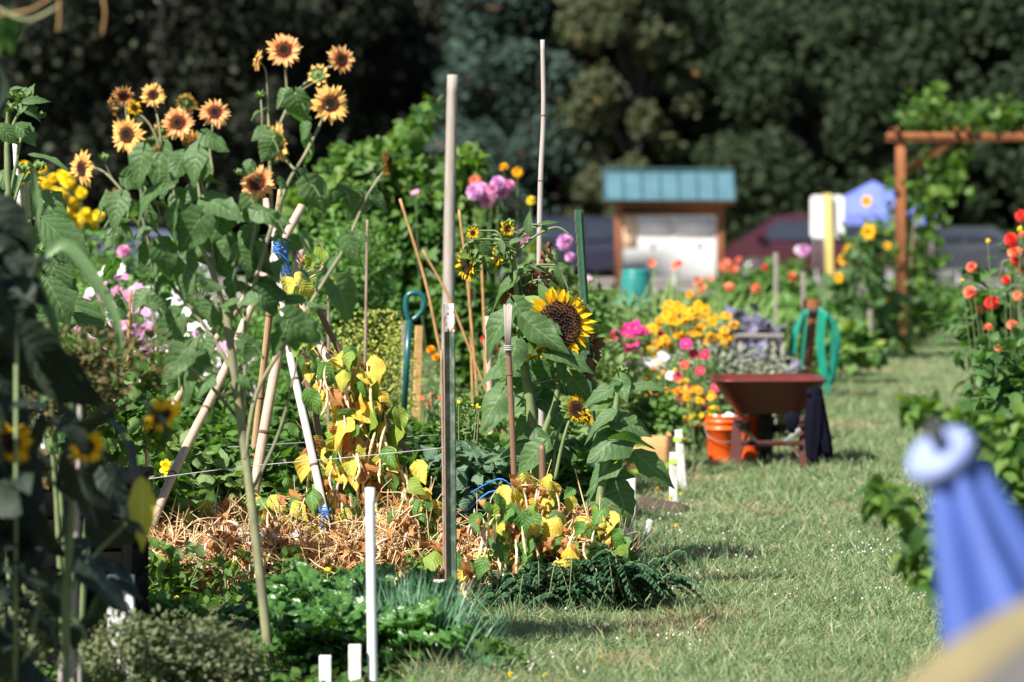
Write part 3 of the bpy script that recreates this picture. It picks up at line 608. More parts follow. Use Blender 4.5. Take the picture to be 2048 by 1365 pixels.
def tent():
    z = 78; xc = X(1745, z); w_ = 0.95; zt = P(0, 362, z).z; ze = P(0, 428, z).z
    t = thing('pop_up_tent', 'blue pop up canopy tent with a pointed roof behind the far sunflowers', 'tent', (xc, z, 0))
    V = [(xc, z, zt)]; ring = [(-1.15, -1), (0, -1.02), (1.15, -1), (1.17, 0), (1.15, 1), (0, 1.02), (-1.15, 1), (-1.17, 0)]
    V += [(xc + a * 0.45, z + b * 0.45, zt - 0.30) for a, b in ring] + [(xc + a * 1.0, z + b * 1.0, ze) for a, b in ring] + [(xc + a, z + b, ze - 0.22) for a, b in ring]
    Fc = [(0, 1 + i, 1 + (i + 1) % 8) for i in range(8)] + [(1 + r * 8 + i, 1 + (r + 1) * 8 + i, 1 + (r + 1) * 8 + (i + 1) % 8, 1 + r * 8 + (i + 1) % 8) for r in (0, 1) for i in range(8)]
    one(T(V, Fc), 'canopy', M['tent'], t, False)
    for a in (-1.1, 1.1):
        for b in (-0.95, 0.95): one(tube_t([(xc + a, z + b, 0), (xc + a, z + b, ze)], 0.02, 6), 'leg', M['grey_metal'], t)
tent()
def carpaint(name, c): 
    m, nt, p = newmat(name); p.inputs['Base Color'].default_value = c4(c); p.inputs['Roughness'].default_value = 0.35; p.inputs['Coat Weight'].default_value = 0.2
    return m
def car(name, label, px, z, L, Ht, col, van=True, flip=1, hood=0.22):
    x = X(px, z); t = thing(name, label, 'car', (x, z, 0)); W = 0.9
    def u(a): return x + flip * (a - 0.5) * L
    if van: prof = [(0.0, 0.35), (0.0, 0.62), (0.03, 0.72), (hood, 0.98), (hood + 0.17, Ht - 0.06), (hood + 0.26, Ht), (0.9, Ht), (0.975, Ht - 0.25), (1.0, 0.95), (1.0, 0.35)]
    else: prof = [(0.0, 0.35), (0.0, 0.6), (0.03, 0.72), (hood, 0.85), (hood + 0.15, Ht - 0.04), (hood + 0.25, Ht), (0.7, Ht), (0.86, 0.92), (0.99, 0.85), (1.0, 0.35)]
    n = len(prof); V = []
    for k, (yy, ins) in enumerate(((-W, 0.0), (-W + 0.06, 0), (W - 0.06, 0), (W, 0))):
        for a, h in prof:
            tumble = 0.13 * max(0, (h - 0.95) / (Ht - 0.95)) * (1 if yy < 0 else -1)
            V.append((u(a), z + yy + tumble, h))
    Fc = [(k * n + i, k * n + (i + 1) % n, (k + 1) * n + (i + 1) % n, (k + 1) * n + i) for k in range(3) for i in range(n)]
    V += [(u(0.5), z - W, 0.7), (u(0.5), z + W, 0.7)]
    Fc += [(i, len(V) - 2, (i + 1) % n) for i in range(n)] + [(3 * n + i, 3 * n + (i + 1) % n, len(V) - 1) for i in range(n)]
    body = one(T(V, Fc), 'body', col, t, False)
    g0 = hood + 0.10
    wins = [(g0, 0.53), (0.55, 0.75), (0.77, 0.93)] if van else [(g0, 0.52), (0.54, 0.74)]
    for a, b in wins:
        sl0 = 0.07 if a == g0 else 0.0; sl1 = 0.05 if (a, b) == wins[-1] else 0.0
        y0 = z - W - 0.006; y1 = z - W + 0.13 * (Ht - 0.14 - 0.95) / (Ht - 0.95) - 0.006
        one(T([(u(a), y0, 1.0), (u(b), y0, 1.0), (u(b - sl1), y1, Ht - 0.14), (u(a + sl0), y1, Ht - 0.14)], [(0, 1, 2, 3)]), 'window', M['glass'], t, False)
    # windscreen
    one(T([(u(hood + 0.012) - flip * 0.02, z - W + 0.12, 1.01), (u(hood + 0.012) - flip * 0.02, z + W - 0.12, 1.01), (u(hood + 0.16) - flip * 0.02, z + W - 0.22, Ht - 0.08), (u(hood + 0.16) - flip * 0.02, z - W + 0.22, Ht - 0.08)], [(0, 1, 2, 3)]), 'windscreen', M['glass'], t, False)
    for a in (0.17, 0.8):
        ty = one(lathe_t([(0.20, -0.1), (0.31, -0.1), (0.33, -0.07), (0.33, 0.07), (0.31, 0.1), (0.2, 0.1)], 24), 'wheel', M['rubber'], t, R=np.array([[1, 0, 0], [0, 0, 1], [0, -1, 0]]), pos=[(u(a), z - W + 0.09, 0.33)])
        one(lathe_t([(0.0, 0.085), (0.06, 0.095), (0.17, 0.08), (0.205, 0.105), (0.205, 0.0)], 16), 'rim', M['chrome'], ty, R=np.array([[1, 0, 0], [0, 0, -1], [0, 1, 0]]), pos=[(u(a), z - W + 0.09, 0.33)])
    one(box_t((u(0.0) - 0.03, z - W + 0.02, 0.66), (u(0.0) + 0.05, z - W + 0.35, 0.78), 0.01), 'headlight', M['lightglass'], t)
    one(box_t((u(1.0) - 0.06, z - W + 0.02, 0.75), (u(1.0) + 0.03, z - W + 0.2, 1.0), 0.01), 'tail_light', M['lightglass'] if False else M['rust'], t)
    one(box_t((u(g0) - 0.08, z - W - 0.13, 0.98), (u(g0) + 0.1, z - W - 0.006, 1.13), 0.02), 'mirror', col, t)
    return t
car('parked_van', 'dark maroon minivan parked right of the notice board kiosk', 1640, 83, 4.5, 1.56, carpaint('maroon_paint', (0.045, 0.007, 0.014)), True, 1, 0.10)
car('parked_car', 'dark navy car parked left of the notice board kiosk', 1150, 84, 4.3, 1.5, carpaint('navy_paint', (0.012, 0.012, 0.03)), True, 1, 0.1)
car('parked_car', 'dark grey estate car parked behind the right side of the arbor', 1905, 84, 3.9, 1.28, carpaint('charcoal_paint', (0.03, 0.035, 0.045)), False, 1)
car('parked_car', 'blue grey car glimpsed behind the red sunflower leaves on the left', 290, 84, 4.2, 1.22, carpaint('blue_grey_paint', (0.07, 0.08, 0.14)), False, -1)
car('parked_car', 'pale grey car behind the maroon minivan and blue tent', 1790, 88, 3.6, 1.45, carpaint('silver_paint', (0.3, 0.31, 0.36)), False, 1)
# chain fence strip by the lane
def fence():
    z = 62.0; t = thing('wire_fence', 'low grey wire fence along the gravel lane beyond the arbor', 'fence', (X(1900, z), z, 0))
    mb = MB(); x0, x1 = X(1350, z), X(2200, z)
    xs = np.arange(x0, x1, 0.06)
    for s_ in (-1, 1):
        for x in xs: mb.add(tube_t([(x, z, 0.02), (x + s_ * 0.3, z, 0.62)], 0.004, 3, False))
    mb.obj('mesh_panel', M['grey_metal'], t)
    for k in range(7): one(tube_t([(x0 + (x1 - x0) * k / 6, z, 0), (x0 + (x1 - x0) * k / 6, z, 0.7)], 0.02, 6), 'post', M['grey_metal'], t)
fence()
random.seed(21); RS.seed(21)
# ================================================================== FLOWER HEADS (shared meshes)
def child(me, name, parent, loc=(0, 0, 0), R=None, sc=(1, 1, 1)):
    o = bpy.data.objects.new(name, me); COL.objects.link(o); o.parent = parent; o.location = loc
    if R is not None: o.rotation_euler = Matrix(np.asarray(R).tolist()).to_euler()
    o.scale = sc if not isinstance(sc, (int, float)) else (sc, sc, sc)
    return o
def facing(f, roll=0.0):                              # rotation whose z axis is f
    f = Vector(f).normalized(); up = Vector((0, 0, 1)) if abs(f.z) < 0.95 else Vector((0, 1, 0))
    x = up.cross(f).normalized(); y = f.cross(x); m = np.array([list(x), list(y), list(f)]).T
    return m @ rotz(roll)
def head_meshes(key, pet, disc_r=0.36, n1=24, n2=20, droop=0.0, seed=0, ragged=0.0, plen=0.66):
    rs = np.random.RandomState(seed); mb = MB()
    for n, r0, ln, zz, tilt in ((n1, disc_r * 0.88, plen, 0.02, 0.10), (n2, disc_r * 0.84, plen * 0.88, 0.06, 0.28)):
        a = np.arange(n) * 2 * math.pi / n + rs.normal(size=n) * 0.08
        if ragged: a = a[rs.rand(n) > ragged]
        k = len(a); ti = tilt + rs.normal(size=k) * 0.2 - droop
        ax = np.column_stack([np.cos(a), np.sin(a), ti]); nr = np.column_stack([-np.cos(a) * ti, -np.sin(a) * ti, np.ones(k)]) + rs.normal(size=(k, 3)) * 0.3
        s = ln * rs.uniform(0.72, 1.14, k); mb.add(T_petal, np.column_stack([np.cos(a) * r0, np.sin(a) * r0, np.full(k, zz)]), frames(ax, nr), np.column_stack([s, s * rs.uniform(1.0, 1.5, k), s]))
    petals = mb.mesh('petals_' + key, pet)
    mb = MB(); mb.add(lathe_t([(disc_r * x, z) for x, z in ((1.02, 0.02), (1.0, 0.09), (0.92, 0.125), (0.75, 0.14), (0.62, 0.135))], 24), mi=1)
    mb.add(lathe_t([(disc_r * x, z) for x, z in ((0.62, 0.135), (0.5, 0.125), (0.3, 0.105), (0.0, 0.10))], 24), mi=0)
    nb = 420 if disc_r > 0.6 else 170; i = np.arange(nb) + 0.5; rr = disc_r * np.sqrt(i / nb); th = i * 2.39996
    mb.add(lathe_t([(0.5, 0), (0.35, 0.7), (0, 1)], 5), np.column_stack([rr * np.cos(th), rr * np.sin(th), 0.105 + 0.03 * np.clip(rr / disc_r, 0, 0.8)]), None, disc_r * (0.07 if disc_r > 0.6 else 0.11) * rs.uniform(0.6, 1.2, nb), mi=0)
    disc = mb.mesh('disc_' + key, [M['disc'], M['disc_ring']])
    mb = MB(); mb.add(lathe_t([(0.06, -0.30), (0.10, -0.2), (disc_r * 0.75, -0.13), (disc_r * 1.0, -0.02), (disc_r * 0.98, 0.04)], 16))
    a = np.arange(26) * 2 * math.pi / 26 + rs.normal(size=26) * 0.1; ax = np.column_stack([np.cos(a), np.sin(a), rs.uniform(-0.6, 0.5, 26)]); 
    mb.add(T_ell, np.column_stack([np.cos(a) * disc_r * 0.8, np.sin(a) * disc_r * 0.8, np.full(26, -0.05)]), frames(ax, np.column_stack([np.zeros(26), np.zeros(26), np.ones(26)]) + rs.normal(size=(26, 3)) * 0.2), disc_r * rs.uniform(0.7, 1.2, 26))
    return (mb.mesh('calyx_' + key, M['calyx']), petals, disc)
HM = {'red': [head_meshes('red_a', M['pet_red'], seed=1), head_meshes('red_b', M['pet_red'], seed=2, ragged=0.12), head_meshes('red_c', M['pet_red'], 0.33, 21, 18, seed=12, droop=-0.25)],
      'gold': [head_meshes('gold_a', M['pet_gold'], 0.40, seed=3), head_meshes('gold_b', M['pet_gold'], 0.42, seed=4, ragged=0.15, droop=0.2), head_meshes('gold_c', M['pet_gold'], 0.37, 22, 14, seed=14, droop=-0.2, ragged=0.06)],
      'old': [head_meshes('old_a', M['pet_old'], 0.46, seed=5, ragged=0.3, droop=0.5)],
      'rag': [head_meshes('rag_a', M['pet_yellow'], 0.5, 22, 18, seed=9, ragged=0.25, droop=-0.5, plen=0.45)],
      'yellow': [head_meshes('yellow_a', M['pet_yellow'], 0.45, 24, 20, seed=6), head_meshes('yellow_b', M['pet_yellow'], 0.4, 17, 12, seed=7, ragged=0.1), head_meshes('yellow_c', M['pet_yellow'], 0.24, 20, 16, seed=17, plen=0.78)],
      'big': [head_meshes('big', M['pet_yellow'], 0.60, 36, 32, seed=8, plen=0.46)]}
def head(parent, base, key, px, py, z, diam, f, var=None, roll=0.0, label=None):   # diam in photo px
    ms = HM[key][(var if var is not None else random.randrange(len(HM[key])))]
    r = S(diam, z) / 2; c = P(px, py, z); R = facing(f, roll)
    o = child(ms[0], 'flower_head', parent, c - Vector(base), R, (r, r, r))
    if label: o['label'] = label
    child(ms[1], 'petals', o); child(ms[2], 'disc', o)
    return o
def bud_mesh():
    mb = MB(); rs = np.random.RandomState(4); mb.add(lathe_t([(0.12, -0.6), (0.5, -0.3), (0.55, 0.1), (0.3, 0.4), (0, 0.45)], 12)); n = 34
    a = rs.uniform(0, 6.28, n); e = rs.uniform(-0.3, 1.2, n); ax = np.column_stack([np.cos(a), np.sin(a), e]); mb.add(T_ell, np.column_stack([np.cos(a) * 0.42, np.sin(a) * 0.42, rs.uniform(-0.3, 0.3, n)]), frames(ax, rs.normal(size=(n, 3)) * 0.3 + ax * 0 + np.column_stack([np.cos(a), np.sin(a), np.zeros(n)])), rs.uniform(0.6, 1.0, n)); return mb.mesh('bud', M['calyx'])
BUD = bud_mesh()
def bud(parent, base, px, py, z, diam, f=(0, -0.3, 1)):
    r = S(diam, z) / 2; return child(BUD, 'bud', parent, P(px, py, z) - Vector(base), facing(f), (r, r, r))
def pleaf(mb, tm, bx, by, tx, ty, z, wid=1.0, dz=None, tilt=None, mi=0):             # one leaf laid between two photo points
    a = P(bx, by, z); dz = random.uniform(-0.05, 0.05) if dz is None else dz; b = P(tx, ty, z + dz); ax = b - a; L = ax.length
    n = Vector(tilt) if tilt else Vector((random.uniform(-0.5, 0.2), -0.75 + random.uniform(-0.3, 0.3), 0.65))
    mb.add(tm, [a], frames([ax], [n]), [[L, L * wid, L]], mi)
def ptube(mb, pts, z, r0, r1, sides=8, zj=0.0, k=5):
    ps = [P(p[0], p[1], (p[2] if len(p) > 2 else z) + random.uniform(-zj, zj)) for p in pts]
    mb.add(tube_t(smooth_pts(ps, k), [S(r0, z), S(r1, z)], sides))

# ------------------------------------------------------------------ branching red sunflower
def red_sunflower():
    z = 13.9; b = P(548, 1400, z); b.z = 0; t = thing('branching_sunflower', 'tall branching sunflower with many apricot and red heads in front of the bamboo teepee', 'sunflower', b)
    mb = MB()
    mb.add(tube_t(smooth_pts([b - Vector((0, 0, 0.02)), P(540, 1330, z), P(520, 1150, z), P(505, 1020, z), P(488, 890, z), P(470, 760, z), P(455, 640, z), P(452, 600, z)], 6), [S(11, z), S(10, z), S(9, z), S(9, z), S(8, z)], 10))
    o = mb.obj('stem', M['stem_pale'], t)
    for i in range(26): pass
    br = [([(470, 770), (452, 720), (400, 640), (330, 550), (300, 480), (245, 410), (232, 388)], 5, 2.5), ([(300, 500), (285, 430), (280, 350), (262, 290)], 4, 2), ([(285, 430), (225, 360), (200, 340), (178, 335)], 3, 1.6),
          ([(455, 640), (430, 560), (392, 470), (355, 400), (325, 320)], 6, 3), ([(392, 470), (400, 400), (385, 330), (360, 260)], 4, 2), ([(400, 400), (424, 350), (420, 300), (428, 240)], 4, 2),
          ([(430, 560), (418, 440), (395, 330), (388, 300)], 5, 2), ([(325, 320), (318, 250), (306, 200)], 3, 1.6), ([(300, 400), (262, 300), (250, 200)], 3, 1.6), ([(322, 300), (300, 250), (268, 220)], 3, 1.5), ([(385, 330), (378, 260), (372, 215)], 2.5, 1.5),
          ([(486, 860), (492, 700), (490, 600), (500, 510), (512, 440), (515, 380)], 4.5, 2.5), ([(490, 920), (514, 786), (585, 666), (655, 552), (690, 495), (720, 426), (742, 380), (770, 340)], 5, 2.5),
          ([(500, 600), (535, 480), (575, 370), (610, 310), (640, 250), (655, 215)], 5, 2.5), ([(545, 450), (540, 340), (548, 280), (590, 190), (640, 145), (678, 125)], 4.5, 2), ([(540, 330), (537, 240), (533, 150), (520, 125)], 3, 1.6), ([(575, 230), (573, 165), (568, 110)], 3, 2),
          ([(590, 190), (620, 170), (638, 160)], 2, 1.5), ([(524, 290), (524, 230), (521, 195)], 2.5, 1.5), ([(590, 340), (572, 320), (558, 290)], 3, 2), ([(300, 420), (240, 380), (207, 320)], 2.5, 1.5), ([(470, 740), (440, 800), (470, 770)], 2, 1.5), ([(478, 840), (410, 760), (330, 690), (300, 600), (318, 520)], 4, 2.2), ([(500, 990), (560, 860), (600, 700)], 4, 2)]
    mb = MB()
    for pts, r0, r1 in br:
        mb2 = MB(); ptube(mb2, pts, z, r0, r1, 7, 0.05); mb.V += [v for v in mb2.V]; 
        mb.Q += [q + mb.n for q in mb2.Q]; mb.Tt += [q + mb.n for q in mb2.Tt]; mb.mq += mb2.mq; mb.mt += mb2.mt; mb.U += mb2.U; mb.n += mb2.n
    mb.obj('branches', M['stem_pale'], t)
    mb = MB()
    for i in range(30):                                # leaf scars along the stem
        q = random.random(); y = 640 + 720 * q; x = 455 + 90 * (q ** 1.1) + random.choice((-8, 8)); mb.add(lathe_t([(0.5, -0.3), (0.35, 0.4), (0, 0.5)], 6), [P(x, y, z)], None, S(5, z))
    mb.obj('leaf_scars', M['stem_pale'], t)
    LV = [(575, 190, 542, 220), (592, 195, 606, 255), (545, 280, 520, 335), (552, 285, 572, 335), (612, 285, 632, 350), (530, 258, 502, 282), (525, 220, 497, 233), (615, 258, 583, 288), (415, 272, 462, 302), (395, 305, 378, 375), (322, 305, 305, 390), (365, 315, 342, 365),
          (285, 310, 268, 385), (400, 335, 440, 392), (372, 380, 342, 440), (312, 380, 262, 435), (240, 398, 215, 465), (206, 395, 190, 448), (422, 405, 485, 428), (352, 425, 328, 498), (405, 440, 475, 520), (398, 440, 350, 520), (500, 398, 515, 462), (520, 422, 585, 445), (502, 462, 465, 505),
          (605, 365, 652, 450), (237, 468, 205, 505), (300, 498, 285, 555), (320, 495, 352, 555), (316, 505, 300, 560), (372, 520, 358, 600), (470, 560, 456, 645), (440, 628, 468, 690), (350, 640, 300, 700), (345, 645, 362, 700), (372, 705, 360, 830), (370, 700, 320, 770), (515, 575, 582, 602), (578, 640, 645, 690), (585, 645, 602, 720),
          (520, 590, 570, 628), (660, 520, 618, 575), (697, 478, 716, 555), (675, 575, 718, 645), (620, 370, 655, 432), (738, 385, 790, 425), (725, 390, 700, 440), (690, 382, 655, 412), (700, 470, 740, 478), (560, 540, 520, 590), (450, 480, 430, 540), (480, 505, 500, 560), (380, 560, 350, 610), (410, 330, 395, 380), (255, 425, 285, 480), (290, 590, 255, 620),
          (440, 430, 420, 490), (340, 350, 322, 400), (560, 365, 590, 385), (470, 420, 445, 470), (610, 480, 640, 520), (270, 340, 250, 380), (500, 330, 480, 360), (430, 520, 480, 560), (330, 560, 300, 600), (400, 610, 420, 660), (300, 425, 312, 490), (380, 480, 400, 545), (510, 500, 540, 550), (355, 395, 385, 430), (230, 430, 255, 455), (415, 475, 385, 520)]
    for k in range(46):
        bx, by = random.choice([(random.uniform(220, 430), random.uniform(340, 640)), (random.uniform(430, 640), random.uniform(420, 700)), (random.uniform(350, 520), random.uniform(560, 780))]); an = random.uniform(-0.3, 3.4); LV.append((bx, by, bx + math.cos(an) * random.uniform(28, 48), by + abs(math.sin(an)) * random.uniform(30, 52)))
    mb = MB(); pet = mb
    for i, (bx, by, tx, ty) in enumerate(LV):
        tm = T_heart[i % 3]; dzz = random.uniform(-0.22, 0.16); k = random.uniform(0.85, 1.08)
        tx = bx + (tx - bx) * k; ty = by + (ty - by) * k
        a = P(bx, by, z); 
        pleaf(mb, tm, bx, by, tx, ty, z + dzz, random.uniform(0.7, 1.0), random.uniform(-0.05, 0.06), (random.uniform(-1.0, 0.7), random.uniform(-1.1, -0.3), random.uniform(0.1, 1.0)))
        q = P(bx, by, z + dzz); d = Vector((random.uniform(-0.5, 0.5), -dzz * 0.8, -0.6)) * 0.07
        pet.add(tube_t(smooth_pts([q, q + d * 0.5 + Vector((0, 0, 0.01)), q + d * 1.2], 3), [S(2, z), S(2.4, z)], 5), mi=1)
    mb.obj('foliage', [M['sunleaf'], M['stem']], t)
    for key, px, py, d, f, v in (('red', 568, 101, 78, (0.05, -1, 0.15), 0), ('red', 681, 120, 66, (0.55, -0.9, 0.1), 1), ('gold', 516, 122, 46, (-1, -0.25, 0.25), 0), ('gold', 660, 208, 82, (0.25, -1, 0.05), 0), ('gold', 552, 285, 80, (0.75, 0.6, 0.2), 0),
                                 ('red', 515, 366, 80, (-0.05, -1, 0.2), 0), ('red', 356, 247, 74, (0.0, -1, 0.2), 0), ('red', 430, 226, 68, (0.1, -1, 0.3), 1), ('gold', 374, 206, 50, (0.2, 0.7, 0.7), 0), ('gold', 306, 191, 52, (0.1, -1, 0.15), 0), ('red', 247, 191, 52, (0.05, -0.6, -0.35), 1),
                                 ('old', 222, 215, 48, (-0.9, -0.3, -0.3), 0), ('yellow', 268, 216, 36, (0.5, -0.9, 0.2), 1), ('gold', 255, 270, 78, (-0.35, -0.9, 0.0), 0), ('gold', 166, 337, 78, (-0.85, -0.65, -0.1), 0), ('old', 390, 290, 66, (-0.1, -0.75, -0.65), 0), ('old', 323, 306, 46, (0.1, -0.7, -0.8), 0),
                                 ('old', 776, 325, 62, (1, -0.12, 0.1), 0), ('old', 232, 390, 40, (0.2, -0.6, -0.9), 0), ('gold', 636, 150, 46, (0.1, 0.8, -0.2), 1), ('gold', 325, 262, 46, (-0.4, 0.8, 0.1), 1)):
        head(t, b, key, px, py, z + random.uniform(-0.05, 0.02), d, f, min(v, len(HM[key]) - 1), random.uniform(0, 6))
    for px, py, d in ((520, 190, 20), (206, 316, 22), (300, 280, 20), (734, 372, 22), (345, 275, 18), (614, 240, 18), (475, 345, 18), (690, 372, 16), (246, 370, 18), (410, 330, 14)): bud(t, b, px, py, z, d, (random.uniform(-0.5, 0.5), -0.5, 1))
random.seed(34); RS.seed(34); red_sunflower()

# ------------------------------------------------------------------ the big yellow sunflower, budding neighbours
def big_sunflower():
    z = 17.6; b = P(1075, 1100, z); b.z = 0; t = thing('giant_sunflower', 'giant yellow sunflower with a huge dark centre half hidden by its own leaves', 'sunflower', b)
    mb = MB(); mb.add(tube_t(smooth_pts([b, P(1072, 960, z), P(1068, 880, z), P(1056, 780, z), P(1045, 700, z), P(1036, 620, z), P(1030, 540, z), P(1022, 500, z)], 6), [S(12, z), S(12, z), S(10, z), S(6, z), S(4, z)], 10))
    mb.obj('stem', M['stem'], t)
    mb = MB()
    for pts, r0, r1 in (([(1078, 1000), (1085, 880), (1112, 800), (1118, 720)], 8, 5), ([(1022, 505), (985, 480), (940, 485), (925, 500)], 3.5, 2), ([(1025, 520), (1060, 480), (1110, 455), (1140, 470)], 3, 2), ([(1030, 540), (1000, 470), (975, 462), (950, 462)], 2.5, 1.5), ([(1118, 720), (1125, 700), (1118, 670)], 5, 4),
                        ([(1105, 950), (1110, 900), (1118, 860), (1135, 832)], 3.5, 2.5), ([(1065, 470), (1030, 465), (1015, 455)], 2.5, 1.6), ([(1090, 500), (1120, 540), (1145, 600)], 2.5, 1.6)):
        ptube(mb, pts, z, r0, r1, 7)
    mb.obj('branches', M['stem'], t)
    LV = [(1035, 615, 1076, 680, 0.9), (1012, 640, 948, 712, 0.8), (1030, 695, 1005, 765, 1.0), (1042, 690, 1058, 740, 0.9), (1060, 735, 1108, 832, 1.1), (1062, 650, 1142, 712, 0.75), (1112, 708, 1196, 735, 0.75), (1034, 560, 958, 605, 0.7), (1040, 562, 960, 620, 0.35), (1042, 575, 1138, 605, 0.45),
          (1020, 590, 1052, 625, 0.8), (1000, 790, 955, 868, 0.95), (1052, 795, 955, 850, 0.8), (1090, 690, 1165, 762, 0.7), (1098, 640, 1128, 672, 0.7), (1010, 740, 935, 770, 0.7), (1060, 840, 1010, 880, 0.8), (1070, 860, 1130, 900, 0.8), (1075, 900, 1020, 960, 0.8), (1080, 900, 1145, 950, 0.8), (1062, 880, 960, 920, 0.75),
          (1060, 940, 1000, 985, 0.8), (1085, 800, 1150, 860, 0.9), (1058, 780, 1100, 800, 0.9), (1130, 860, 1090, 840, 0.6), (1030, 700, 975, 730, 0.8), (1100, 760, 1160, 790, 0.8), (1150, 760, 1190, 820, 0.8), (1095, 880, 1060, 930, 0.8), (1120, 900, 1170, 950, 0.9),
          (1058, 470, 1052, 425, 0.7), (1070, 455, 1120, 432, 0.4), (1085, 450, 1100, 470, 0.6), (975, 500, 968, 570, 0.35), (1030, 545, 1065, 530, 0.7), (1060, 530, 1105, 545, 0.35), (1100, 560, 1118, 600, 0.8), (1118, 535, 1145, 528, 0.7), (985, 470, 960, 480, 0.6), (1015, 490, 1045, 470, 0.6), (1000, 480, 1010, 510, 0.6), (940, 480, 925, 500, 0.6), (1110, 530, 1130, 590, 0.4), (960, 490, 990, 520, 0.7),
          (1140, 590, 1165, 600, 0.4), (1165, 600, 1180, 625, 0.3)]
    mb = MB(); pe = mb
    for i, (bx, by, tx, ty, w_) in enumerate(LV):
        big = i < 30; zz = z + (random.uniform(-0.30, -0.15) if i in (0, 1, 2, 5, 6, 13) else random.uniform(-0.25, 0.2))
        k = 0.95; w_ *= 0.8; pleaf(mb, T_heart[i % 3] if big else T_ovate, bx, by, bx + (tx - bx) * k, by + (ty - by) * k, zz, w_ * (1.0 if big else 1.3), random.uniform(-0.06, 0.03), (random.uniform(-0.8, 0.2), random.uniform(-0.9, -0.3), random.uniform(0.4, 1.0)))
        a = P(bx, by, zz); c = P(1052 + (by - 700) * 0.06, by + 14, z); pe.add(tube_t(smooth_pts([a, (a + c) / 2 + Vector((0, 0, 0.015)), c], 4), [S(1.6, z), S(2.4, z)], 6), mi=1)
    mb.obj('foliage', [M['sunleaf'], M['stem']], t)
    mb = MB()
    for cx, cy_, hh in ((1093, 520, 90), (1085, 560, 60), (1060, 560, 60), (1018, 560, 55), (1046, 570, 50), (1190, 690, 40), (1178, 720, 50), (1150, 760, 40)):   # hanging shrivelled leaves
        for k in range(9): 
            px, py = cx + random.uniform(-9, 9), cy_ + random.uniform(-hh / 2, hh / 2); pleaf(mb, T_crumple, px, py, px + random.uniform(-8, 8), py + random.uniform(12, 26), z + random.uniform(0, 0.1), random.uniform(0.7, 1.2))
    mb.obj('withered_leaves', leafmat('withered_dark_leaf', (0.14, 0.06, 0.035), (0.22, 0.10, 0.05), 0.05, 0.85), t)
    h = head(t, b, 'big', 1116, 650, z - 0.14, 158, (0.42, -1, 0.16), 0, 0.3, 'huge seed head with a wide dark centre and short yellow rays')
    head(t, b, 'yellow', 1064, 684, z - 0.10, 88, (-0.3, -0.8, -0.5), 1, 0.3)
    head(t, b, 'rag', 936, 528, z, 84, (-0.95, -0.55, -0.15), 0, 0)
    head(t, b, 'rag', 997, 510, z, 56, (-0.9, -0.5, 0.1), 0, 1)
    head(t, b, 'yellow', 946, 466, z, 28, (-0.3, -0.9, -0.2), 1); head(t, b, 'yellow', 1014, 458, z, 34, (0.2, -0.8, 0.0), 1)
    bud(t, b, 1006, 505, z + 0.02, 74, (-0.8, -0.3, 0.3)); bud(t, b, 947, 515, z + 0.03, 76, (-0.9, 0.0, 0.2)); bud(t, b, 1014, 448, z + 0.02, 26); bud(t, b, 946, 456, z + 0.02, 22)
    head(t, b, 'rag', 1152, 820, z - 0.12, 74, (0.45, -0.75, 0.35), 0, 2); bud(t, b, 1143, 826, z - 0.06, 48, (-0.5, 0.5, 0)); head(t, b, 'yellow', 1172, 836, z - 0.12, 42, (0.6, -0.6, 0.4), 1)
    ptube_mb = MB(); ptube(ptube_mb, [(1110, 960), (1122, 900), (1136, 850), (1148, 828)], z - 0.1, 4, 3, 7); ptube_mb.obj('branches', M['stem'], t)
random.seed(34); RS.seed(34); big_sunflower()
def bud_sunflower():
    z = 16.7; b = P(1180, 1090, z); b.z = 0; t = thing('budding_sunflower', 'young sunflower with a spiky closed bud and broad grey green leaves at the path edge', 'sunflower', b)
    mb = MB(); mb.add(tube_t(smooth_pts([b, P(1198, 1010, z), P(1213, 930, z), P(1226, 860, z), P(1234, 800, z), P(1239, 752, z)], 6), [S(9, z), S(8, z), S(7, z), S(4.5, z)], 10)); mb.obj('stem', M['stem'], t)
    LV = [(1240, 845, 1302, 858, 1.15), (1236, 872, 1178, 918, 1.1), (1224, 930, 1178, 958, 1.2), (1268, 905, 1346, 966, 0.5), (1238, 985, 1262, 1048, 0.9), (1262, 775, 1328, 766, 0.42), (1228, 778, 1165, 800, 0.55), (1222, 800, 1180, 812, 0.6), (1240, 880, 1305, 880, 0.9), (1212, 945, 1172, 985, 0.9),
          (1236, 765, 1218, 772, 0.8), (1240, 760, 1252, 800, 0.8), (1232, 820, 1182, 850, 0.6), (1205, 985, 1160, 1010, 0.8), (1215, 950, 1265, 945, 0.8), (1208, 1000, 1240, 1080, 0.5), (1225, 830, 1165, 868, 0.4)]
    mb = MB(); pe = mb
    for i, (bx, by, tx, ty, w_) in enumerate(LV):
        zz = z + random.uniform(-0.12, 0.1); big = w_ > 0.7; nn = (random.uniform(-0.5, 0.1), random.uniform(-0.8, -0.5), random.uniform(0.5, 0.9)) if i != 8 else (0.1, 0.5, 1)
        pleaf(mb, T_heart[(0, 2)[i % 2]] if big else T_ovate, bx, by, bx + (tx - bx) * 1.1, by + (ty - by) * 1.1, zz, w_ * (0.95 if big else 1.5), random.uniform(-0.05, 0.0), nn)
        sx = 1239 - (by - 750) * 0.16 - (by > 900) * 2; a = P(bx, by, zz); c = P(sx, by + 16, z); pe.add(tube_t(smooth_pts([a, (a + c) / 2 + Vector((0, 0, 0.02)), c], 4), [S(1.8, z), S(2.6, z)], 6), mi=1)
    mb.obj('foliage', [M['sunleaf'], M['stem']], t)
    bud(t, b, 1236, 745, z, 34, (0, -0.2, 1)); bud(t, b, 1229, 748, z, 16); bud(t, b, 1246, 744, z, 16)
random.seed(34); RS.seed(34); bud_sunflower()
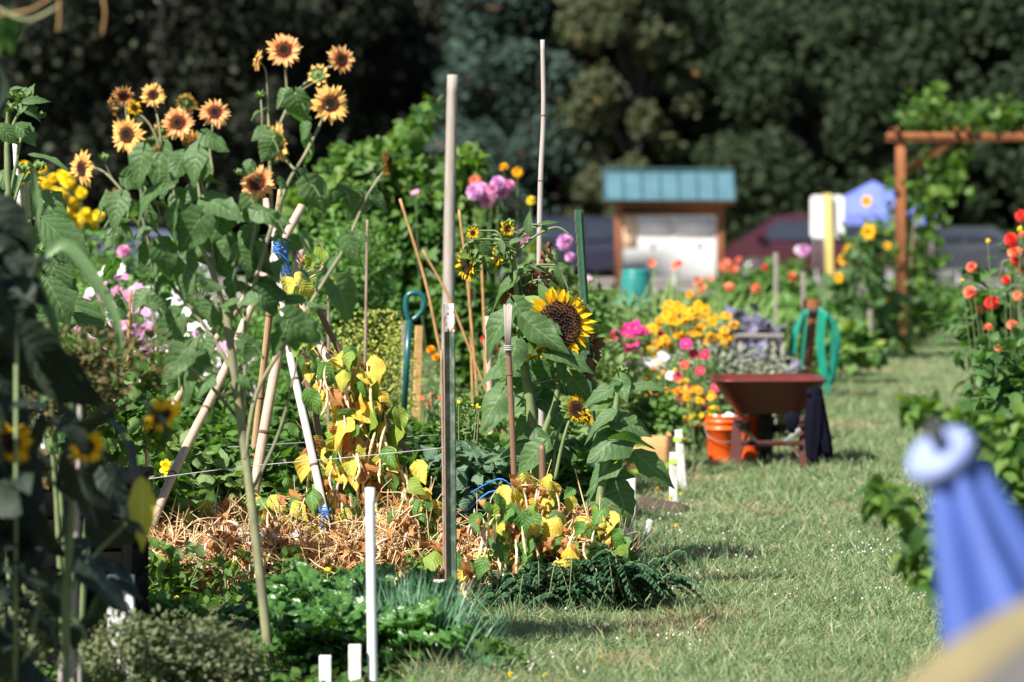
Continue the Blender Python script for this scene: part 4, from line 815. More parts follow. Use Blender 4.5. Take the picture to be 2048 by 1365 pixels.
# tall budding sunflower at the left edge, and the out-of-focus dark one in front of it
def left_sunflowers():
    z = 15.6; b = P(40, 1120, z); b.z = 0; t = thing('budding_sunflower', 'tall budding sunflower with toothed bright green leaves at the left edge', 'sunflower', b)
    mb = MB(); mb.add(tube_t(smooth_pts([b, P(10, 700, z), P(12, 500, z), P(16, 400, z), P(14, 300, z), P(15, 215, z)], 6), [S(9, z), S(8, z), S(7, z), S(4, z)], 10))
    for pts in ([(12, 480), (30, 400), (45, 355), (60, 335)], [(14, 300), (30, 240), (50, 215)], [(10, 560), (40, 480), (60, 440)], [(12, 420), (28, 350), (42, 275)], [(8, 640), (80, 560), (110, 500)]): ptube(mb, pts, z, 4, 2.5, 7)
    mb.obj('stem', M['stem'], t)
    LV = [(45, 205, 100, 193, .35), (40, 225, 58, 163, .45), (50, 225, 88, 235, .5), (30, 250, 72, 280, .8), (60, 310, 148, 322, .3), (0, 345, 35, 380, .8), (75, 390, 132, 455, .75), (85, 440, 188, 530, .55), (10, 440, 60, 480, .7), (100, 520, 130, 600, .8), (90, 555, 140, 640, .9), (120, 590, 245, 690, .3),
          (150, 630, 285, 712, .22), (60, 500, 145, 520, .6), (30, 360, 75, 350, .5), (20, 460, 100, 480, .6), (130, 470, 185, 540, .5), (0, 250, 30, 290, .7), (20, 180, 45, 170, .4), (0, 210, 25, 240, .7), (70, 590, 95, 650, .9), (30, 520, 60, 590, .8), (50, 640, 130, 700, .7), (0, 500, 40, 560, .8)]
    mb = MB()
    for i, (bx, by, tx, ty, w_) in enumerate(LV): pleaf(mb, T_ovate, bx, by, bx + (tx - bx) * 1.05, by + (ty - by) * 1.05, z + random.uniform(-0.15, 0.1), w_ * 1.7, random.uniform(-0.05, 0.05), (random.uniform(-0.7, 0.2), random.uniform(-0.9, -0.4), random.uniform(0.4, 1)))
    mb.obj('foliage', M['serrate'], t)
    for px, py, d in ((42, 195, 44), (22, 215, 34), (60, 222, 30), (80, 232, 22), (72, 335, 34), (45, 338, 26), (85, 500, 26), (25, 190, 26)): bud(t, b, px, py, z, d, (random.uniform(-.5, .5), -0.4, 1))
    # dense shaded shrub at the very edge, and the tall one outside the frame that shades this corner
    rs_ = np.random.RandomState(5)
    for lb, x0_, z_, w__, h0, h1, n_ in (('dark blurred leafy shrub hugging the left edge of the view', X(-45, 10.9), 10.9, 0.17, 0.25, 1.62, 120), ('tall leafy shrub added out of frame to shade the left corner', -2.75, 10.6, 0.8, 0.3, 2.3, 700)):
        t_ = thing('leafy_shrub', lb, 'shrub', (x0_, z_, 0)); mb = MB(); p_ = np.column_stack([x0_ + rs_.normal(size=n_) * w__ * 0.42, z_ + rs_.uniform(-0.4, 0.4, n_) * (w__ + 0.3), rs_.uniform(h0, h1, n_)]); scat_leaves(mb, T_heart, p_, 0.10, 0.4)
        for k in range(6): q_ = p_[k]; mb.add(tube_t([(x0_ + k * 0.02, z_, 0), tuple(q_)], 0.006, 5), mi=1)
        mb.obj('foliage', [M['sunleaf_shaded'], M['stem']], t_)
    # near, blurred
    z = 11.3; b = P(140, 1400, z); b.z = 0; t = thing('shaded_sunflower', 'out of focus shaded sunflower with yellow heads in the left foreground', 'sunflower', b)
    mb = MB(); mb.add(tube_t(smooth_pts([b, P(132, 1340, z), P(132, 1180, z), P(140, 1080, z), P(146, 950, z), P(150, 800, z)], 6), [S(9, z), S(9, z), S(7, z), S(5, z)], 10))
    for pts in ([(138, 1180), (180, 1120), (230, 1070), (260, 1040)], [(146, 950), (210, 900), (300, 830)], [(140, 1000), (80, 940), (30, 900)], [(150, 900), (168, 890), (175, 900)], [(132, 1220), (165, 1260), (172, 1290)]): ptube(mb, pts, z, 5, 3, 7)
    mb.obj('stem', M['stem'], t)
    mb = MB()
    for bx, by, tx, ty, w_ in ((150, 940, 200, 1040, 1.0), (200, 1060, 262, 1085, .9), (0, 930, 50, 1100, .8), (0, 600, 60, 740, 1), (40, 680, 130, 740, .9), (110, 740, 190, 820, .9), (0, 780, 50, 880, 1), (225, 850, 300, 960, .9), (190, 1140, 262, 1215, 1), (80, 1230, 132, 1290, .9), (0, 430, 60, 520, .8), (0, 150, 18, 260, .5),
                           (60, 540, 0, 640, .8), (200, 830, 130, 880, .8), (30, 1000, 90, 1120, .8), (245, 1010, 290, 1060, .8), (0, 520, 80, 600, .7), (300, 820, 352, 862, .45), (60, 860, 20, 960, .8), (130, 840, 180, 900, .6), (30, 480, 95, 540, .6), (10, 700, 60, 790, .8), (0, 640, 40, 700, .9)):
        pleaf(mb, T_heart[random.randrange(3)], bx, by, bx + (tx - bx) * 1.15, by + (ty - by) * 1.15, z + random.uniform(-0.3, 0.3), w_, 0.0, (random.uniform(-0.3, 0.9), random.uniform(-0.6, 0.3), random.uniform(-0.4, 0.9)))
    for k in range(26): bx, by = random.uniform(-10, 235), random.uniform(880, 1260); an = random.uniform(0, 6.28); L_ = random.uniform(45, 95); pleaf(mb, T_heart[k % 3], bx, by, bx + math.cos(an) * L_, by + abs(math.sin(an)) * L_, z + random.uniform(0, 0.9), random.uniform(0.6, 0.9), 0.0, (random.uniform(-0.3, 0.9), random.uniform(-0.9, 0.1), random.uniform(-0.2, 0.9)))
    mb.obj('foliage', M['sunleaf_shaded'], t)
    head(t, b, 'yellow', 22, 888, z - 0.3, 96, (0.2, -0.9, -0.25), 1); head(t, b, 'yellow', 172, 893, z - 0.2, 84, (0.25, -0.8, -0.4), 1); head(t, b, 'yellow', 322, 830, z - 0.1, 100, (0.55, -0.55, -0.75), 1); mb = MB(); pleaf(mb, T_ovate, 282, 960, 290, 1110, z - 0.1, 0.6, 0.0, (0.2, -1, 0.2)); pleaf(mb, T_ovate, 60, 905, 80, 960, z, 0.7, 0.0, (0, -1, 0.3)); mb.obj('yellow_leaves', M['beanyellow'], t)
    # long maize-like blade
    b = P(-110, 1400, 11.5); b.z = 0; t = thing('maize_plant', 'out of focus maize stalk whose long blade arches over the pink cosmos', 'maize', b)
    mb = MB(); mb.add(tube_t(smooth_pts([b, P(-60, 1100, 11.5), P(0, 850, 11.5), P(50, 600, 11.5), P(80, 420, 11.5)], 5), [0.010, 0.004], 7)); mb.obj('stalk', M['stem'], t)
    mb = MB()
    for pts, wd in (([(78, 520), (130, 490), (190, 560), (235, 650), (240, 730)], 22), ([(78, 470), (60, 520), (90, 600), (120, 690)], 16), ([(80, 600), (20, 560), (-20, 640)], 20), ([(80, 430), (70, 380), (66, 330)], 14), ([(66, 560), (105, 640), (118, 720)], 16), ([(80, 800), (120, 760), (160, 860)], 20)):
        ps = smooth_pts([P(x, y, 11.5) for x, y in pts], 6); n = len(ps); V = []; 
        for i, p in enumerate(ps):
            t_ = i / (n - 1); w_ = S(wd, 11.5) * (0.35 + 1.0 * math.sin(math.pi * min(1, t_ * 0.9 + 0.1))) * 0.5 * (1 - t_ ** 6); d = (ps[min(i + 1, n - 1)] - ps[max(i - 1, 0)]).normalized(); sd = d.cross(Vector((0.4, -1, 0.5))).normalized()
            V += [p - sd * w_, p + Vector((0, 0.01, -0.004)), p + sd * w_]
        mb.add(T(V, [f for i in range(n - 1) for f in ((i * 3, i * 3 + 1, i * 3 + 4, i * 3 + 3), (i * 3 + 1, i * 3 + 2, i * 3 + 5, i * 3 + 4))]))
    mb.obj('blades', M['serrate'], t)
random.seed(36); RS.seed(36); left_sunflowers()

# ================================================================== POLES, STAKES, POSTS
def pole(name, label, cat, pts, r0, r1, mat, node=None, sides=10, z=None, group=None, gap=0.3, parts=None, top_hollow=True, foot=True):
    ps = [P(p[0], p[1], p[2]) for p in pts]
    if foot and ps[0].z > 0.01:                         # run the foot down into the ground along its own line
        d = (ps[0] - ps[1]).normalized(); k = (ps[0].z + 0.05) / max(1e-3, -d.z); ps.insert(0, ps[0] + d * k)
    o = thing(name, label, cat, ps[0], group)
    sp = smooth_pts(ps, 5) if len(ps) > 2 else [ps[0].lerp(ps[1], i / 12) for i in range(13)]
    mb = MB(); a, b = S(r0, pts[0][2]), S(r1, pts[-1][2]); mb.add(tube_t(sp, [a, b], sides))
    if node:
        L = sum((sp[i + 1] - sp[i]).length for i in range(len(sp) - 1)); d = random.uniform(0.1, gap)
        while d < L - 0.02:
            acc = 0
            for i in range(len(sp) - 1):
                s_ = (sp[i + 1] - sp[i]).length
                if acc + s_ > d: break
                acc += s_
            q = sp[i].lerp(sp[i + 1], (d - acc) / max(s_, 1e-6)); dr = (sp[i + 1] - sp[i]).normalized(); rr = a + (b - a) * d / L
            mb.add(lathe_t([(1.0, -0.45), (1.16, -0.1), (1.16, 0.06), (1.0, 0.3)], sides), [q], facing(dr), rr * 1.02, mi=1); d += gap * random.uniform(0.75, 1.25)
    mb.obj('cane' if node else 'shaft', [mat, node] if node else mat, o)
    return o
BG = 'bamboo poles of the bean teepee'
pole('bamboo_pole', 'pinkish bamboo pole leaning from the lower left up to the teepee top', 'bamboo pole', [(270, 1145, 16.4), (300, 1062, 16.7), (350, 940, 17.1), (450, 740, 17.6), (520, 572, 17.7), (604, 412, 17.85)], 10, 8.5, M['bam_pink'], M['bam_node'], group=BG, gap=0.42)
pole('bamboo_pole', 'second pinkish bamboo pole slanting just above and behind the left leg of the teepee', 'bamboo pole', [(200, 1060, 18.6), (300, 893, 18.45), (395, 735, 18.3), (515, 562, 18.1), (575, 475, 18.0)], 8.5, 7, M['bam_pink'], M['bam_node'], group=BG, gap=0.4)
pole('bamboo_pole', 'golden tan bamboo pole rising almost upright through the teepee to its top knot', 'bamboo pole', [(497, 1000, 18.3), (520, 800, 18.2), (541, 610, 18.05), (551, 480, 17.95), (562, 380, 17.9)], 8, 7, M['bam_tan'], M['bam_node'], group=BG, gap=0.36)
pole('bamboo_pole', 'thickest weathered bamboo pole standing in the white trough of the teepee', 'bamboo pole', [(492, 1092, 17.5), (525, 880, 17.6), (560, 690, 17.7), (590, 560, 17.8), (602, 500, 17.85)], 12, 8.5, M['bam_pink'], M['bam_node'], group=BG, gap=0.45)
pw = pole('bamboo_pole', 'pale grey bamboo pole with a black line down it and blue twine near its foot', 'bamboo pole', [(655, 1052, 17.1), (618, 880, 17.25), (582, 720, 17.4), (566, 620, 17.5), (548, 470, 17.65)], 9.5, 7, M['bam_pale'], M['bam_node'], group=BG, gap=0.4)
mb = MB(); ptube(mb, [(664, 1052), (627, 880), (590, 715)], 17.05, 1.6, 1.6, 5); mb.obj('black_line', M['black'], pw)
pole('bamboo_pole', 'brown bamboo pole behind the yellow bean leaves in the teepee middle', 'bamboo pole', [(668, 1030, 17.9), (645, 900, 17.9), (620, 785, 17.9), (592, 660, 17.9), (560, 560, 17.9)], 8, 7, M['bam_brown'], M['bam_node'], group=BG, gap=0.3)
pole('bamboo_pole', 'long bean wrapped bamboo pole slanting down to the lower right of the teepee', 'bamboo pole', [(822, 1062, 17.0), (760, 920, 17.2), (700, 800, 17.35), (640, 690, 17.5), (585, 570, 17.65), (530, 400, 17.85)], 10, 8, M['bam_pink'], M['bam_node'], group=BG, gap=0.4)
pole('bamboo_pole', 'dark thin bamboo pole running beside the bean wrapped one', 'bamboo pole', [(735, 790, 18.0), (700, 740, 18.0), (640, 625, 17.95), (585, 500, 17.9)], 7, 6, M['bam_brown'], M['bam_node'], group=BG, gap=0.3)
def twine():
    c = P(562, 492, 17.6); mb = MB()
    for k in range(16):
        r = 0.034 + random.uniform(-0.003, 0.004); z0 = random.uniform(-0.03, 0.03); ph = random.uniform(0, 6); tl = random.uniform(-0.012, 0.012)
        mb.add(tube_t([c + Vector((math.cos(a + ph) * r, 0.1 + math.sin(a + ph) * (r + 0.16) - 0.06, z0 + tl * math.cos(a))) for a in np.linspace(0, 6.3, 14)], 0.0028, 5))
    for k in range(14):
        a = c + Vector((random.uniform(0, 0.03), -0.07, -0.02)); mb.add(tube_t(smooth_pts([a, a + Vector((0.01, -0.01, -0.04)), a + Vector((random.uniform(0.0, 0.03), 0, -0.1 + random.uniform(-0.02, 0.02)))]), 0.0022, 4))
    for k in range(22):
        a = c + Vector((random.uniform(-0.035, 0.035), -0.08, random.uniform(-0.03, 0.035))); mb.add(tube_t([a, a + Vector((random.uniform(-0.02, 0.02), -0.01, random.uniform(-0.012, 0.012)))], 0.0013, 3))
    tag(mb.obj('twine_wrap', M['twine']), 'bright blue twine bound round the crossing of the bamboo teepee', 'twine')
    for px, py, z, lb in ((650, 1026, 17.05, 'blue twine tied round the foot of the pale grey bamboo pole'), (1022, 985, 17.3, 'blue twine looped at the foot of the split brown cane')):
        c = P(px, py, z); mb = MB()
        for k in range(5): mb.add(tube_t([c + Vector((math.cos(a) * 0.028, 0.02 + math.sin(a) * 0.03, 0.006 * k - 0.01 + 0.006 * math.cos(a + k))) for a in np.linspace(0, 6.3, 12)], 0.003, 5))
        mb.add(tube_t(smooth_pts([c, c + Vector((-0.02, -0.02, -0.05)), c + Vector((0.0, -0.02, -0.09))]), 0.003, 5))
        if px > 1000: mb.add(tube_t(smooth_pts([c, c + Vector((-0.1, 0, 0.0)), c + Vector((-0.2, 0, -0.09))]), 0.004, 5)); mb.add(tube_t(smooth_pts([c + Vector((0, 0, 0.03)), c + Vector((-0.06, 0, 0.06)), c + Vector((-0.2, 0.1, -0.02))]), 0.004, 5))
        tag(mb.obj('twine_tie', M['twine']), lb, 'twine')
random.seed(26); RS.seed(26); twine()
pole('wooden_post', 'tall round weathered grey wooden post behind the metal stake', 'post', [(893, 800, 22.5), (897, 600, 22.5), (900, 400, 22.5), (905, 150, 22.5)], 14.5, 10.5, M['oldwood'], None, 14)
pole('bamboo_pole', 'tallest thin bamboo cane rising above the giant sunflower', 'bamboo pole', [(1084, 900, 18.1), (1079, 560, 18.1), (1081, 370, 18.1), (1087, 230, 18.1), (1085, 80, 18.1)], 7, 4.6, M['bam_grey'], M['bam_node'], gap=0.38)
for lb, pts, r, m in (('pale upright cane left of the dill bush', [(657, 700, 21), (657, 590, 21)], 3, 'cane_grey'), ('tall thin grey cane behind the dill bush', [(731, 690, 20.5), (733, 560, 20.5), (735, 440, 20.5)], 3.4, 'cane_grey'), ('amber cane leaning left towards the top of the tall wooden post', [(880, 700, 21), (850, 560, 21), (800, 398, 21)], 3.4, 'cane'),
                      ('amber cane crossing behind the tall wooden post', [(948, 720, 21), (900, 600, 21), (845, 500, 21)], 3, 'cane'), ('amber cane fanning out under the ragged sunflower head', [(955, 790, 21), (935, 560, 21), (918, 420, 21)], 3.2, 'cane'), ('lighter amber cane in the middle of the fan', [(945, 790, 21.3), (940, 600, 21.3), (935, 470, 21.3)], 3, 'cane'),
                      ('upright reddish cane at the right of the fan', [(972, 790, 21.3), (968, 640, 21.3), (962, 500, 21.3)], 3.4, 'cane'), ('amber cane standing among pink and white cosmos', [(257, 700, 23), (258, 640, 23), (262, 580, 23)], 4, 'cane'), ('orange cane below the curled sunflower leaf', [(396, 800, 20), (397, 740, 20)], 3.5, 'cane'),
                      ('grey cane tied beside the metal stake', [(888, 1100, 16.4), (886, 900, 16.4), (883, 700, 16.4)], 3.2, 'cane_grey'), ('bent grey cane with a pale tip left of the teepee', [(296, 1060, 16.9), (292, 860, 16.9), (281, 760, 16.9), (268, 702, 16.9)], 4.2, 'bam_pink'), ('short grey cane left of the bent one', [(218, 1040, 17.2), (226, 860, 17.2), (233, 765, 17.2)], 4, 'bam_grey'),
                      ('blurred white stake in the left foreground', [(152, 1100, 12.2), (158, 900, 12.2), (160, 785, 12.2)], 6, 'bam_grey'), ('white stick behind the toothed leaves at the left edge', [(46, 480, 16.2), (36, 380, 16.2), (30, 285, 16.2)], 6, 'whitewood'), ('pale peg at the bottom left corner', [(123, 1390, 12.3), (123, 1315, 12.3)], 8, 'bam_grey'), ('thin pale peg beside the corner peg', [(160, 1390, 12.3), (160, 1320, 12.3)], 5, 'bam_grey'),
                      ('pale thick cane behind the drooping sunflower leaves', [(980, 795, 20), (975, 633, 20)], 7, 'bam_pink'), ('short cut stub of bamboo above the yellow bean leaves', [(1086, 985, 17.0), (1084, 890, 17.0)], 8, 'bam_brown')):
    pole('garden_cane', lb, 'cane', pts, r, r * 0.85, M[m], None, 8, group='garden canes')
# split brown cane
def split_cane():
    o = pole('split_cane', 'brown split cane with a frayed grey top in front of the giant sunflower', 'cane', [(1030, 1000, 16.9), (1024, 850, 16.9), (1018, 720, 16.9), (1016, 660, 16.9)], 6.5, 6, M['bam_brown'], M['bam_node'], gap=0.5)
    mb = MB()
    for k in range(5): x = -6 + 3 * k; mb.add(tube_t([P(1016 + x * 0.6, 700, 16.88), P(1016 + x * 1.2, 607 + random.uniform(0, 4), 16.88)], [0.005, 0.005], 6))
    mb.obj('frayed_top', M['oldwood'], o); mb = MB()
    for k in range(3): mb.add(tube_t([P(1017, 692 + 4 * k, 16.88) + Vector((math.cos(a) * 0.021, math.sin(a) * 0.021, 0)) for a in np.linspace(0, 6.3, 10)], 0.003, 4))
    mb.obj('wire_tie', M['wire'], o)
split_cane()
def tpost(label, pts, wpx, z, mats, tip, notch, rot):
    a, b = P(pts[0], pts[1], z), P(pts[2], pts[3], z); d = (b - a).normalized(); a = a + d * (-(a.z + 0.05) / d.z) if a.z > 0 else a
    L = (b - a).length; t = thing('metal_fence_stake', label, 'stake', a); hw = S(wpx, z) / 2; th = 0.0035
    R = frames([d], [rotz(rot) @ np.array([0, -1, 0])])[0]
    prof = lambda s0, s1, e: [box_t((s0, -hw - e, -th - e), (s1, hw + e, th + e), 0.001), box_t((s0, -th - e, th + e + 0.0005), (s1, th + e, hw * 1.2 + e), 0.001)]
    mb = MB(); [mb.add(x, [a], R) for x in prof(0, L - tip, 0)]
    mb.obj('post_body', M[mats[0]], t, False)
    if tip: mb = MB(); [mb.add(x, [a], R) for x in prof(L - tip + 0.0005, L, 0.0004)]; mb.obj('painted_tip', M[mats[1]], t, False)
    mb = MB(); s_ = 0.25
    while s_ < L - 0.03: mb.add(box_t((s_, -0.006, -th - 0.009), (s_ + 0.016, 0.006, -th - 0.0005), 0.001) if not notch else box_t((s_, hw, -th), (s_ + 0.018, hw + 0.009, th), 0.002), [a], R); s_ += 0.055
    mb.obj('studs', M[mats[2]], t, False)
    mb = MB(); mb.add(box_t((0, hw - 0.006, -th - 0.0015), (L - 0.002, hw + 0.0015, -th - 0.0002)), [a], R); mb.add(box_t((0, hw + 0.0008, -th), (L, hw + 0.0022, th)), [a], R)
    mb.obj('rusty_edge', M['rust'], t, False)
tpost('white tipped dark green metal stake with rusty edge standing by the chives', (903, 1260, 898, 608), 27, 15.9, ('tpost_grey', 'tpost_white', 'tpost_green'), S(56, 15.9), False, 0.75)
tpost('bright green notched metal stake behind the giant sunflower', (1175, 700, 1158, 420), 16, 19.0, ('tpost_green', 'tpost_green', 'tpost_green'), 0, True, 0.25)
def sticks():
    z = 13.35; o = pole('white_pipe', 'upright glossy white plastic pipe in front of the chard', 'pipe', [(746, 1390, z), (743, 1200, z), (740, 976, z)], 10.2, 9.6, M['pvc'], None, 18)
    for lb, x0, x1, yt, z in (('short grey white wooden stake at the bottom edge left of the pipe', 637, 661, 1312, 13.2), ('taller chipped white wooden stake just left of the pipe', 696, 721, 1290, 13.3)):
        t = tag(one(box_t((X(x0, z), z, -0.05), (X(x1, z), z + 0.018, P(0, yt, z).z), 0.002), 'wooden_stake', M['whitewood'], smooth=False), lb, 'stake')
    for lb, xc, yt, yb, w_, z, m, tl in (('white folded plant marker beside the metal stake', 880, 1160, 1285, 25, 15.6, 'whitewood', 0.06), ('bent white plant marker above the dark ferny leaves', 1160, 1083, 1180, 26, 16.7, 'whitewood', 0.2), ('white marker stake at the foot of the young sunflower', 1262, 955, 1020, 17, 20.5, 'whitewood', 0.0),
                                         ('low white marker stake hidden by the hanging sunflower leaf', 1255, 1032, 1095, 15, 18, 'whitewood', 0.0), ('leaning white wooden stake wrapped with lime tape at the pine bed corner', 1357, 860, 955, 15, 23.0, 'whitewood', -0.08), ('upright white wooden stake in front of the lime taped one', 1347, 905, 992, 15, 22.0, 'whitewood', 0.0), ('thin brown peg beside the white marker stake', 1251, 930, 1000, 6, 20.6, 'cedar', 0.0),
                                         ('white end board at the near corner of the pine bed', 1300, 1040, 1062, 9, 19.6, 'whitewood', 0.3), ('weathered upright board behind the spade', 809, 642, 722, 12, 23.0, 'oldwood', 0.0), ('pale pine plank standing beside the spade', 838, 652, 758, 15, 22.5, 'pine', 0.03),
                                         ('grey galvanised stake behind the wheelbarrow with white top', 1552, 506, 700, 9, 36, 'oldwood', 0.0), ('second grey stake with pinkish tip beside the hose post', 1606, 545, 760, 9, 34, 'oldwood', -0.02), ('white base of the blurred green stake at the right edge', 2003, 938, 1040, 20, 12.6, 'whitewood', 0.0), ('pale stick standing left of the arbor post', 1740, 620, 740, 9, 42, 'oldwood', 0.0)):
        a = P(xc, yb, z); a.z = -0.03; top = P(xc, yt, z); d = Vector((tl * (top.z), 0, top.z + 0.03)); a.x = top.x - tl * top.z; R = frames([d], [(0.35, -1, 0)])[0]; hw = S(w_, z) / 2
        o = one(box_t((0, -hw, -0.009), (d.length, hw, 0.009), 0.002), 'wooden_stake', M[m], None, False, pos=[a], R=R); tag(o, lb, 'stake')
random.seed(27); RS.seed(27); sticks()
def strings():
    mb = MB(); ptube(mb, [(225, 968, 16.6), (480, 935, 16.5), (700, 915, 16.3), (889, 896, 16.2)], 16.4, 0.9, 0.9, 4); tag(mb.obj('guide_string', M['wire']), 'thin grey string stretched across the bean teepee to the metal stake', 'string')
    mb = MB(); ptube(mb, [(300, 906, 18.4), (480, 893, 18.2), (880, 870, 18)], 18.2, 0.6, 0.6, 4); tag(mb.obj('guide_string', M['wire']), 'fainter upper string running behind the bamboo poles', 'string')
    mb = MB(); z = 22.4; a, b = P(1232, 948, z), P(1350, 924, z)
    mb.add(T([a, b, b + Vector((0, 0.01, -0.03)), a + Vector((0, 0.01, -0.022))], [(0, 1, 2, 3)])); mb.add(T([a + Vector((0, .004, .004)), b + Vector((0, .004, .004)), b + Vector((0, 0.014, -0.026)), a + Vector((0, 0.014, -0.018))], [(0, 1, 2, 3)]))
    for q in (P(1347, 924, 22.0), P(1355, 880, 23.0)): mb.add(box_t((-0.024, -0.016, -0.014), (0.024, 0.03, 0.016), 0.003), [q])
    tag(mb.obj('lime_tape', M['tape'], None, False), 'lime green tape tied round two white stakes by the pine bed', 'tape')
strings()
random.seed(31); RS.seed(31)
# ================================================================== BUSHES AND FLOWERS
def bush(name, label, cat, px, z, wpx, ytop, tm, size, mat, n, group=None, depth=None, lumps=7, up=0.6, ybot=None, shell=0.4, stems=7, sq=None, part='foliage', smat='stem'):
    x = X(px, z); w_ = S(wpx, z); h = max(0.08, P(0, ytop, z).z); d = depth or w_ * 0.8; t = thing(name, label, cat, (x, z, 0), group)
    p, u = dome(n, w_, d, h, shell, lumps)
    if ybot is not None: p[:, 2] = np.interp(p[:, 2], [0, h], [P(0, ybot, z).z, h])
    p[:, 0] += x; p[:, 1] += z
    mb = MB(); scat_leaves(mb, tm, p, size, up, u, sq=sq)
    for k in range(stems):
        q = p[RS.randint(len(p))]; mb.add(tube_t(smooth_pts([(x + (q[0] - x) * 0.2, z + (q[1] - z) * 0.2, -0.01), ((x + q[0]) / 2, (z + q[1]) / 2, q[2] * 0.6), q], 4), [0.007 * (1 + h), 0.003], 5), mi=1)
    mb.obj(part, [mat, M[smat]], t); return t
def flower_mesh(key, kind, mat, eye):
    mb = MB(); rs = np.random.RandomState(len(key) * 7 + 3)
    def ring(n, r0, ln, wd, tilt, tm, zz=0.0, j=0.1):
        a = np.arange(n) * 2 * math.pi / n + rs.normal(size=n) * 0.05 + r0; ti = tilt + rs.normal(size=n) * j; ax = np.column_stack([np.cos(a), np.sin(a), ti])
        nr = np.column_stack([-np.cos(a) * ti, -np.sin(a) * ti, np.ones(n)]); mb.add(tm, np.column_stack([np.cos(a) * r0, np.sin(a) * r0, np.full(n, zz)]), frames(ax, nr), np.column_stack([np.full(n, ln), np.full(n, wd), np.full(n, ln)]))
    if kind == 'cosmos': ring(8, 0.12, 0.88, 1.25, 0.12, T_petbroad); mb.add(lathe_t([(0.17, 0.0), (0.16, 0.08), (0.0, 0.13)], 8), mi=1)
    if kind == 'daisy': ring(13, 0.2, 0.8, 1.0, -0.12, T_petal); ring(9, 0.2, 0.7, 1.1, 0.02, T_petal, 0.02); mb.add(lathe_t([(0.26, 0.0), (0.24, 0.16), (0.12, 0.26), (0.0, 0.28)], 10), mi=1)
    if kind == 'pompon':
        for k, (tl, l, zz) in enumerate(((-0.5, 0.85, -0.1), (-0.1, 0.9, 0), (0.35, 0.9, 0.08), (0.9, 0.85, 0.15), (1.8, 0.8, 0.2), (4, 0.75, 0.22))): ring(13 - 2 * k, 0.08, l, 1.1, tl, T_petbroad, zz, 0.1)
    if kind == 'spiky':
        for k, (tl, l) in enumerate(((-0.3, 1.0), (0.1, 1.0), (0.6, 0.9), (1.5, 0.8))): ring(15 - 2 * k, 0.08, l, 0.8, tl, T_petal, 0.05 * k, 0.15)
    if kind == 'trumpet': ring(6, 0.1, 1.0, 1.3, 0.6, T_petbroad, 0, 0.2); ring(5, 0.1, 0.7, 1.1, 1.2, T_petbroad, 0.02, 0.2)
    return mb.mesh('flower_' + key, [mat, M[eye]])
FM = {}
def fm(kind, col, eye='eye'):
    k = kind + '_' + col
    if k not in FM: FM[k] = flower_mesh(k, kind, M[col], eye)
    return FM[k]
def flowers(t, lst, z, stem_mat='stem', zspread=0.15, face=(0, -0.75, 0.6), jit=0.5, stems=True, part='flower'):
    base = t.location.copy(); mb = MB()
    for kind, col, px, py, d in lst:
        zz = z + random.uniform(-zspread, zspread); p = P(px, py, zz); r = S(d, z) / 2; f = Vector(face) + Vector([random.uniform(-jit, jit) for _ in range(3)])
        child(fm(kind, col, 'eye_dark' if kind == 'daisy' else 'eye'), part, t, p - base, facing(f, random.uniform(0, 6)), r * random.uniform(0.85, 1.1))
        if stems and p.z > 0.1:
            b = Vector((p.x + (base.x - p.x) * 0.3, p.y + 0.03, max(0.0, p.z * 0.1))); mb.add(tube_t(smooth_pts([b, (b + p) / 2 + Vector((random.uniform(-.03, .03), 0, 0)), p - f.normalized() * r * 0.2], 3), [0.004, 0.003], 4, False))
    if mb.V: mb.obj('flower_stems', M[stem_mat], t)
def blob(n, cx, cy_, rx_, ry_, kinds, d):
    out = []
    for i in range(n):
        a = random.uniform(0, 6.28); q = math.sqrt(random.random()); k = random.choice(kinds); out.append((k[0], k[1], cx + math.cos(a) * q * rx_, cy_ + math.sin(a) * q * ry_, d * random.uniform(0.75, 1.15)))
    return out
LEAFY = [T_bean[0], T_bean[1], T_ovate]
# --- low green mass behind and around the teepee
GB = 'low leafy bean plants filling the bed behind the bamboo teepee'
for px, z, w_, yt in ((230, 17.6, 200, 880), (360, 18.2, 180, 905), (470, 18.4, 160, 880), (590, 18.6, 170, 900), (700, 18.8, 170, 905), (800, 18.6, 170, 900), (900, 18.8, 150, 915), (980, 18.6, 150, 925), (1060, 18.9, 140, 900),
                      (300, 19.6, 190, 810), (430, 19.8, 180, 800), (560, 20.0, 170, 815), (690, 20.2, 170, 835), (830, 20.4, 160, 850), (930, 20.4, 140, 840), (1120, 20.6, 140, 850),
                      (210, 21.2, 200, 740), (380, 21.6, 190, 735), (530, 21.8, 170, 745), (650, 22.0, 150, 760), (780, 22.4, 140, 790), (1000, 22.4, 160, 780), (1180, 22.5, 140, 800)):
    bush('bean_plant', 'low green bean plant in the leafy bed behind the bamboo poles', 'bean plant', px, z, w_, yt, LEAFY, 0.085, M[random.choice(['veg', 'veg', 'beanleaf', 'veg_pale'])], 420, GB)
for px, z, w_, yt, m, lb in ((200, 16.9, 170, 730, 'veg', 'tall tangled green vine plant just right of the toothed sunflower leaves'), (330, 17.3, 170, 960, 'beanleaf', 'green bean plant between the two left bamboo legs'), (600, 17.8, 140, 985, 'beanleaf', 'green bean plant at the centre under the teepee'),
                             (990, 17.8, 170, 930, 'veg_blue', 'blue green leafy plant at the foot of the split cane'), (840, 17.6, 150, 950, 'veg', 'green nasturtium like plant behind the metal stake'), (1130, 17.9, 120, 900, 'veg', 'shaded leafy plant under the giant sunflower')):
    bush('leafy_plant', lb, 'plant', px, z, w_, yt, LEAFY, 0.08, M[m], 520)
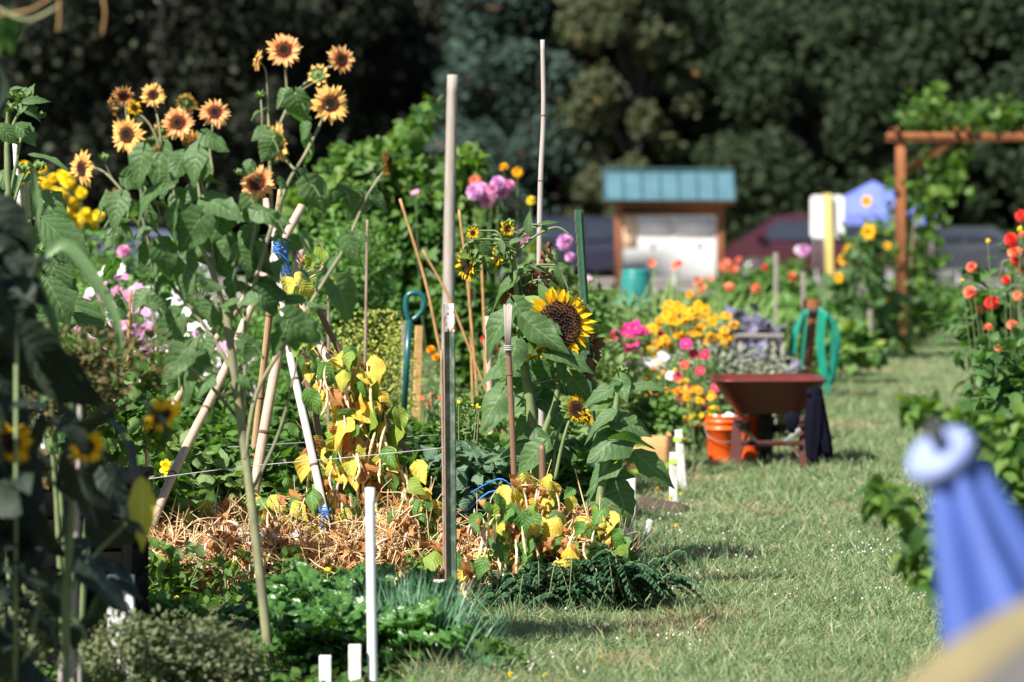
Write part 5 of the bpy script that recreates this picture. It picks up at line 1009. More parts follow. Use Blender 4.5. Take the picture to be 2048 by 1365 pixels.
# --- bean vines turning yellow, with dry pods
def bean_vine(label, cx, cy_, rx_, ry_, z, ny, ng, nd, npod, path, size=0.085, dz=0.12):
    b = P(path[0][0], path[0][1], z); b.z = 0; t = thing('bean_vine', label, 'bean vine', b); ps = smooth_pts([P(x, y, z) for x, y in path], 6)
    def place(n, s=1.0):
        out = []
        for i in range(n):
            q = ps[random.randrange(len(ps))]; a = random.uniform(0, 6.28); r = math.sqrt(random.random()); out.append((q.x + math.cos(a) * r * S(rx_, z) * s, q.y + random.uniform(-dz, dz * 0.6), max(0.03, q.z + math.sin(a) * r * S(ry_, z) * s)))
        return np.array(out).reshape(-1, 3)
    def put(name, tm, n, sz, mat, s=1.0, front=0.8):
        if not n: return
        p = place(n, s); mb = MB(); ax = rv(n) * 0.6 + np.array([0, -0.15, -0.75]); nr = rv(n) * 0.55 + np.array([-0.3, -front, 0.55]); R = frames(ax, nr); pick = RS.randint(0, len(tm), n)
        for i, tt in enumerate(tm):
            k = pick == i
            if k.any(): mb.add(tt, p[k], R[k], sz * RS.uniform(0.6, 1.35, k.sum()))
        mb.obj(name, mat, t)
    put('yellow_foliage', T_bean, ny, size, M['beanyellow']); put('green_foliage', T_bean, ng, size, M['beanleaf'], 1.1); put('withered_foliage', [T_crumple], nd, size * 0.7, M['drybrown'], 0.9)
    if 0 < npod <= 45:
        for p_ in place(npod, 0.7): one(PODS[random.randrange(4)], 'pod', M['pod'], t, pos=[p_], R=frames(rv(1) * 0.28 + np.array([0, 0, -1.0]), rv(1))[0], sc=random.uniform(0.09, 0.15))
    elif npod:
        p = place(npod, 0.7); mb = MB(); R = frames(rv(npod) * 0.28 + np.array([0, 0, -1.0]), rv(npod)); pick = RS.randint(0, 4, npod)
        for i in range(4):
            k = pick == i
            if k.any(): mb.add(PODS[i], p[k], R[k], RS.uniform(0.09, 0.15, k.sum()))
        mb.obj('pods', M['pod'], t)
    mb = MB()
    for k in range(14):
        a = ps[random.randrange(len(ps))] + Vector((random.uniform(-1, 1) * S(rx_, z) * 0.3, random.uniform(-0.05, 0.05), 0)); q = a + Vector((random.uniform(-.1, .1), random.uniform(-.05, .05), random.uniform(-.15, .15)))
        mb.add(tube_t(smooth_pts([a, (a + q) / 2 + Vector((random.uniform(-.04, .04), 0, random.uniform(-.03, .03))), q], 5), [0.0028, 0.0016], 4, False))
    for ph in (0, 2.2): mb.add(tube_t([p_ + Vector((math.cos(i * 0.7 + ph) * 0.032, math.sin(i * 0.7 + ph) * 0.032, 0)) for i, p_ in enumerate(ps)], 0.0035, 5))
    mb.obj('vine_stem', M['straw'], t); return t
bean_vine('yellowing bean vine with pale dry pods climbing the long slanting bamboo pole', 0, 0, 78, 42, 17.0, 50, 40, 30, 120, [(800, 1040), (760, 930), (735, 850), (700, 780), (690, 720)], 0.11)
bean_vine('bright yellow and lime bean leaves left of the slanting pole', 0, 0, 48, 45, 17.25, 36, 30, 14, 28, [(690, 1060), (690, 960), (700, 880), (720, 820)], 0.11)
bean_vine('green and yellow bean leaves high on the teepee below the blue twine', 0, 0, 45, 38, 17.4, 8, 16, 3, 0, [(625, 715), (590, 620), (600, 570), (650, 520)], 0.08)
bean_vine('yellow leaved bean plant in front of the giant sunflower stump', 0, 0, 50, 34, 16.6, 40, 14, 14, 18, [(1100, 1080), (1060, 1010), (1050, 970), (1110, 985)], 0.10)
bean_vine('sprawling half green bean plant with yellow leaves right of the metal stake', 0, 0, 75, 45, 16.35, 34, 110, 70, 60, [(1120, 1130), (1060, 1080), (990, 1030), (1100, 1060), (1180, 1090), (950, 1100)], 0.085, 0.25)
bean_vine('drooping yellow bean leaves at the right end of the bean row', 0, 0, 30, 55, 16.4, 28, 22, 14, 10, [(1215, 1130), (1210, 1080), (1200, 1040)], 0.08)
bean_vine('yellow and green bean leaves low beside the metal stake', 0, 0, 45, 42, 16.7, 26, 50, 16, 20, [(880, 1130), (860, 1060), (830, 1000)], 0.085)
bean_vine('scattered mustard yellow bean leaves between the teepee legs', 0, 0, 110, 38, 17.2, 34, 18, 18, 10, [(640, 1060), (580, 1010), (500, 1020), (380, 1040), (600, 990)], 0.08)
bean_vine('broad yellow leaves hanging around the feet of the dark bamboo poles', 0, 0, 36, 60, 17.5, 18, 12, 6, 4, [(660, 1030), (650, 960), (640, 900)], 0.09)
def tangle(label, x0, x1, z0, z1, top, n, npod, nl, seed):
    rs = RS; hz = lambda z: np.interp(z, [z0, z1], [0.75, 1.0])
    def pts(k, pw=0.8): 
        px = rs.uniform(x0, x1, k); z = rs.uniform(z0, z1, k); ty = top + 36 * np.sin(px / 47.0) + 22 * np.sin(px / 19.0) + np.where((px > 452) & (px < 598), 45, 0); hh = np.maximum(0.06, H - (ty - HZ) / F * z) * hz(z); return np.column_stack([(px - 1024) / F * z, z, hh * rs.rand(k) ** pw])
    mb = MB(); n0 = n; n = n // 3; p = pts(n); R = frames(rv(n) * np.array([0.6, 0.5, 1.0]) - np.array([0, 0, 0.5]), rv(n)); pick = rs.randint(0, 8, n); ln = rs.uniform(0.07, 0.26, n); rad = rs.uniform(0.0032, 0.0065, n)
    for i in range(8):
        k = pick == i; mb.add(STR[i], p[k], R[k], np.column_stack([ln[k], ln[k] * 0 + rad[k] * 1.0, rad[k]]) * np.array([1, 1, 1]) if False else np.column_stack([ln[k], np.maximum(rad[k], 0.004), np.maximum(rad[k], 0.004)]))
    # curved stalks get real bends: extra set with uniform scale
    n = n0; q = pts(int(n * 0.75)); 
    for j in range(len(q)):
        a = Vector(q[j]); k_ = random.uniform(0.5, 1.3); d1 = Vector(rv(1)[0]) * 0.09 * k_; d2 = Vector(rv(1)[0]) * 0.09 * k_ - Vector((0, 0, 0.03)); mb.add(tube_t(smooth_pts([a, a + d1, a + d1 + d2, a + d1 + d2 * 0.5 + Vector(rv(1)[0]) * 0.07], 4), [0.0026, 0.0014], 4, False))
    p = pts(npod, 0.6); R = frames(rv(npod) * 0.55 + np.array([0, 0, -0.8]), rv(npod)); pick = rs.randint(0, 4, npod)
    for i in range(4):
        k = pick == i; mb.add(PODS[i], p[k], R[k], rs.uniform(0.09, 0.16, k.sum()), mi=1)
    p = pts(nl); mb.add(T_crumple, p, frames(rv(nl), rv(nl)), rs.uniform(0.03, 0.075, nl), mi=2)
    o = mb.obj('dry_bean_tangle', [M['straw'], M['pod'], M['drybrown']]); tag(o, label, 'dry beans', kind='stuff')
tangle('brown tangle of dried bean stalks and pale pods heaped under the teepee', 272, 905, 16.45, 17.3, 1030, 5000, 1500, 2300, 1)
tangle('dried bean stalks and curled brown leaves beneath the yellow leaves on the right', 920, 1245, 16.3, 17.1, 1050, 1500, 420, 900, 2)
bush('green_weed', 'leafy green weed growing through the dry bean stalks on the left', 'weed', 325, 16.3, 70, 1090, [T_ovate], 0.075, M['beanleaf'], 90)
bush('green_weed', 'thin green weed standing in the middle of the dry bean stalks', 'weed', 370, 16.3, 60, 1105, [T_ovate, T_ell], 0.06, M['veg_pale'], 80)
for px_, lb_ in ((455, 'thin green weed rising left of the long stem in the dry beans'), (560, 'small green weed at the front of the dry beans near the trough'), (690, 'green sprigs poking out of the dry beans behind the pipe'), (830, 'green sprigs in the dry beans left of the metal stake')): bush('green_sprig', lb_, 'weed', px_, 16.35, 70, 1110, [T_ovate, T_ell], 0.045, M['beanleaf'], 60, depth=0.1)
# trough
def trough():
    z = 16.75; x0, x1 = X(458, z), X(590, z); h = 0.28; hb = 0.0; t = thing('white_trough', 'white plastic trough half buried in the dry beans under the teepee', 'trough', ((x0 + x1) / 2, z, 0)); th = 0.012
    zt = P(0, 1068, z).z
    for a, b in (((x0, z, 0), (x1, z + th, zt)), ((x0, z + 0.3, 0), (x1, z + 0.3 + th, zt)), ((x0, z + th + .001, 0), (x0 + th, z + 0.299, zt)), ((x1 - th, z + th + .001, 0), (x1, z + 0.299, zt))): one(box_t(a, b, 0.002), 'side_wall', M['pvc'], t)
    mb = MB(); mb.add(box_t((x0 - 0.015, z - 0.015, zt - 0.02), (x1 + 0.015, z - 0.001, zt + 0.006), 0.004)); mb.obj('rim', M['pvc'], t); one(box_t((x0 + 0.01, z - 0.01, zt - 0.07), (x1 - 0.01, z - 0.001, zt - 0.055), 0.003), 'ridge', M['pvc'], t)
random.seed(37); RS.seed(37); trough()
# --- dark ferny plant, chard, chives, herbs, carrots
def fern_plant():
    z = 16.15; b = Vector((X(1150, z), z, 0)); t = thing('ferny_plant', 'dark green ferny leaved plant spilling onto the grass at the bed corner', 'plant', b); mb = MB()
    for k in range(210):
        a = random.uniform(0, 6.28); L = random.uniform(0.14, 0.27); rise = random.uniform(0.04, 0.17); d = Vector((math.cos(a) * 1.2, math.sin(a) * 0.7, 0)) * L; ox = random.uniform(-.34, .3); o = b + Vector((ox + 0.03, random.uniform(-.16, .2), random.uniform(0.0, 0.17) * (0.6 + ox)))
        ps = smooth_pts([o, o + d * 0.45 + Vector((0, 0, rise)), o + d + Vector((0, 0, max(0.02 - o.z, rise * 0.55 - 0.08)))], 7); mb.add(tube_t(ps, [0.004, 0.0015], 4, False), mi=1)
        P_ = []; A_ = []; Nn = []; Sz = []
        for i in range(2, len(ps)):
            tn = (ps[i] - ps[i - 1]).normalized(); sd = tn.cross(Vector((0, 0, 1))).normalized()
            for s_ in (-1, 1):
                for h_ in (0,): P_.append(ps[i - 1].lerp(ps[i], h_)); A_.append(tn * 0.5 + sd * s_ + Vector((0, 0, -0.1))); Nn.append(Vector((0, 0, 1)) + Vector([random.uniform(-.3, .3)] * 3)); Sz.append(0.042 * math.sin(math.pi * (0.15 + 0.8 * i / len(ps))))
        mb.add(T_ell, P_, frames(np.array([list(x) for x in A_]), np.array([list(x) for x in Nn])), np.array(Sz))
    mb.obj('fronds', [M['fern'], M['stem']], t)
random.seed(41); RS.seed(41); fern_plant()
def chard(label, px, z, k, s, red=False):
    b = Vector((X(px, z), z, 0)); t = thing('chard_plant', label, 'chard', b, 'chard plants along the front of the bed'); mb = MB(); st = MB()
    for i in range(int(k * 1.9)):
        a = random.uniform(0, 6.28); L = random.uniform(0.11, 0.175) * s; e = random.uniform(0.45, 1.35); d = Vector((math.cos(a) * math.cos(e), math.sin(a) * math.cos(e), math.sin(e))); o = b + d * random.uniform(0.08, 0.2) * s + Vector((random.uniform(-.07, .07), random.uniform(-.05, .05), 0.02)); nn = Vector((-d.x * 0.8, -d.y * 0.8 - 0.3, 0.9)); w0 = random.uniform(0.6, 0.85)
        # crinkled blade
        R = frames([d], [nn])[0]; V = []; U = []; na, nc = 15, 9; ph = random.uniform(0, 6)
        for ii in range(na):
            tt = ii / (na - 1); hw = 0.5 * w0 * (math.sin(math.pi * min(1, tt * 0.92 + 0.06)) ** 0.6)
            for jj in range(nc):
                v = -1 + 2 * jj / (nc - 1); edge = abs(v) ** 2; zz = -0.55 * tt ** 2 + 0.10 * abs(v) + 0.07 * math.sin(tt * 24 + ph + v * 4) * (0.5 + edge) + 0.06 * math.sin(v * 12 + tt * 11 + ph)
                V.append((tt + 0.03 * math.sin(v * 9 + ph), v * hw * (1 + 0.08 * math.sin(tt * 25 + ph)), zz)); U.append((tt, v))
        tt_ = T(V, [(ii * nc + jj, ii * nc + jj + 1, (ii + 1) * nc + jj + 1, (ii + 1) * nc + jj) for ii in range(na - 1) for jj in range(nc - 1)], U); mb.add(tt_, [o], R, L * 1.15)
        st.add(tube_t(smooth_pts([b + Vector((d.x * 0.02, d.y * 0.02, 0)), (b + o) / 2, o, o + d * L * 0.5 - Vector((0, 0, 0.012))], 3), [0.006, 0.003], 5))
    mb.obj('leaves', M['chard'], t); st.obj('stalks', M['crimson'] if red else M['stem'], t)
for i, (px, z, k, s, red, lb) in enumerate(((575, 14.6, 24, 0.85, False, 'crinkled chard plant just right of the long sunflower stem'), (660, 14.6, 26, 0.9, False, 'glossy chard plant behind the grey wooden stake'),
                                         (740, 14.7, 24, 0.9, True, 'chard plant with red stalks behind the white pipe'), (812, 14.8, 22, 0.85, True, 'chard plant with a red stalk left of the chives'), (610, 14.0, 22, 0.8, False, 'low chard plant in front near the bottom edge by the stem'),
                                         (690, 13.95, 22, 0.8, False, 'front chard plant behind the two wooden stakes'), (780, 14.0, 18, 0.75, False, 'small front chard plant right of the white pipe'))): chard(lb, px, z, k, s, red)
def blades(name, label, cat, px, z, wpx, ytop, n, wd, mat, spread=0.3, depth=0.25, tm=None, group=None, curve=0.3):
    b = Vector((X(px, z), z, 0)); t = thing(name, label, cat, b, group); h = P(0, ytop, z).z; x = b.x + RS.normal(size=n) * S(wpx, z) * 0.26; y = z + RS.normal(size=n) * depth * 0.4
    ln = h * RS.uniform(0.6, 1.1, n); ax = np.column_stack([(x - b.x) * 1.2 / max(h, .1) + RS.normal(size=n) * spread, RS.normal(size=n) * spread, np.ones(n)]); mb = MB(); mb.add(tm or T_sword, np.column_stack([x, y, np.zeros(n)]), frames(ax, np.column_stack([RS.normal(size=n), -np.abs(RS.normal(size=n)) - 0.3, RS.normal(size=n) * 0.3])), np.column_stack([ln, np.full(n, wd) * RS.uniform(0.7, 1.2, n), ln * RS.uniform(0.3, 2, n) * curve * 3]))
    mb.obj('foliage', mat, t); return t
blades('chive_clump', 'dense clump of upright chives between the white pipe and metal stake', 'chives', 845, 14.25, 150, 1150, 460, 0.0055, M['chive'], 0.10)
for px, z, w_, yt, lb in ((350, 14.6, 150, 1205, 'feathery bright green carrot tops left of the sunflower stem'), (290, 14.4, 90, 1215, 'feathery carrot tops beside the black shade box'), (430, 14.8, 90, 1235, 'small feathery carrot tops left of the chard')): bush('carrot_plant', lb, 'carrot plant', px, z, w_, yt, [T_ell2], 0.022, M['feather'], 3200, stems=25)
for px, z, w_, yt, lb, n in ((320, 12.7, 240, 1232, 'grey green thyme like herb clump at the bottom edge', 3800), (420, 12.9, 130, 1262, 'lower grey green herb clump left of the sunflower stem', 1800), (50, 12.4, 120, 1195, 'blurred herb plant in the bottom left corner', 1600), (15, 12.5, 70, 1270, 'small blurred herb at the left edge', 900)):
    bush('herb_clump', lb, 'herb', px, z, w_, yt, [T_ell2], 0.022, M['herb'], n, stems=12, lumps=10)
t = bush('seeding_weed', 'blurred olive and rusty seeding weed above the black shade box', 'weed', 140, 12.9, 260, 660, [T_ell2, T_ovate], 0.03, M['sedge'], 1500, ybot=930, depth=0.25, lumps=12, stems=5)
bush('seeding_weed', 'rusty olive weed drooping over the left edge of the black shade box', 'weed', 40, 13.3, 160, 880, [T_ell2, T_ovate], 0.035, M['sedge'], 1200, ybot=1010, depth=0.2, lumps=8, stems=3)
def dark_corner_box():  # slatted near-black box added to stand in for deep shade in this corner
    z = 13.75; x0, x1 = X(-70, z), X(262, z); h = P(0, 975, z).z; t = thing('shade_box', 'black slatted box added for the deep shade in the lower left corner', 'shade box', ((x0 + x1) / 2, z, 0))
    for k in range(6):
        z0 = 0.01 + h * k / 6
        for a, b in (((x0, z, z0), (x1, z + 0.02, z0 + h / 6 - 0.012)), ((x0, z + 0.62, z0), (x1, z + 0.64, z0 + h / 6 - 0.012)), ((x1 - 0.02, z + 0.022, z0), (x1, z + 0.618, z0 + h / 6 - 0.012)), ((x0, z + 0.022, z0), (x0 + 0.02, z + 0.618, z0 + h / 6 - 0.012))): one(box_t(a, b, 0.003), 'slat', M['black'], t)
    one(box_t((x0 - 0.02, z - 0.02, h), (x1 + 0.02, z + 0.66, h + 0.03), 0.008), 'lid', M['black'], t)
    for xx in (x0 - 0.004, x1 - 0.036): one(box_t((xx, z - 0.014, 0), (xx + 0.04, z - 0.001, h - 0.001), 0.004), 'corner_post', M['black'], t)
    t2 = one(box_t((X(212, 13.5), 13.5, 0.0), (X(266, 13.5), 13.52, P(0, 1150, 13.5).z), 0.004), 'pale_board', M['signback'], smooth=False); tag(t2, 'pale grey board leaning against the right side of the black shade box', 'board')
random.seed(35); RS.seed(35); dark_corner_box()
# dandelions
def dandelion(px, py, d, lb):
    z = Gz(py + 14); b = Vector((X(px, z), z, 0)); t = thing('dandelion', lb, 'dandelion', b, 'yellow dandelions in the grass'); p = P(px, py, z)
    one(tube_t(smooth_pts([b, (b + p) / 2 + Vector((0.006, 0, 0)), p], 3), 0.0018, 4), 'stem', M['stem'], t); child(fm('pompon', 'yellow'), 'flower', t, p - b, facing((0, -0.5, 1)), S(d, z) / 2)
for px, py, d, lb in ((1317, 1116, 13, 'yellow dandelion at the dark edge of the grass right of the ferny plant'), (1336, 1108, 9, 'smaller yellow dandelion just right of the edge one'), (1334, 1160, 9, 'small dandelion below the pair at the dark grass edge'), (996, 1343, 12, 'dandelion at the bottom edge of the grass'), (1021, 1350, 12, 'lowest dandelion at the bottom edge'),
                      (1054, 1320, 11, 'dandelion above the lowest pair near the bottom edge'), (1204, 1315, 9, 'lone dandelion low in the middle grass'), (1246, 1308, 8, 'tiny dandelion right of the lone low one'), (1315, 978, 9, 'yellow dandelion below the pine bed'), (1341, 996, 8, 'dandelion beside the white stake foot'), (1362, 988, 7, 'dandelion right of the white stake foot'), (1352, 1051, 7, 'small dandelion midway up the bare strip'), (1090, 1351, 9, 'dandelion right of the lowest pair at the bottom')): dandelion(px, py, d, lb)
for px, py, lb in ((353, 1195, 'yellow marigold at the lower left of the dry beans'), (353, 1217, 'orange yellow marigold just under the first one'), (655, 1138, 'small yellow flower at the foot of the dry beans')):
    z = 15.9; b = Vector((X(px, z), z, 0)); t = thing('marigold', lb, 'marigold', b, 'small marigolds in front of the dry beans'); p = P(px, py, z); one(tube_t([b, p], 0.002, 4), 'stem', M['stem'], t); child(fm('daisy', 'yellow', 'eye'), 'flower', t, p - b, facing((0, -0.6, 0.8)), S(14, z) / 2)
for k, (px, yt, lb) in enumerate(((930, 1235, 'tufted weeds at the grass edge right of the chives'), (960, 1290, 'dark low weeds in front of the metal stake'), (1260, 1040, 'weeds fringing the right end of the bean bed'), (1285, 1100, 'dark weedy fringe right of the ferny plant'))):
    z = Gz(yt + 60); blades('grass_weed', lb, 'weed', px, z, 90, yt, 160, 0.006, M['chive'] if k < 2 else M['fern'], 0.5, 0.3)
for px, yt, w_, lb in ((915, 1262, 60, 'broad leaved weed at the foot of the metal stake'), (1000, 1300, 70, 'low broad leaved weed near the bottom of the grass'), (1245, 1090, 60, 'leafy weed at the right foot of the bean row')): bush('leafy_weed', lb, 'weed', px, Gz(yt + 45), w_, yt, [T_ell, T_ovate], 0.05, M['veg'], 160)

# --- mid distance flowers on the left
COS = 'cosmos plants behind the teepee'
for px, yt, w_, lst, lb in ((215, 530, 130, [(('cosmos', 'white')), ('cosmos', 'white'), ('cosmos', 'pink')], 'cosmos with white and pink flowers below the far yellow daisies'), (265, 560, 120, [('cosmos', 'pink'), ('cosmos', 'lilac')], 'cosmos with mostly pink flowers beside the amber cane'), (330, 560, 120, [('cosmos', 'white')], 'white flowered cosmos behind the red sunflower leaves'),
                            (400, 640, 130, [('cosmos', 'white'), ('cosmos', 'white'), ('cosmos', 'lilac')], 'white cosmos low behind the left bamboo poles'), (180, 640, 90, [('cosmos', 'pink'), ('cosmos', 'white')], 'cosmos at the far left behind the toothed leaves'), (470, 680, 110, [('cosmos', 'lilac'), ('cosmos', 'white')], 'sparse pink and white cosmos seen between the bamboo poles')):
    z = 24 + random.uniform(-0.6, 0.6); t = bush('cosmos_plant', lb, 'cosmos', px, z, w_, yt + 55, [T_ell2], 0.03, M['feather'], 1900, COS, stems=16)
    flowers(t, blob(22, px, yt + 75, w_ * 0.42, 75, lst, 27), z - 0.45, zspread=0.15)
t = bush('cosmos_plant', 'tall pink cosmos bud standing left of the twine', 'cosmos', 248, 25, 60, 640, [T_ell2], 0.03, M['feather'], 500); flowers(t, [('pompon', 'pink', 248, 504, 30), ('cosmos', 'pink', 240, 580, 24), ('cosmos', 'white', 300, 585, 30), ('cosmos', 'white', 330, 610, 34)], 25)
t = bush('rudbeckia_plant', 'tall yellow daisies blurred behind the toothed sunflower at far left', 'daisies', 135, 28, 150, 400, [T_ovate, T_ell], 0.09, M['veg'], 1300, stems=12)
flowers(t, blob(26, 120, 385, 45, 34, [('pompon', 'yellow')], 27) + blob(22, 160, 440, 40, 28, [('pompon', 'yellow')], 26) + blob(5, 60, 350, 30, 20, [('pompon', 'yellow')], 22), 28, zspread=0.3)
for px, z, w_, yt, lb in ((640, 25, 150, 470, 'tall feathery asparagus fern behind the teepee top'), (740, 25.5, 150, 440, 'tall feathery asparagus fern left of the tall wooden post'), (560, 25.5, 120, 560, 'feathery green plant between the teepee poles'), (420, 26, 200, 520, 'hazy green fern mass behind the red sunflower'), (300, 27, 200, 500, 'pale green feathery plant behind the pink cosmos')):
    bush('asparagus_fern', lb, 'asparagus', px, z, w_, yt, [T_ell2], 0.04, M['feather'], 4200, stems=14, shell=0.2, lumps=10)
bush('dill_bush', 'rounded yellow green dill bush in seed behind the bean vine', 'dill', 745, 21.6, 150, 655, [T_ell2], 0.018, M['dill'], 5200, stems=30, lumps=10)
t = thing('hop_vine', 'large bright green hop vine with a shoot reaching past the wooden post', 'vine', (X(770, 28.5), 28.5, 0)); mb = MB()
mb2 = MB()
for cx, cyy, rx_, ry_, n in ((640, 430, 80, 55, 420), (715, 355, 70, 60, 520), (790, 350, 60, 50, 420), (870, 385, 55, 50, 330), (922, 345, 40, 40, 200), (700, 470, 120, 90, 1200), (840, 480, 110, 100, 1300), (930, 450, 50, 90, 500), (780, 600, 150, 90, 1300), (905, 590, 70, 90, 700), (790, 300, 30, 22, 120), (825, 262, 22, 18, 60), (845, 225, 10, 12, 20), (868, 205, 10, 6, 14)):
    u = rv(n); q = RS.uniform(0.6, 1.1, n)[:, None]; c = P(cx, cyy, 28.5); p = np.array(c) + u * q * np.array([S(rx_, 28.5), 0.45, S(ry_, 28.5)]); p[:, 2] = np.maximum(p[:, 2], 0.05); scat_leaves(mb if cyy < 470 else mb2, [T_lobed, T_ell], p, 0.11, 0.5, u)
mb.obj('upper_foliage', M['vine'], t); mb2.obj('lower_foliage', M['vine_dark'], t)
mb = MB(); z = 28.5
for pts in ([(700, 720), (720, 500), (760, 330), (830, 260), (885, 190)], [(800, 720), (790, 500), (860, 350)], [(900, 720), (890, 500), (925, 310), (945, 290), (958, 330), (958, 380)]): ptube(mb, pts, z, 3, 1.6, 6)
mb.obj('stem', M['stem_pale'], t)
for k, (px, z, w_, yt, m, lb) in enumerate(((960, 27.5, 110, 440, 'veg', 'green dahlia bush under the pink blooms beside the thin bamboo cane'), (1060, 27, 120, 470, 'veg_pale', 'green plant behind the giant sunflower tip'), (1130, 27.5, 110, 560, 'veg', 'dahlia plant with lilac blooms left of the notice board'), (1210, 30, 110, 610, 'veg_pale', 'pale leafy plant below the notice board left post'))):
    t = bush('dahlia_bush', lb, 'dahlia', px, z, w_, yt, LEAFY, 0.10, M[m], 1100)
    fl = [[('pompon', 'lilac', 950, 385, 34), ('pompon', 'lilac', 996, 368, 34), ('pompon', 'pink', 975, 402, 32), ('pompon', 'pink', 985, 380, 28), ('pompon', 'pink', 1018, 372, 24), ('spiky', 'coral', 950, 362, 30), ('pompon', 'pink', 962, 380, 30), ('pompon', 'pink', 1004, 384, 28), ('spiky', 'amber', 1008, 335, 20), ('spiky', 'amber', 1035, 345, 24), ('cosmos', 'pink', 830, 385, 18)],
          [('spiky', 'yellow', 1062, 402, 26), ('pompon', 'pink', 1018, 480, 20), ('spiky', 'yellow', 1062, 500, 22)], [('pompon', 'lilac', 1130, 486, 32), ('pompon', 'lilac', 1140, 515, 20), ('pompon', 'pink', 1050, 480, 22), ('cosmos', 'lilac', 1175, 560, 24), ('cosmos', 'lilac', 1170, 610, 22), ('pompon', 'red', 1188, 640, 18)], [('cosmos', 'lilac', 1180, 615, 18), ('pompon', 'red', 1205, 645, 18)]][k]
    flowers(t, fl, z)
for px, z, w_, yt, lst, lb in ((1000, 23.5, 120, 670, blob(9, 1000, 690, 40, 24, [('pompon', 'red')], 20), 'red flowered plant seen left of the split cane'), (868, 23.5, 90, 700, [('pompon', 'orange', 862, 700, 20), ('pompon', 'orange', 872, 715, 18)], 'orange marigolds behind the metal stake'), (870, 21, 80, 790, blob(14, 868, 800, 30, 14, [('spiky', 'coral')], 9), 'rusty red umbel flowers left of the metal stake'),
                               (920, 18.4, 60, 800, blob(10, 905, 795, 22, 18, [('daisy', 'yellow')], 10) + blob(4, 950, 812, 10, 6, [('daisy', 'yellow')], 9), 'small clustered yellow tansy flowers beside the metal stake'), (250, 17.4, 60, 900, [('pompon', 'magenta', 249, 872, 8), ('pompon', 'magenta', 245, 947, 9), ('pompon', 'magenta', 234, 967, 9)], 'silvery stemmed campion with tiny magenta flowers')):
    t = bush('flowering_plant', lb, 'flowers', px, z, w_, yt + 20, [T_ell, T_ell2], 0.04, M['veg_pale'], 500, stems=12); flowers(t, lst, z)
t = bush('squash_plant', 'squash plant with a pale yellow blossom left of the main pole', 'squash', 345, 17.7, 80, 940, LEAFY, 0.09, M['veg_pale'], 120); flowers(t, [('trumpet', 'yellow', 336, 935, 34), ('trumpet', 'yellow', 340, 948, 26)], 17.4)
# rocks
def rock(px, z, wpx, hpx, lb, m='rock'):
    ico = lathe_t([(0.02, 0.0), (0.5, 0.02), (0.52, 0.25), (0.42, 0.6), (0.22, 0.85), (0.02, 0.95)], 14); v = ico.v.copy(); v *= 1 + 0.12 * np.sin(v[:, [0]] * 9 + px) + 0.1 * np.cos(v[:, [1]] * 11 + v[:, [2]] * 5)
    ico.v = v; o = one(ico, 'rock', M[m], pos=[(X(px, z), z, -0.01)], sc=np.array([S(wpx, z), S(wpx, z) * 0.8, S(hpx, z)])); tag(o, lb, 'rock')
rock(875, 22.6, 90, 60, 'grey rock between the pine plank and the metal stake'); rock(905, 20.6, 120, 40, 'flat grey rock right of the metal stake'); rock(948, 14.3, 50, 26, 'small pale stone at the grass corner near the bottom'); rock(1378, 22.8, 20, 14, 'small grey stone at the foot of the white stake')
def spade():
    z = 21.4; t = thing('spade', 'teal D handled spade standing in the soil left of the pine plank', 'spade', (X(806, z), z, 0)); a = P(808, 822, z); top = P(819, 640, z); b = Vector((a.x - 0.02, z, 0.0))
    one(tube_t([a, top], [0.017, 0.018], 12), 'shaft', M['spade'], t); one(tube_t([b, a - (top - a).normalized() * 0.002], [0.018, 0.0185], 12), 'socket', M['grey_metal'], t)
    one(tube_t(smooth_pts([P(819, 645, z), P(812, 620, z), P(815, 592, z), P(835, 586, z), P(848, 598, z), P(846, 618, z), P(836, 632, z), P(826, 640, z)], 5), 0.016, 10), 'grip', M['spade'], t)
    bl = leaf_t([0.3, 0.3, 0.3, 0.28, 0.22, 0.05], 0, 0.1, -0.1, across=5); one(bl, 'blade', M['grey_metal'], t, pos=[b + Vector((0, 0, 0.06))], R=frames([(0, 0, -1)], [(0, -1, 0)])[0], sc=0.3)
random.seed(36); RS.seed(36); spade()
random.seed(41); RS.seed(41)
# ================================================================== RIGHT OF THE BEAN ROW: FLOWER PLOTS
for px, z, w_, yt, m, lb in ((1215, 24.5, 120, 690, 'veg_pale', 'light green plant right behind the giant sunflower'), (1300, 24.6, 90, 800, 'feather', 'ferny green plant behind the pine bed'), (1190, 26, 130, 620, 'feather', 'hazy green plant between the giant sunflower and magenta cosmos'),
                             (1250, 28.8, 150, 610, 'veg_pale', 'pale green plant under the teal barrel'), (1330, 26.2, 150, 810, 'feather', 'fine leaved green plant in front of the marigolds'), (1420, 27.0, 110, 850, 'veg', 'low dark green plant left of the orange buckets')):
    bush('leafy_plant', lb, 'plant', px, z, w_, yt, [T_ell, T_ell2], 0.055, M[m], 1300, lumps=8)
t = bush('rudbeckia_plant', 'large mound of golden orange daisies above the wheelbarrow', 'daisies', 1380, 28.2, 190, 660, [T_ovate, T_ell], 0.06, M['veg'], 1500, stems=20)
flowers(t, blob(58, 1385, 655, 85, 42, [('daisy', 'amber')], 25) + blob(14, 1370, 618, 45, 16, [('daisy', 'amber')], 24) + blob(12, 1320, 700, 28, 30, [('daisy', 'amber')], 23) + blob(8, 1445, 680, 28, 14, [('daisy', 'amber')], 22) + blob(4, 1340, 690, 50, 30, [('pompon', 'crimson')], 16), 27.85, zspread=0.25, face=(0, -0.6, 0.8), jit=0.4)
t = bush('cosmos_plant', 'tall magenta cosmos left of the golden daisies', 'cosmos', 1262, 27.3, 110, 690, [T_ell2], 0.03, M['feather'], 1500, stems=14)
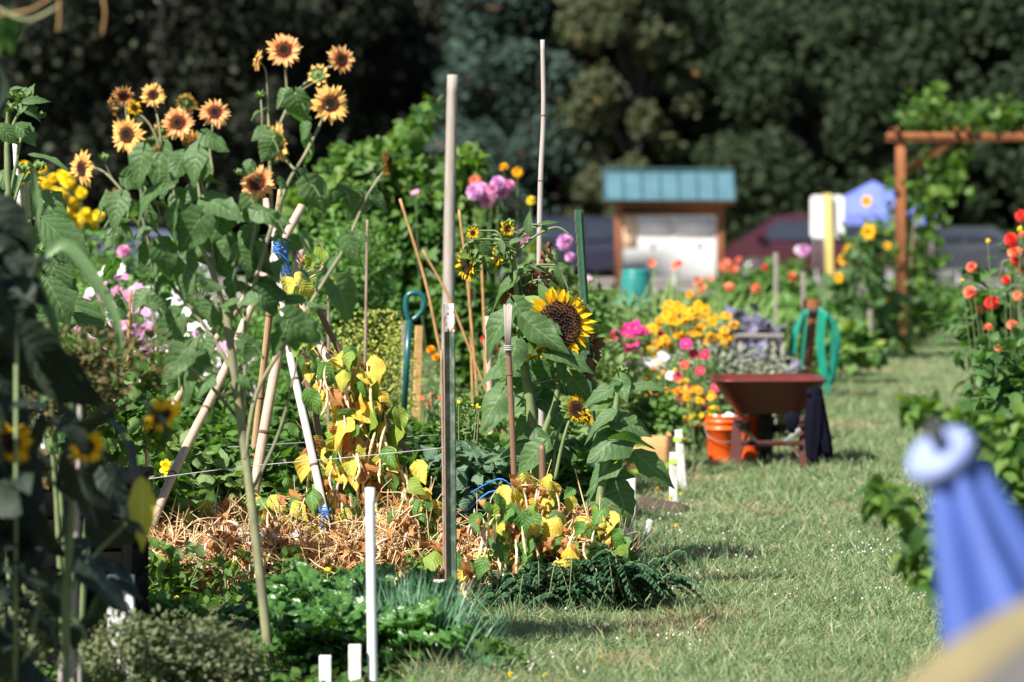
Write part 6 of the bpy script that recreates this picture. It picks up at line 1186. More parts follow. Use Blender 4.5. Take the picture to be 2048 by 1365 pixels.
flowers(t, blob(14, 1252, 685, 30, 28, [('cosmos', 'magenta')], 27) + [('cosmos', 'magenta', 1250, 705, 28), ('cosmos', 'magenta', 1278, 712, 27), ('cosmos', 'magenta', 1290, 662, 24), ('cosmos', 'magenta', 1272, 648, 22)] + blob(8, 1262, 668, 30, 14, [('cosmos', 'magenta')], 25) + blob(6, 1240, 690, 22, 24, [('pompon', 'red')], 15), 26.7)
t = bush('cosmos_plant', 'white cosmos in front of the golden daisies', 'cosmos', 1300, 26.8, 110, 740, [T_ell2], 0.03, M['feather'], 1400, stems=14)
flowers(t, [('cosmos', 'white', 1262, 728, 30), ('cosmos', 'white', 1284, 732, 32), ('cosmos', 'white', 1298, 724, 26), ('cosmos', 'white', 1318, 730, 34), ('cosmos', 'white', 1326, 713, 30), ('cosmos', 'white', 1342, 752, 26), ('cosmos', 'yellow', 1290, 752, 24), ('cosmos', 'white', 1310, 794, 14), ('cosmos', 'pink', 1252, 728, 20), ('cosmos', 'white', 1258, 820, 24), ('cosmos', 'red', 1250, 816, 18)], 26.2)
t = bush('cosmos_plant', 'magenta cosmos at the right of the white ones', 'cosmos', 1385, 26.9, 90, 720, [T_ell2], 0.03, M['feather'], 1200, stems=14)
flowers(t, [('cosmos', 'magenta', 1372, 688, 28), ('cosmos', 'crimson', 1388, 708, 24), ('cosmos', 'crimson', 1410, 710, 24), ('cosmos', 'red', 1370, 730, 20), ('cosmos', 'crimson', 1400, 742, 22), ('cosmos', 'crimson', 1362, 780, 26), ('cosmos', 'magenta', 1371, 848, 27), ('cosmos', 'crimson', 1392, 852, 24), ('cosmos', 'crimson', 1368, 822, 20), ('cosmos', 'crimson', 1410, 820, 20), ('cosmos', 'magenta', 1362, 818, 20), ('cosmos', 'white', 1335, 835, 30), ('cosmos', 'white', 1345, 828, 24), ('cosmos', 'white', 1330, 848, 22), ('cosmos', 'crimson', 1432, 775, 20)] + blob(8, 1340, 800, 50, 50, [('cosmos', 'crimson')], 20), 26.0, zspread=0.05)
t = bush('marigold_plant', 'mixed orange and yellow marigolds left of the wheelbarrow', 'marigolds', 1375, 26.5, 130, 815, [T_ell2, T_ell], 0.035, M['veg'], 1500, stems=20)
flowers(t, blob(34, 1370, 792, 62, 16, [('daisy', 'orange'), ('daisy', 'amber')], 19) + blob(38, 1385, 825, 55, 26, [('daisy', 'yellow'), ('daisy', 'amber'), ('daisy', 'yellow')], 15) + blob(8, 1330, 870, 40, 20, [('daisy', 'orange')], 14) + blob(26, 1330, 775, 60, 50, [('daisy', 'yellow'), ('daisy', 'orange')], 12), 25.95, zspread=0.15)
bush('lavender_bush', 'rounded silver grey lavender bush behind the wheelbarrow', 'lavender', 1475, 27.5, 200, 700, [T_ell2], 0.035, M['lav'], 4200, lumps=10, stems=14, up=0.4)
bush('lavender_bush', 'smaller silver grey bush at the right behind the wheelbarrow rim', 'lavender', 1556, 27.6, 80, 750, [T_ell2], 0.035, M['lav'], 2200, lumps=8, stems=10)
for k, (px, z, w_, yt, lb) in enumerate(((1300, 33.5, 110, 590, 'sword leaved plant below the notice board'), (1365, 34, 120, 560, 'tall sword leaved plant with coral blooms before the white board'), (1435, 34, 130, 575, 'arching sword leaved plant right of the golden daisies'), (1500, 34.5, 100, 590, 'sword leaved plant in front of the purple cabbages'), (1255, 34, 70, 600, 'small sword leaved plant beside the teal barrel'))):
    t = blades('montbretia', lb, 'montbretia', px, z, w_, yt, 90, 0.03, M['iris'], 0.3, 0.5, curve=0.5)
    if k in (1, 2): flowers(t, [[('trumpet', 'coral', 1303, 528, 22), ('trumpet', 'coral', 1352, 533, 20), ('trumpet', 'red', 1358, 528, 14), ('trumpet', 'coral', 1395, 562, 20)], [('trumpet', 'coral', 1405, 575, 18), ('trumpet', 'coral', 1456, 575, 20), ('trumpet', 'orange', 1380, 590, 16), ('trumpet', 'coral', 1420, 560, 16)]][k - 1], z)
for k, (px, z, w_, yt, m, lb) in enumerate(((1480, 46, 130, 545, 'veg', 'bushy green dahlia with coral blooms right of the notice board'), (1560, 46, 130, 540, 'veg', 'green bush under the white backed sign'), (1420, 44, 100, 590, 'veg', 'green bush at the foot of the notice board'), (1620, 44, 140, 585, 'feather', 'feathery green bush behind the hose post'), (1535, 52, 130, 515, 'veg', 'round green bush before the maroon minivan'),
                                            (1680, 45, 120, 590, 'feather', 'soft green bush below the far sunflowers'), (1320, 46, 160, 575, 'veg_pale', 'green planting directly below the white board'), (1230, 44, 110, 570, 'veg_pale', 'green planting left of the teal barrel'), (1130, 42, 150, 560, 'veg_pale', 'green planting beyond the giant sunflower'))):
    t = bush('leafy_bush', lb, 'bush', px, z, w_, yt + 22, LEAFY, 0.13, M[m], 1000, lumps=8)
    if k < 4: flowers(t, [[('spiky', 'coral', 1452, 532, 32), ('spiky', 'coral', 1468, 540, 26), ('pompon', 'coral', 1478, 520, 14), ('pompon', 'red', 1530, 535, 14), ('pompon', 'coral', 1398, 565, 22)], [('pompon', 'coral', 1583, 556, 24), ('pompon', 'amber', 1574, 552, 14), ('pompon', 'lilac', 1608, 503, 26), ('pompon', 'white', 1598, 500, 18)], [('pompon', 'coral', 1400, 585, 18), ('pompon', 'coral', 1460, 575, 18)], [('pompon', 'red', 1574, 622, 18), ('pompon', 'coral', 1512, 578, 18)]][k], z)
for px, z, w_, yt, lb in ((1500, 33.2, 80, 612, 'large purple grey cabbage like plant left of the thin grey stake'), (1545, 33.4, 70, 628, 'smaller purple leaved plant beside the thin grey stake')):
    bush('purple_kale', lb, 'kale', px, z, w_, yt, [T_heart[2], T_bean[1]], 0.14, M['purple'], 150, lumps=5, stems=5)
bush('squash_plant', 'bright yellow green squash leaves right of the green hose', 'squash', 1690, 36.5, 90, 668, LEAFY, 0.13, M['beanleaf'], 330); bush('squash_plant', 'leafy green squash under the hose post', 'squash', 1650, 38, 90, 650, LEAFY, 0.13, M['veg_pale'], 330)
bush('dark_shrub', 'dark glossy rounded shrub just beyond the arbor opening', 'shrub', 1868, 49, 120, 585, [T_ell, T_ovate], 0.10, M['vine_dark'], 2600, lumps=9)
bush('dark_shrub', 'dark shrub wrapped round the foot of the arbor post', 'shrub', 1815, 47.0, 70, 600, [T_ell, T_ovate], 0.10, M['vine_dark'], 1200, lumps=6)
def frame_edge():
    z = 32.0; h = P(0, 668, z).z; t = thing('timber_rail', 'low weathered timber rail under the purple leaves', 'rail', (X(1520, z), z, 0)); one(box_t((X(1472, z), z, h - 0.035), (X(1568, z), z + 0.03, h), 0.003), 'rail', M['oldwood'], t)
    for px in (1478, 1543, 1562): one(box_t((X(px, z), z + 0.031, 0), (X(px + 8, z), z + 0.06, h - 0.002), 0.003), 'post', M['oldwood'], t)
def raised_frame(label, px0, px1, z, ytop, m, dep=1.0):
    x0, x1 = X(px0, z), X(px1, z); h = P(0, ytop, z).z; t = thing('raised_bed', label, 'raised bed', ((x0 + x1) / 2, z, 0))
    for a, b in (((x0, z, 0), (x1, z + 0.03, h)), ((x0, z + dep, 0), (x1, z + dep + 0.03, h)), ((x0, z + 0.031, 0), (x0 + 0.03, z + dep - 0.001, h)), ((x1 - 0.03, z + 0.031, 0), (x1, z + dep - 0.001, h))): one(box_t(a, b, 0.004), 'side_board', M[m], t)
    one(box_t((x0 + 0.031, z + 0.031, 0), (x1 - 0.031, z + dep - 0.001, h * 0.8)), 'soil', M['soil'], t)
raised_frame('low pale pine raised bed behind the lime taped stakes', 1262, 1346, 24.0, 872, 'pine'); frame_edge(); 
rock(1310, 21.4, 130, 32, 'low patch of bare brown soil behind the white marker stakes', 'soil'); o = bpy.data.objects.get([x.name for x in bpy.data.objects if x.get('label') == 'low patch of bare brown soil behind the white marker stakes'][0]); o.name = 'soil_mound'; o['category'] = 'soil'
def barrel():
    z = 38; t = thing('rain_barrel', 'teal plastic barrel standing left of the notice board', 'barrel', (X(1272, z), z, 0)); r = S(31, z); h = P(0, 548, z).z
    one(lathe_t([(0, 0.0), (r * 0.9, 0.0), (r, 0.06), (r * 1.04, h * 0.3), (r * 0.98, h * 0.32), (r * 1.04, h * 0.36), (r * 1.04, h * 0.64), (r * 0.98, h * 0.66), (r * 1.04, h * 0.7), (r, h * 0.95), (r * 0.9, h)], 24), 'body', M['teal'], t, pos=[t.location])
    one(lathe_t([(r * 0.93, h + 0.001), (r * 0.93, h + 0.03), (r * 0.85, h + 0.045), (0, h + 0.05)], 24), 'lid', M['teal'], t, pos=[t.location])
    z = 36; t = thing('watering_can', 'teal plastic tub at the foot of the barrel', 'tub', (X(1262, z), z, 0)); r = S(40, z); h = P(0, 602, z).z
    one(lathe_t([(0, 0.0), (r * 0.8, 0.0), (r * 0.95, h * 0.9), (r * 1.05, h * 0.92), (r * 1.05, h), (r * 0.97, h), (r * 0.9, h * 0.8), (0, h * 0.75)], 24), 'tub_wall', M['teal'], t, pos=[t.location])
    t.name = 'plastic_tub'
    for s_ in (-1, 1): one(tube_t(smooth_pts([t.location + Vector((s_ * r * 1.02, -0.03, h * 0.95)), t.location + Vector((s_ * r * 1.25, -0.03, h * 0.85)), t.location + Vector((s_ * r * 1.0, -0.03, h * 0.7))], 4), 0.01, 6), 'handle', M['teal'], t)
random.seed(47); RS.seed(47); barrel()
# far yellow sunflowers beside the arbor
for k, (px, z, pts, lb) in enumerate(((1738, 42.5, [('yellow', 1733, 403, 28), ('yellow', 1737, 464, 36), ('yellow', 1775, 492, 18)], 'tall far sunflower with two round yellow heads left of the arbor post'),
                                    (1690, 42.8, [('yellow', 1686, 520, 26), ('yellow', 1677, 556, 24), ('yellow', 1698, 500, 26), ('yellow', 1735, 540, 18)], 'lower branching sunflower with small drooping heads by the yellow sign post'),
                                    (1765, 43.2, [('yellow', 1752, 545, 22), ('yellow', 1775, 600, 14)], 'leafy sunflower with few blooms close to the arbor post'))):
    b = Vector((X(px, z), z, 0)); t = thing('far_sunflower', lb, 'sunflower', b); yt = min(p[2] for p in pts); mb = MB()
    for kk, (key, fx, fy, d) in enumerate(pts): head(t, b, key, fx, fy, z - 0.35, d, (random.uniform(-.3, .3), -1, 0.15), 2); mb.add(tube_t(smooth_pts([b, b.lerp(P(fx, fy, z), 0.5) + Vector((0.03, 0, 0.1)), P(fx, fy, z) + Vector((0, 0.03, -0.02))], 4), [0.016, 0.008], 6))
    mb.obj('stem', M['stem'], t); h = P(0, yt + 45, z).z; n = 150; pos = np.column_stack([b.x + RS.normal(size=n) * 0.12, z + RS.normal(size=n) * 0.12, RS.uniform(0.1, h, n)]); mb = MB(); scat_leaves(mb, T_heart, pos, 0.13, 0.3); mb.obj('foliage', M['sunleaf'], t)
t = thing('white_bags', 'pair of crumpled white bags at the path edge left of the arbor', 'bags', (X(1735, 40.5), 40.5, 0)); 
for dx, s_ in ((-0.06, 0.10), (0.10, 0.08)):
    l = lathe_t([(0.6, 0), (1, 0.2), (0.95, 1.2), (1.1, 2.0), (0.7, 2.5), (0.9, 2.7)], 12); l.v *= 1 + 0.1 * np.sin(l.v[:, [0]] * 5 + l.v[:, [2]] * 7); one(l, 'bag', M['cloth_white'], t, pos=[t.location + Vector((dx, 0, 0))], sc=s_)
# hose on its post
def hose():
    z = 33.5; t = thing('hose_post', 'short reddish timber post holding the coiled green hose', 'post', (X(1612, z), z, 0)); h = P(0, 598, z).z
    R = frames([(0.02 + 0.06, 0, h)], [(0.3, -1, 0)])[0]; one(box_t((0, -0.055, -0.05), (h, 0.055, 0.05), 0.006), 'post_shaft', M['cedar'], t, pos=[(X(1604, z), z, 0)], R=R); one(box_t((X(1600, z), z - 0.09, h * 0.86), (X(1645, z), z - 0.055, h * 0.9), 0.004), 'hook', M['darkmetal'], t)
    mb = MB()
    for k in range(7):
        a = Vector((X(1636 + 2 * k, z), z - 0.12 - 0.018 * k, h * 0.92 - 0.008 * k)); yb = P(0, 770 + random.uniform(-12, 28), z).z; xr = X(1668 + random.uniform(-8, 8), z); xl = X(1640 + random.uniform(-6, 8), z)
        mb.add(tube_t(smooth_pts([a, Vector((xr - 0.02, a.y, h * 0.75)), Vector((xr, a.y - 0.03, (h + yb) * 0.45)), Vector(((xr + xl) / 2, a.y - 0.04, max(0.03, yb))), Vector((xl, a.y - 0.02, (h + yb) * 0.42)), Vector((xl, a.y, h * 0.72)), a + Vector((0.01, -0.005, 0.0))], 6), 0.0125, 7))
    for k in range(3):
        a = Vector((X(1608, z), z - 0.14 - 0.02 * k, h * 0.9)); xl = X(1580 + 5 * k, z); mb.add(tube_t(smooth_pts([a, Vector((xl, a.y, h * 0.62)), Vector((xl - 0.01, a.y - 0.02, h * 0.25)), Vector((X(1598, z), a.y, 0.06)), Vector((X(1602, z), a.y, h * 0.4)), a + Vector((0.02, 0, 0))], 6), 0.0125, 7))
    tag(mb.obj('garden_hose', M['hose']), 'coiled dark green garden hose hanging on the reddish timber post', 'hose')
random.seed(45); RS.seed(45); hose()
# ------------------------------------------------------------------ wheelbarrow, buckets, jacket
def wheelbarrow():
    z = 24.9; c = Vector((X(1541, z), z, 0)); t = thing('wheelbarrow', 'rusty red wheelbarrow parked on the grass with its legs towards the viewer', 'wheelbarrow', c)
    ht, hb = P(0, 762, z).z, P(0, 829, z).z
    def ring(hw, y0, y1, h, r=0.08, n=6):
        out = []
        for cx, cy2, a0 in ((hw - r, y1 - r, 0), (-hw + r, y1 - r, 90), (-hw + r, y0 + r, 180), (hw - r, y0 + r, 270)):
            for k in range(n): a = math.radians(a0 + 90 * k / (n - 1)); out.append((c.x + cx + r * math.cos(a), c.y + cy2 + r * math.sin(a), h))
        return out
    rings = [ring(0.205, 0.02, 0.55, hb - 0.0, 0.08), ring(0.235, -0.02, 0.60, hb + 0.035, 0.09), ring(0.345, -0.14, 0.80, ht - 0.02, 0.12), ring(0.362, -0.16, 0.82, ht, 0.13), ring(0.366, -0.164, 0.824, ht + 0.008, 0.13), ring(0.352, -0.15, 0.81, ht + 0.006, 0.125), ring(0.335, -0.13, 0.79, ht - 0.02, 0.12), ring(0.225, -0.01, 0.59, hb + 0.045, 0.09), ring(0.195, 0.03, 0.54, hb + 0.014, 0.08)]
    n = len(rings[0]); V = [v for r in rings for v in r] + [(c.x, c.y + 0.28, hb), (c.x, c.y + 0.28, hb + 0.014)]; m = len(rings)
    Fc = [(i * n + k, i * n + (k + 1) % n, (i + 1) * n + (k + 1) % n, (i + 1) * n + k) for i in range(m - 1) for k in range(n)] + [((k + 1) % n, k, m * n) for k in range(n)] + [((m - 1) * n + k, (m - 1) * n + (k + 1) % n, m * n + 1) for k in range(n)]
    tr = one(T(V, Fc), 'tray', M['barrow'], t)
    one(tube_t([Vector(v) for v in ring(0.366, -0.164, 0.824, ht + 0.004, 0.13)] + [Vector(ring(0.366, -0.164, 0.824, ht + 0.004, 0.13)[0])], 0.007, 6), 'rim', M['barrow'], tr)
    for s_ in (-1, 1):
        a = c + Vector((s_ * 0.22, -0.2, hb - 0.045)); b = c + Vector((s_ * 0.07, 0.95, 0.20)); d = b - a; one(box_t((0, -0.019, -0.022), (d.length, 0.019, 0.022), 0.006), 'handle', M['darkmetal'] if False else M['barrow_leg'], t, pos=[a], R=frames([d], [(0, 0, 1)])[0])
        # leg: broad folded steel, splayed, foot on the grass
        x1 = c.x + s_ * 0.215 + 0.0; pts = [(x1 - 0.028, c.y - 0.02, hb - 0.02), (x1 + 0.028, c.y - 0.02, hb - 0.02), (x1 + 0.042 + s_ * 0.012, c.y - 0.06, 0.0), (x1 - 0.042 + s_ * 0.012, c.y - 0.06, 0.0)]
        V = pts + [(x, y + 0.035, z_) for x, y, z_ in pts]; one(T(V, [(0, 1, 2, 3), (5, 4, 7, 6), (0, 4, 5, 1), (1, 5, 6, 2), (2, 6, 7, 3), (3, 7, 4, 0)]), 'leg', M['barrow_leg'], t, False)
        a = c + Vector((s_ * 0.19, -0.07, hb - 0.09)); b = c + Vector((s_ * 0.085, -0.07, 0.18)); d = b - a; one(box_t((0, -0.012, -0.004), (d.length, 0.012, 0.004), 0.001), 'leg_brace', M['grey_metal'], t, pos=[a], R=frames([d], [(0, -1, 0)])[0])
        a = c + Vector((s_ * 0.20, 0.0, 0.06)); b = c + Vector((s_ * 0.09, 0.6, hb - 0.08)); one(tube_t([a, b], 0.009, 6), 'rear_brace', M['barrow_leg'], t)
    one(box_t((c.x - 0.19, c.y - 0.075, 0.155), (c.x + 0.19, c.y - 0.063, 0.19), 0.003), 'cross_brace', M['barrow_leg'], t)
    wc = c + Vector((0.01, 0.74, 0.195)); Rw = np.array([[0, 0, 1], [1, 0, 0], [0, 1, 0]], float)
    prof = [(0.10, -0.035), (0.14, -0.05), (0.178, -0.048), (0.193, -0.03), (0.197, 0.0), (0.193, 0.03), (0.178, 0.048), (0.14, 0.05), (0.10, 0.035)]
    wh = one(lathe_t(prof, 28), 'wheel', M['rubber'], t, pos=[wc], R=Rw); one(lathe_t([(0.0, -0.04), (0.03, -0.04), (0.035, -0.02), (0.09, -0.012), (0.105, -0.034), (0.105, 0.034), (0.09, 0.012), (0.035, 0.02), (0.03, 0.04), (0, 0.04)], 20), 'rim', M['grey_metal'], wh, pos=[wc], R=Rw)
    for s_ in (-1, 1): one(box_t((wc.x + s_ * 0.062 - 0.004, wc.y - 0.02, wc.z - 0.02), (wc.x + s_ * 0.062 + 0.004, wc.y + 0.02, wc.z + 0.1), 0.001), 'axle_bracket', M['darkmetal'], t)
random.seed(52); RS.seed(52); wheelbarrow()
def bucket(px, z, w_, lb, fill):
    t = thing('bucket', lb, 'bucket', (X(px, z), z, 0), 'orange buckets'); r = S(w_, z) / 2; h = P(0, 832, z).z; L = t.location
    one(lathe_t([(0, 0.002), (r * 0.84, 0.002), (r * 0.86, 0.01), (r * 0.96, h * 0.72), (r * 1.03, h * 0.73), (r * 1.03, h * 0.76), (r * 0.97, h * 0.77), (r * 0.98, h * 0.86), (r * 1.05, h * 0.87), (r * 1.05, h * 0.90), (r * 0.99, h * 0.91), (r, h * 0.98), (r * 1.04, h * 0.985), (r * 1.03, h), (r * 0.95, h), (r * 0.93, h * 0.9), (r * 0.85, 0.02), (0, 0.02)], 28), 'pail', M['bucket'], t, pos=[L])
    one(tube_t(smooth_pts([L + Vector((r * 1.06, 0, h * 0.88)), L + Vector((r * 0.9, -r * 0.95, h * 0.62)), L + Vector((0, -r * 1.22, h * 0.5)), L + Vector((-r * 0.9, -r * 0.95, h * 0.62)), L + Vector((-r * 1.06, 0, h * 0.88))], 5), 0.003, 5), 'bail', M['grey_metal'], t)
    mb = MB()
    for k in range(9): q = L + Vector((random.uniform(-.06, .06), random.uniform(-.06, .06), h - 0.02)); b = lathe_t([(0, 0), (0.7, 0.2), (0.9, 0.8), (0.4, 1.4), (0, 1.5)], 8); mb.add(b, [q], rotz(random.uniform(0, 6)), random.uniform(0.018, 0.032))
    o = mb.obj('contents', M[fill], t)
bucket(1447, 25.2, 72, 'left orange bucket holding a white cloth beside the wheelbarrow leg', 'cloth_white'); bucket(1499, 25.6, 54, 'right orange bucket half hidden behind the wheelbarrow leg', 'pod')
def jacket():
    z = 24.6; t = thing('jacket', 'dark navy jacket hanging from the right side of the wheelbarrow', 'jacket', (X(1625, z), z, P(0, 800, z).z))
    def drape(rows, fold, name, nseg=26):
        V = []
        for i, (xl, xr, py, th) in enumerate(rows):
            cx = (xl + xr) / 2; hw = S(xr - xl, z) / 2; h = P(0, py, z).z
            for k in range(nseg): a = 2 * math.pi * k / nseg; f = 1 + fold * math.sin(a * 6 + i * 0.5) ; V.append((X(cx, z) + hw * f * math.cos(a), z + S(th, z) * f * math.sin(a), max(h, 0.006) + 0.006 * math.sin(a * 3 + i)))
        Fc = [(i * nseg + k, i * nseg + (k + 1) % nseg, (i + 1) * nseg + (k + 1) % nseg, (i + 1) * nseg + k) for i in range(len(rows) - 1) for k in range(nseg)]
        V += [(X((rows[0][0] + rows[0][1]) / 2, z), z, P(0, rows[0][2] - 4, z).z), (X((rows[-1][0] + rows[-1][1]) / 2, z), z, max(0.012, P(0, rows[-1][2] - 8, z).z))]; b = (len(rows) - 1) * nseg
        Fc += [((k + 1) % nseg, k, len(V) - 2) for k in range(nseg)] + [(b + k, b + (k + 1) % nseg, len(V) - 1) for k in range(nseg)]; one(T(V, Fc), name, M['cloth_dark'], t)
    drape([(1620, 1644, 784, 12), (1614, 1648, 805, 16), (1611, 1650, 840, 16), (1612, 1648, 875, 14), (1614, 1642, 910, 12), (1618, 1634, 934, 9)], 0.15, 'body')
    drape([(1624, 1644, 790, 8), (1624, 1651, 815, 12), (1628, 1656, 845, 12), (1634, 1662, 875, 11), (1642, 1666, 900, 9), (1652, 1665, 916, 6)], 0.13, 'sleeve')
    drape([(1572, 1600, 828, 8), (1572, 1600, 840, 9), (1574, 1594, 856, 8), (1580, 1590, 866, 6)], 0.08, 'sleeve')
    drape([(1614, 1644, 778, 10), (1612, 1646, 786, 13), (1616, 1640, 796, 13)], 0.05, 'collar')
random.seed(47); RS.seed(47); jacket()
# ------------------------------------------------------------------ right edge: red dahlias, raspberry shrub, umbrella
t = bush('dahlia_plant', 'large dahlia plant with bright red blooms at the right edge', 'dahlia', 2070, 25.5, 225, 500, [T_ovate], 0.115, M['dahlialeaf'], 1300, lumps=14, shell=0.25, stems=22)
flowers(t, [('pompon', 'red', 2022, 480, 30), ('pompon', 'coral', 2030, 504, 32), ('pompon', 'red', 1983, 606, 32), ('pompon', 'coral', 1940, 586, 26), ('pompon', 'coral', 1943, 535, 24), ('spiky', 'coral', 1976, 655, 22), ('pompon', 'coral', 2024, 650, 24), ('spiky', 'coral', 2036, 592, 26), ('spiky', 'red', 2043, 432, 26), ('spiky', 'coral', 2044, 470, 20), ('spiky', 'yellow', 1925, 560, 9), ('spiky', 'yellow', 1976, 482, 10), ('spiky', 'yellow', 2040, 458, 12), ('pompon', 'coral', 2044, 540, 22), ('pompon', 'coral', 2038, 760, 18), ('pompon', 'red', 2030, 520, 26), ('spiky', 'red', 2012, 560, 24), ('pompon', 'coral', 2000, 700, 20), ('spiky', 'coral', 1960, 620, 20)], 24.9, zspread=0.1)
bush('dahlia_plant', 'second leafy dahlia plant lower at the right edge', 'dahlia', 2040, 22.5, 160, 700, [T_ovate], 0.10, M['dahlialeaf'], 620, lumps=9, stems=12)
def raspberry(label, px, z, pts, n, size, m='vine'):
    b = Vector((X(px, z), z, 0)); t = thing('raspberry_shrub', label, 'shrub', b); mb = MB(); 
    for (cx, cyy, rx_, ry_, k) in pts:
        c = P(cx, cyy, z); mb.add(tube_t(smooth_pts([b + Vector((random.uniform(-.1, .1), 0.1, 0)), b.lerp(c, 0.6) + Vector((0.05, 0.05, 0.1)), c], 4), [0.007, 0.003], 5), mi=1)
        kk = k * 2; u = rv(kk); p = np.array(c) + u * RS.uniform(0.2, 1.0, kk)[:, None] * np.array([S(rx_, z), 0.12, S(ry_, z)]); p[:, 2] = np.maximum(p[:, 2], 0.03); scat_leaves(mb, [T_ovate], p, size, 0.8, u)
    mb.obj('foliage', [M[m], M['stem']], t)
raspberry('out of focus green shrub left of the blue umbrella', 1960, 11.2, [(1760, 985, 40, 18, 14), (1800, 1010, 40, 25, 16), (1850, 1060, 40, 30, 18), (1845, 1120, 40, 25, 16), (1870, 1160, 30, 30, 14), (1830, 815, 28, 16, 9), (1880, 830, 40, 22, 16), (1930, 860, 45, 30, 20), (1900, 1000, 30, 60, 14), (1960, 900, 50, 40, 20)], 0, 0.07)
raspberry('out of focus green shrub filling the right edge behind the blue umbrella', 2060, 11.6, [(2030, 880, 40, 50, 26), (2040, 990, 40, 50, 26), (2000, 940, 30, 40, 16), (2040, 1100, 40, 60, 24), (1990, 1040, 30, 40, 14)], 0, 0.08)
tpost('blurred green metal stake with white base at the right edge', (2008, 1060, 2012, 868), 18, 12.3, ('tpost_green', 'tpost_green', 'tpost_green'), 0, False, 0.1)
bush('leafy_plant', 'orange flowered low plant at the far right behind the shrub', 'plant', 2045, 19.5, 60, 830, [T_ell], 0.06, M['veg'], 220)
def umbrella():
    z = 6.3; top = P(1905, 925, z); bot = P(2035, 1330, z); d = (bot - top); n = 96; rows = 26; t = thing('folded_umbrella', 'folded blue umbrella tilted in the near right corner', 'umbrella', (bot.x, bot.y, 0))
    R = frames([d], [(0, -1, 0)])[0]; V = []
    for i in range(rows):
        q = i / (rows - 1); r = S(42, z) + (S(165, z) - S(42, z)) * q ** 0.9; L = d.length * (q * 1.06 - 0.03)
        for k in range(n):
            a = 2 * math.pi * k / n; f = 0.45 + 0.62 * (abs(math.sin(a * 2.5 + 0.25 * q + 0.9)) ** 0.65) + 0.03 * math.sin(a * 3 + q * 4); V.append((L, r * f * math.cos(a), r * f * math.sin(a)))
    Fc = [(i * n + k, i * n + (k + 1) % n, (i + 1) * n + (k + 1) % n, (i + 1) * n + k) for i in range(rows - 1) for k in range(n)]
    one(T(V, Fc), 'canopy', M['umb'], t, pos=[top], R=R)
    capR = frames([(0.55, 0.2, 1)], [(0, -1, 0.3)])[0]; cp = P(1886, 918, z)
    cap = lathe_t([(0.0, 0.012), (0.02, 0.012), (0.048, 0.028), (0.060, 0.014), (0.061, -0.002), (0.050, -0.014), (0.030, -0.026), (0.026, -0.04)], 28)
    o = one(cap, 'cap', M['umbcap'], t, pos=[cp], R=facing((-0.55, -0.36, 0.8))); one(lathe_t([(0.0, 0.07), (0.012, 0.068), (0.016, 0.05), (0.012, 0.03), (0.012, 0.02)], 12), 'finial', M['darkmetal'], o, pos=[cp], R=facing((-0.28, -0.35, 0.9)))
    one(tube_t([top.lerp(bot, 0.1), bot + d * 0.2], 0.012, 10), 'pole', M['grey_metal'], t)
    g = bot + d * 0.2; e = Vector((g.x + 0.15, g.y, 0)); one(tube_t([g + (e - g) * 0.001, e], 0.014, 10), 'stand', M['grey_metal'], t)
random.seed(49); RS.seed(49); umbrella()
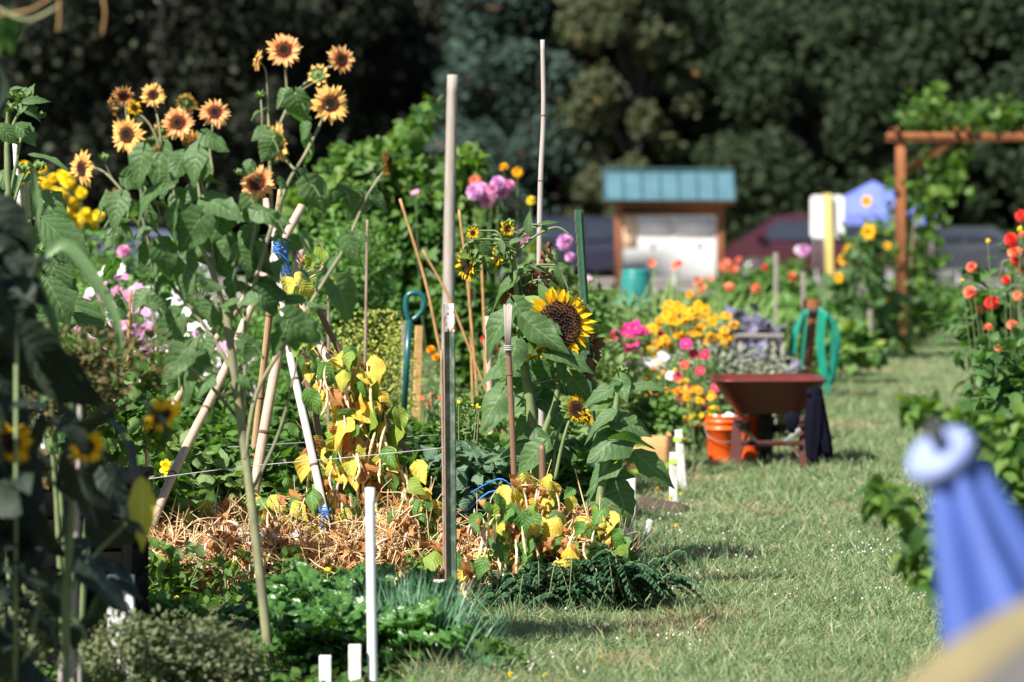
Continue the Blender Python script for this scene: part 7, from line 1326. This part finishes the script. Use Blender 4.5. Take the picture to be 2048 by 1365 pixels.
def camp_chair():
    z = 4.6; t = thing('camp_chair', 'strongly blurred folding chair back in pale yellow and grey cloth at the bottom right corner', 'camp chair', (X(2000, z), z, 0))
    # sagging cloth back between two slanting rails
    def edge(pts): return smooth_pts([P(x, y, z) for x, y in pts], 6)
    def band(e0, e1, m, name, dy=0.0):
        n = len(e0); V = []
        for i in range(n):
            for j in range(7): q = j / 6; p = e0[i].lerp(e1[i], q) + Vector((0, 0.16 * (1 - q) + dy, 0)); V.append(p)
        for i in range(n):
            for j in range(7): V.append(V[i * 7 + j] + Vector((0, 0.02, 0)))
        o_ = n * 7; Fc = [(i * 7 + j, i * 7 + j + 1, (i + 1) * 7 + j + 1, (i + 1) * 7 + j) for i in range(n - 1) for j in range(6)]; Fc += [tuple(o_ + a for a in f[::-1]) for f in Fc]
        Fc += [(j, o_ + j, o_ + j + 1, j + 1) for j in range(6)] + [(i * 7, (i + 1) * 7, o_ + (i + 1) * 7, o_ + i * 7) for i in range(n - 1)] + [(i * 7 + 6, o_ + i * 7 + 6, o_ + (i + 1) * 7 + 6, (i + 1) * 7 + 6) for i in range(n - 1)]
        one(T([tuple(v) for v in V], Fc), name, m, t, False)
    e0 = edge([(1800, 1440), (1880, 1360), (1955, 1305), (2065, 1240), (2200, 1180)]); e1 = edge([(1830, 1490), (1905, 1405), (1970, 1350), (2070, 1272), (2210, 1205)]); e2 = edge([(1890, 1520), (1955, 1425), (2005, 1372), (2095, 1300), (2225, 1240)]); e3 = edge([(2130, 1640), (2160, 1560), (2190, 1500), (2230, 1440), (2290, 1390)])
    band(e0, e1, solid('sand_yellow_cloth', (0.21, 0.175, 0.085), (0.17, 0.14, 0.07), 6, 0.8), 'yellow_band'); band(e1, e2, solid('grey_lilac_cloth', (0.11, 0.10, 0.095), (0.085, 0.08, 0.075), 6, 0.8), 'grey_band', -0.161); band(e2, e3, M['black'], 'dark_band', -0.322)
    for px in (1800, 2180): a = P(px, 1400, z) + Vector((0, 0.03, 0)); one(tube_t([a, Vector((a.x, a.y + 0.1, 0))], 0.012, 8), 'leg', M['darkmetal'], t)
random.seed(51); RS.seed(51); camp_chair()
# overhanging twig, top left, with near leaves
def twig():
    z = 9.5; b = P(-260, -60, z); t = thing('overhanging_twig', 'blurred leafy twig hanging into the top left corner', 'twig', b); mb = MB(); mb.add(tube_t(smooth_pts([b, P(-100, -40, z), P(0, 20, z), P(60, 40, z), P(120, 10, z)], 5), [0.01, 0.003], 6)); mb.obj('stem', M['stem_pale'], t); mb = MB()
    for bx, by, tx, ty in ((0, 50, 40, 105), (10, 20, 30, 90), (-20, 60, 10, 110)): pleaf(mb, T_ovate, bx, by, tx, ty, z, 1.2, 0.02, (-0.3, -0.5, 1))
    mb.obj('foliage', M['vine'], t)
    for pts in ([(0, 30), (60, 20), (110, -10)], [(118, 0), (118, 40), (114, 64)], [(205, -10), (210, 30), (203, 72)]): mb = MB(); ptube(mb, pts, z, 3, 1.5, 6); mb.obj('dry_tip', M['cane'], t)
random.seed(45); RS.seed(45); twig()
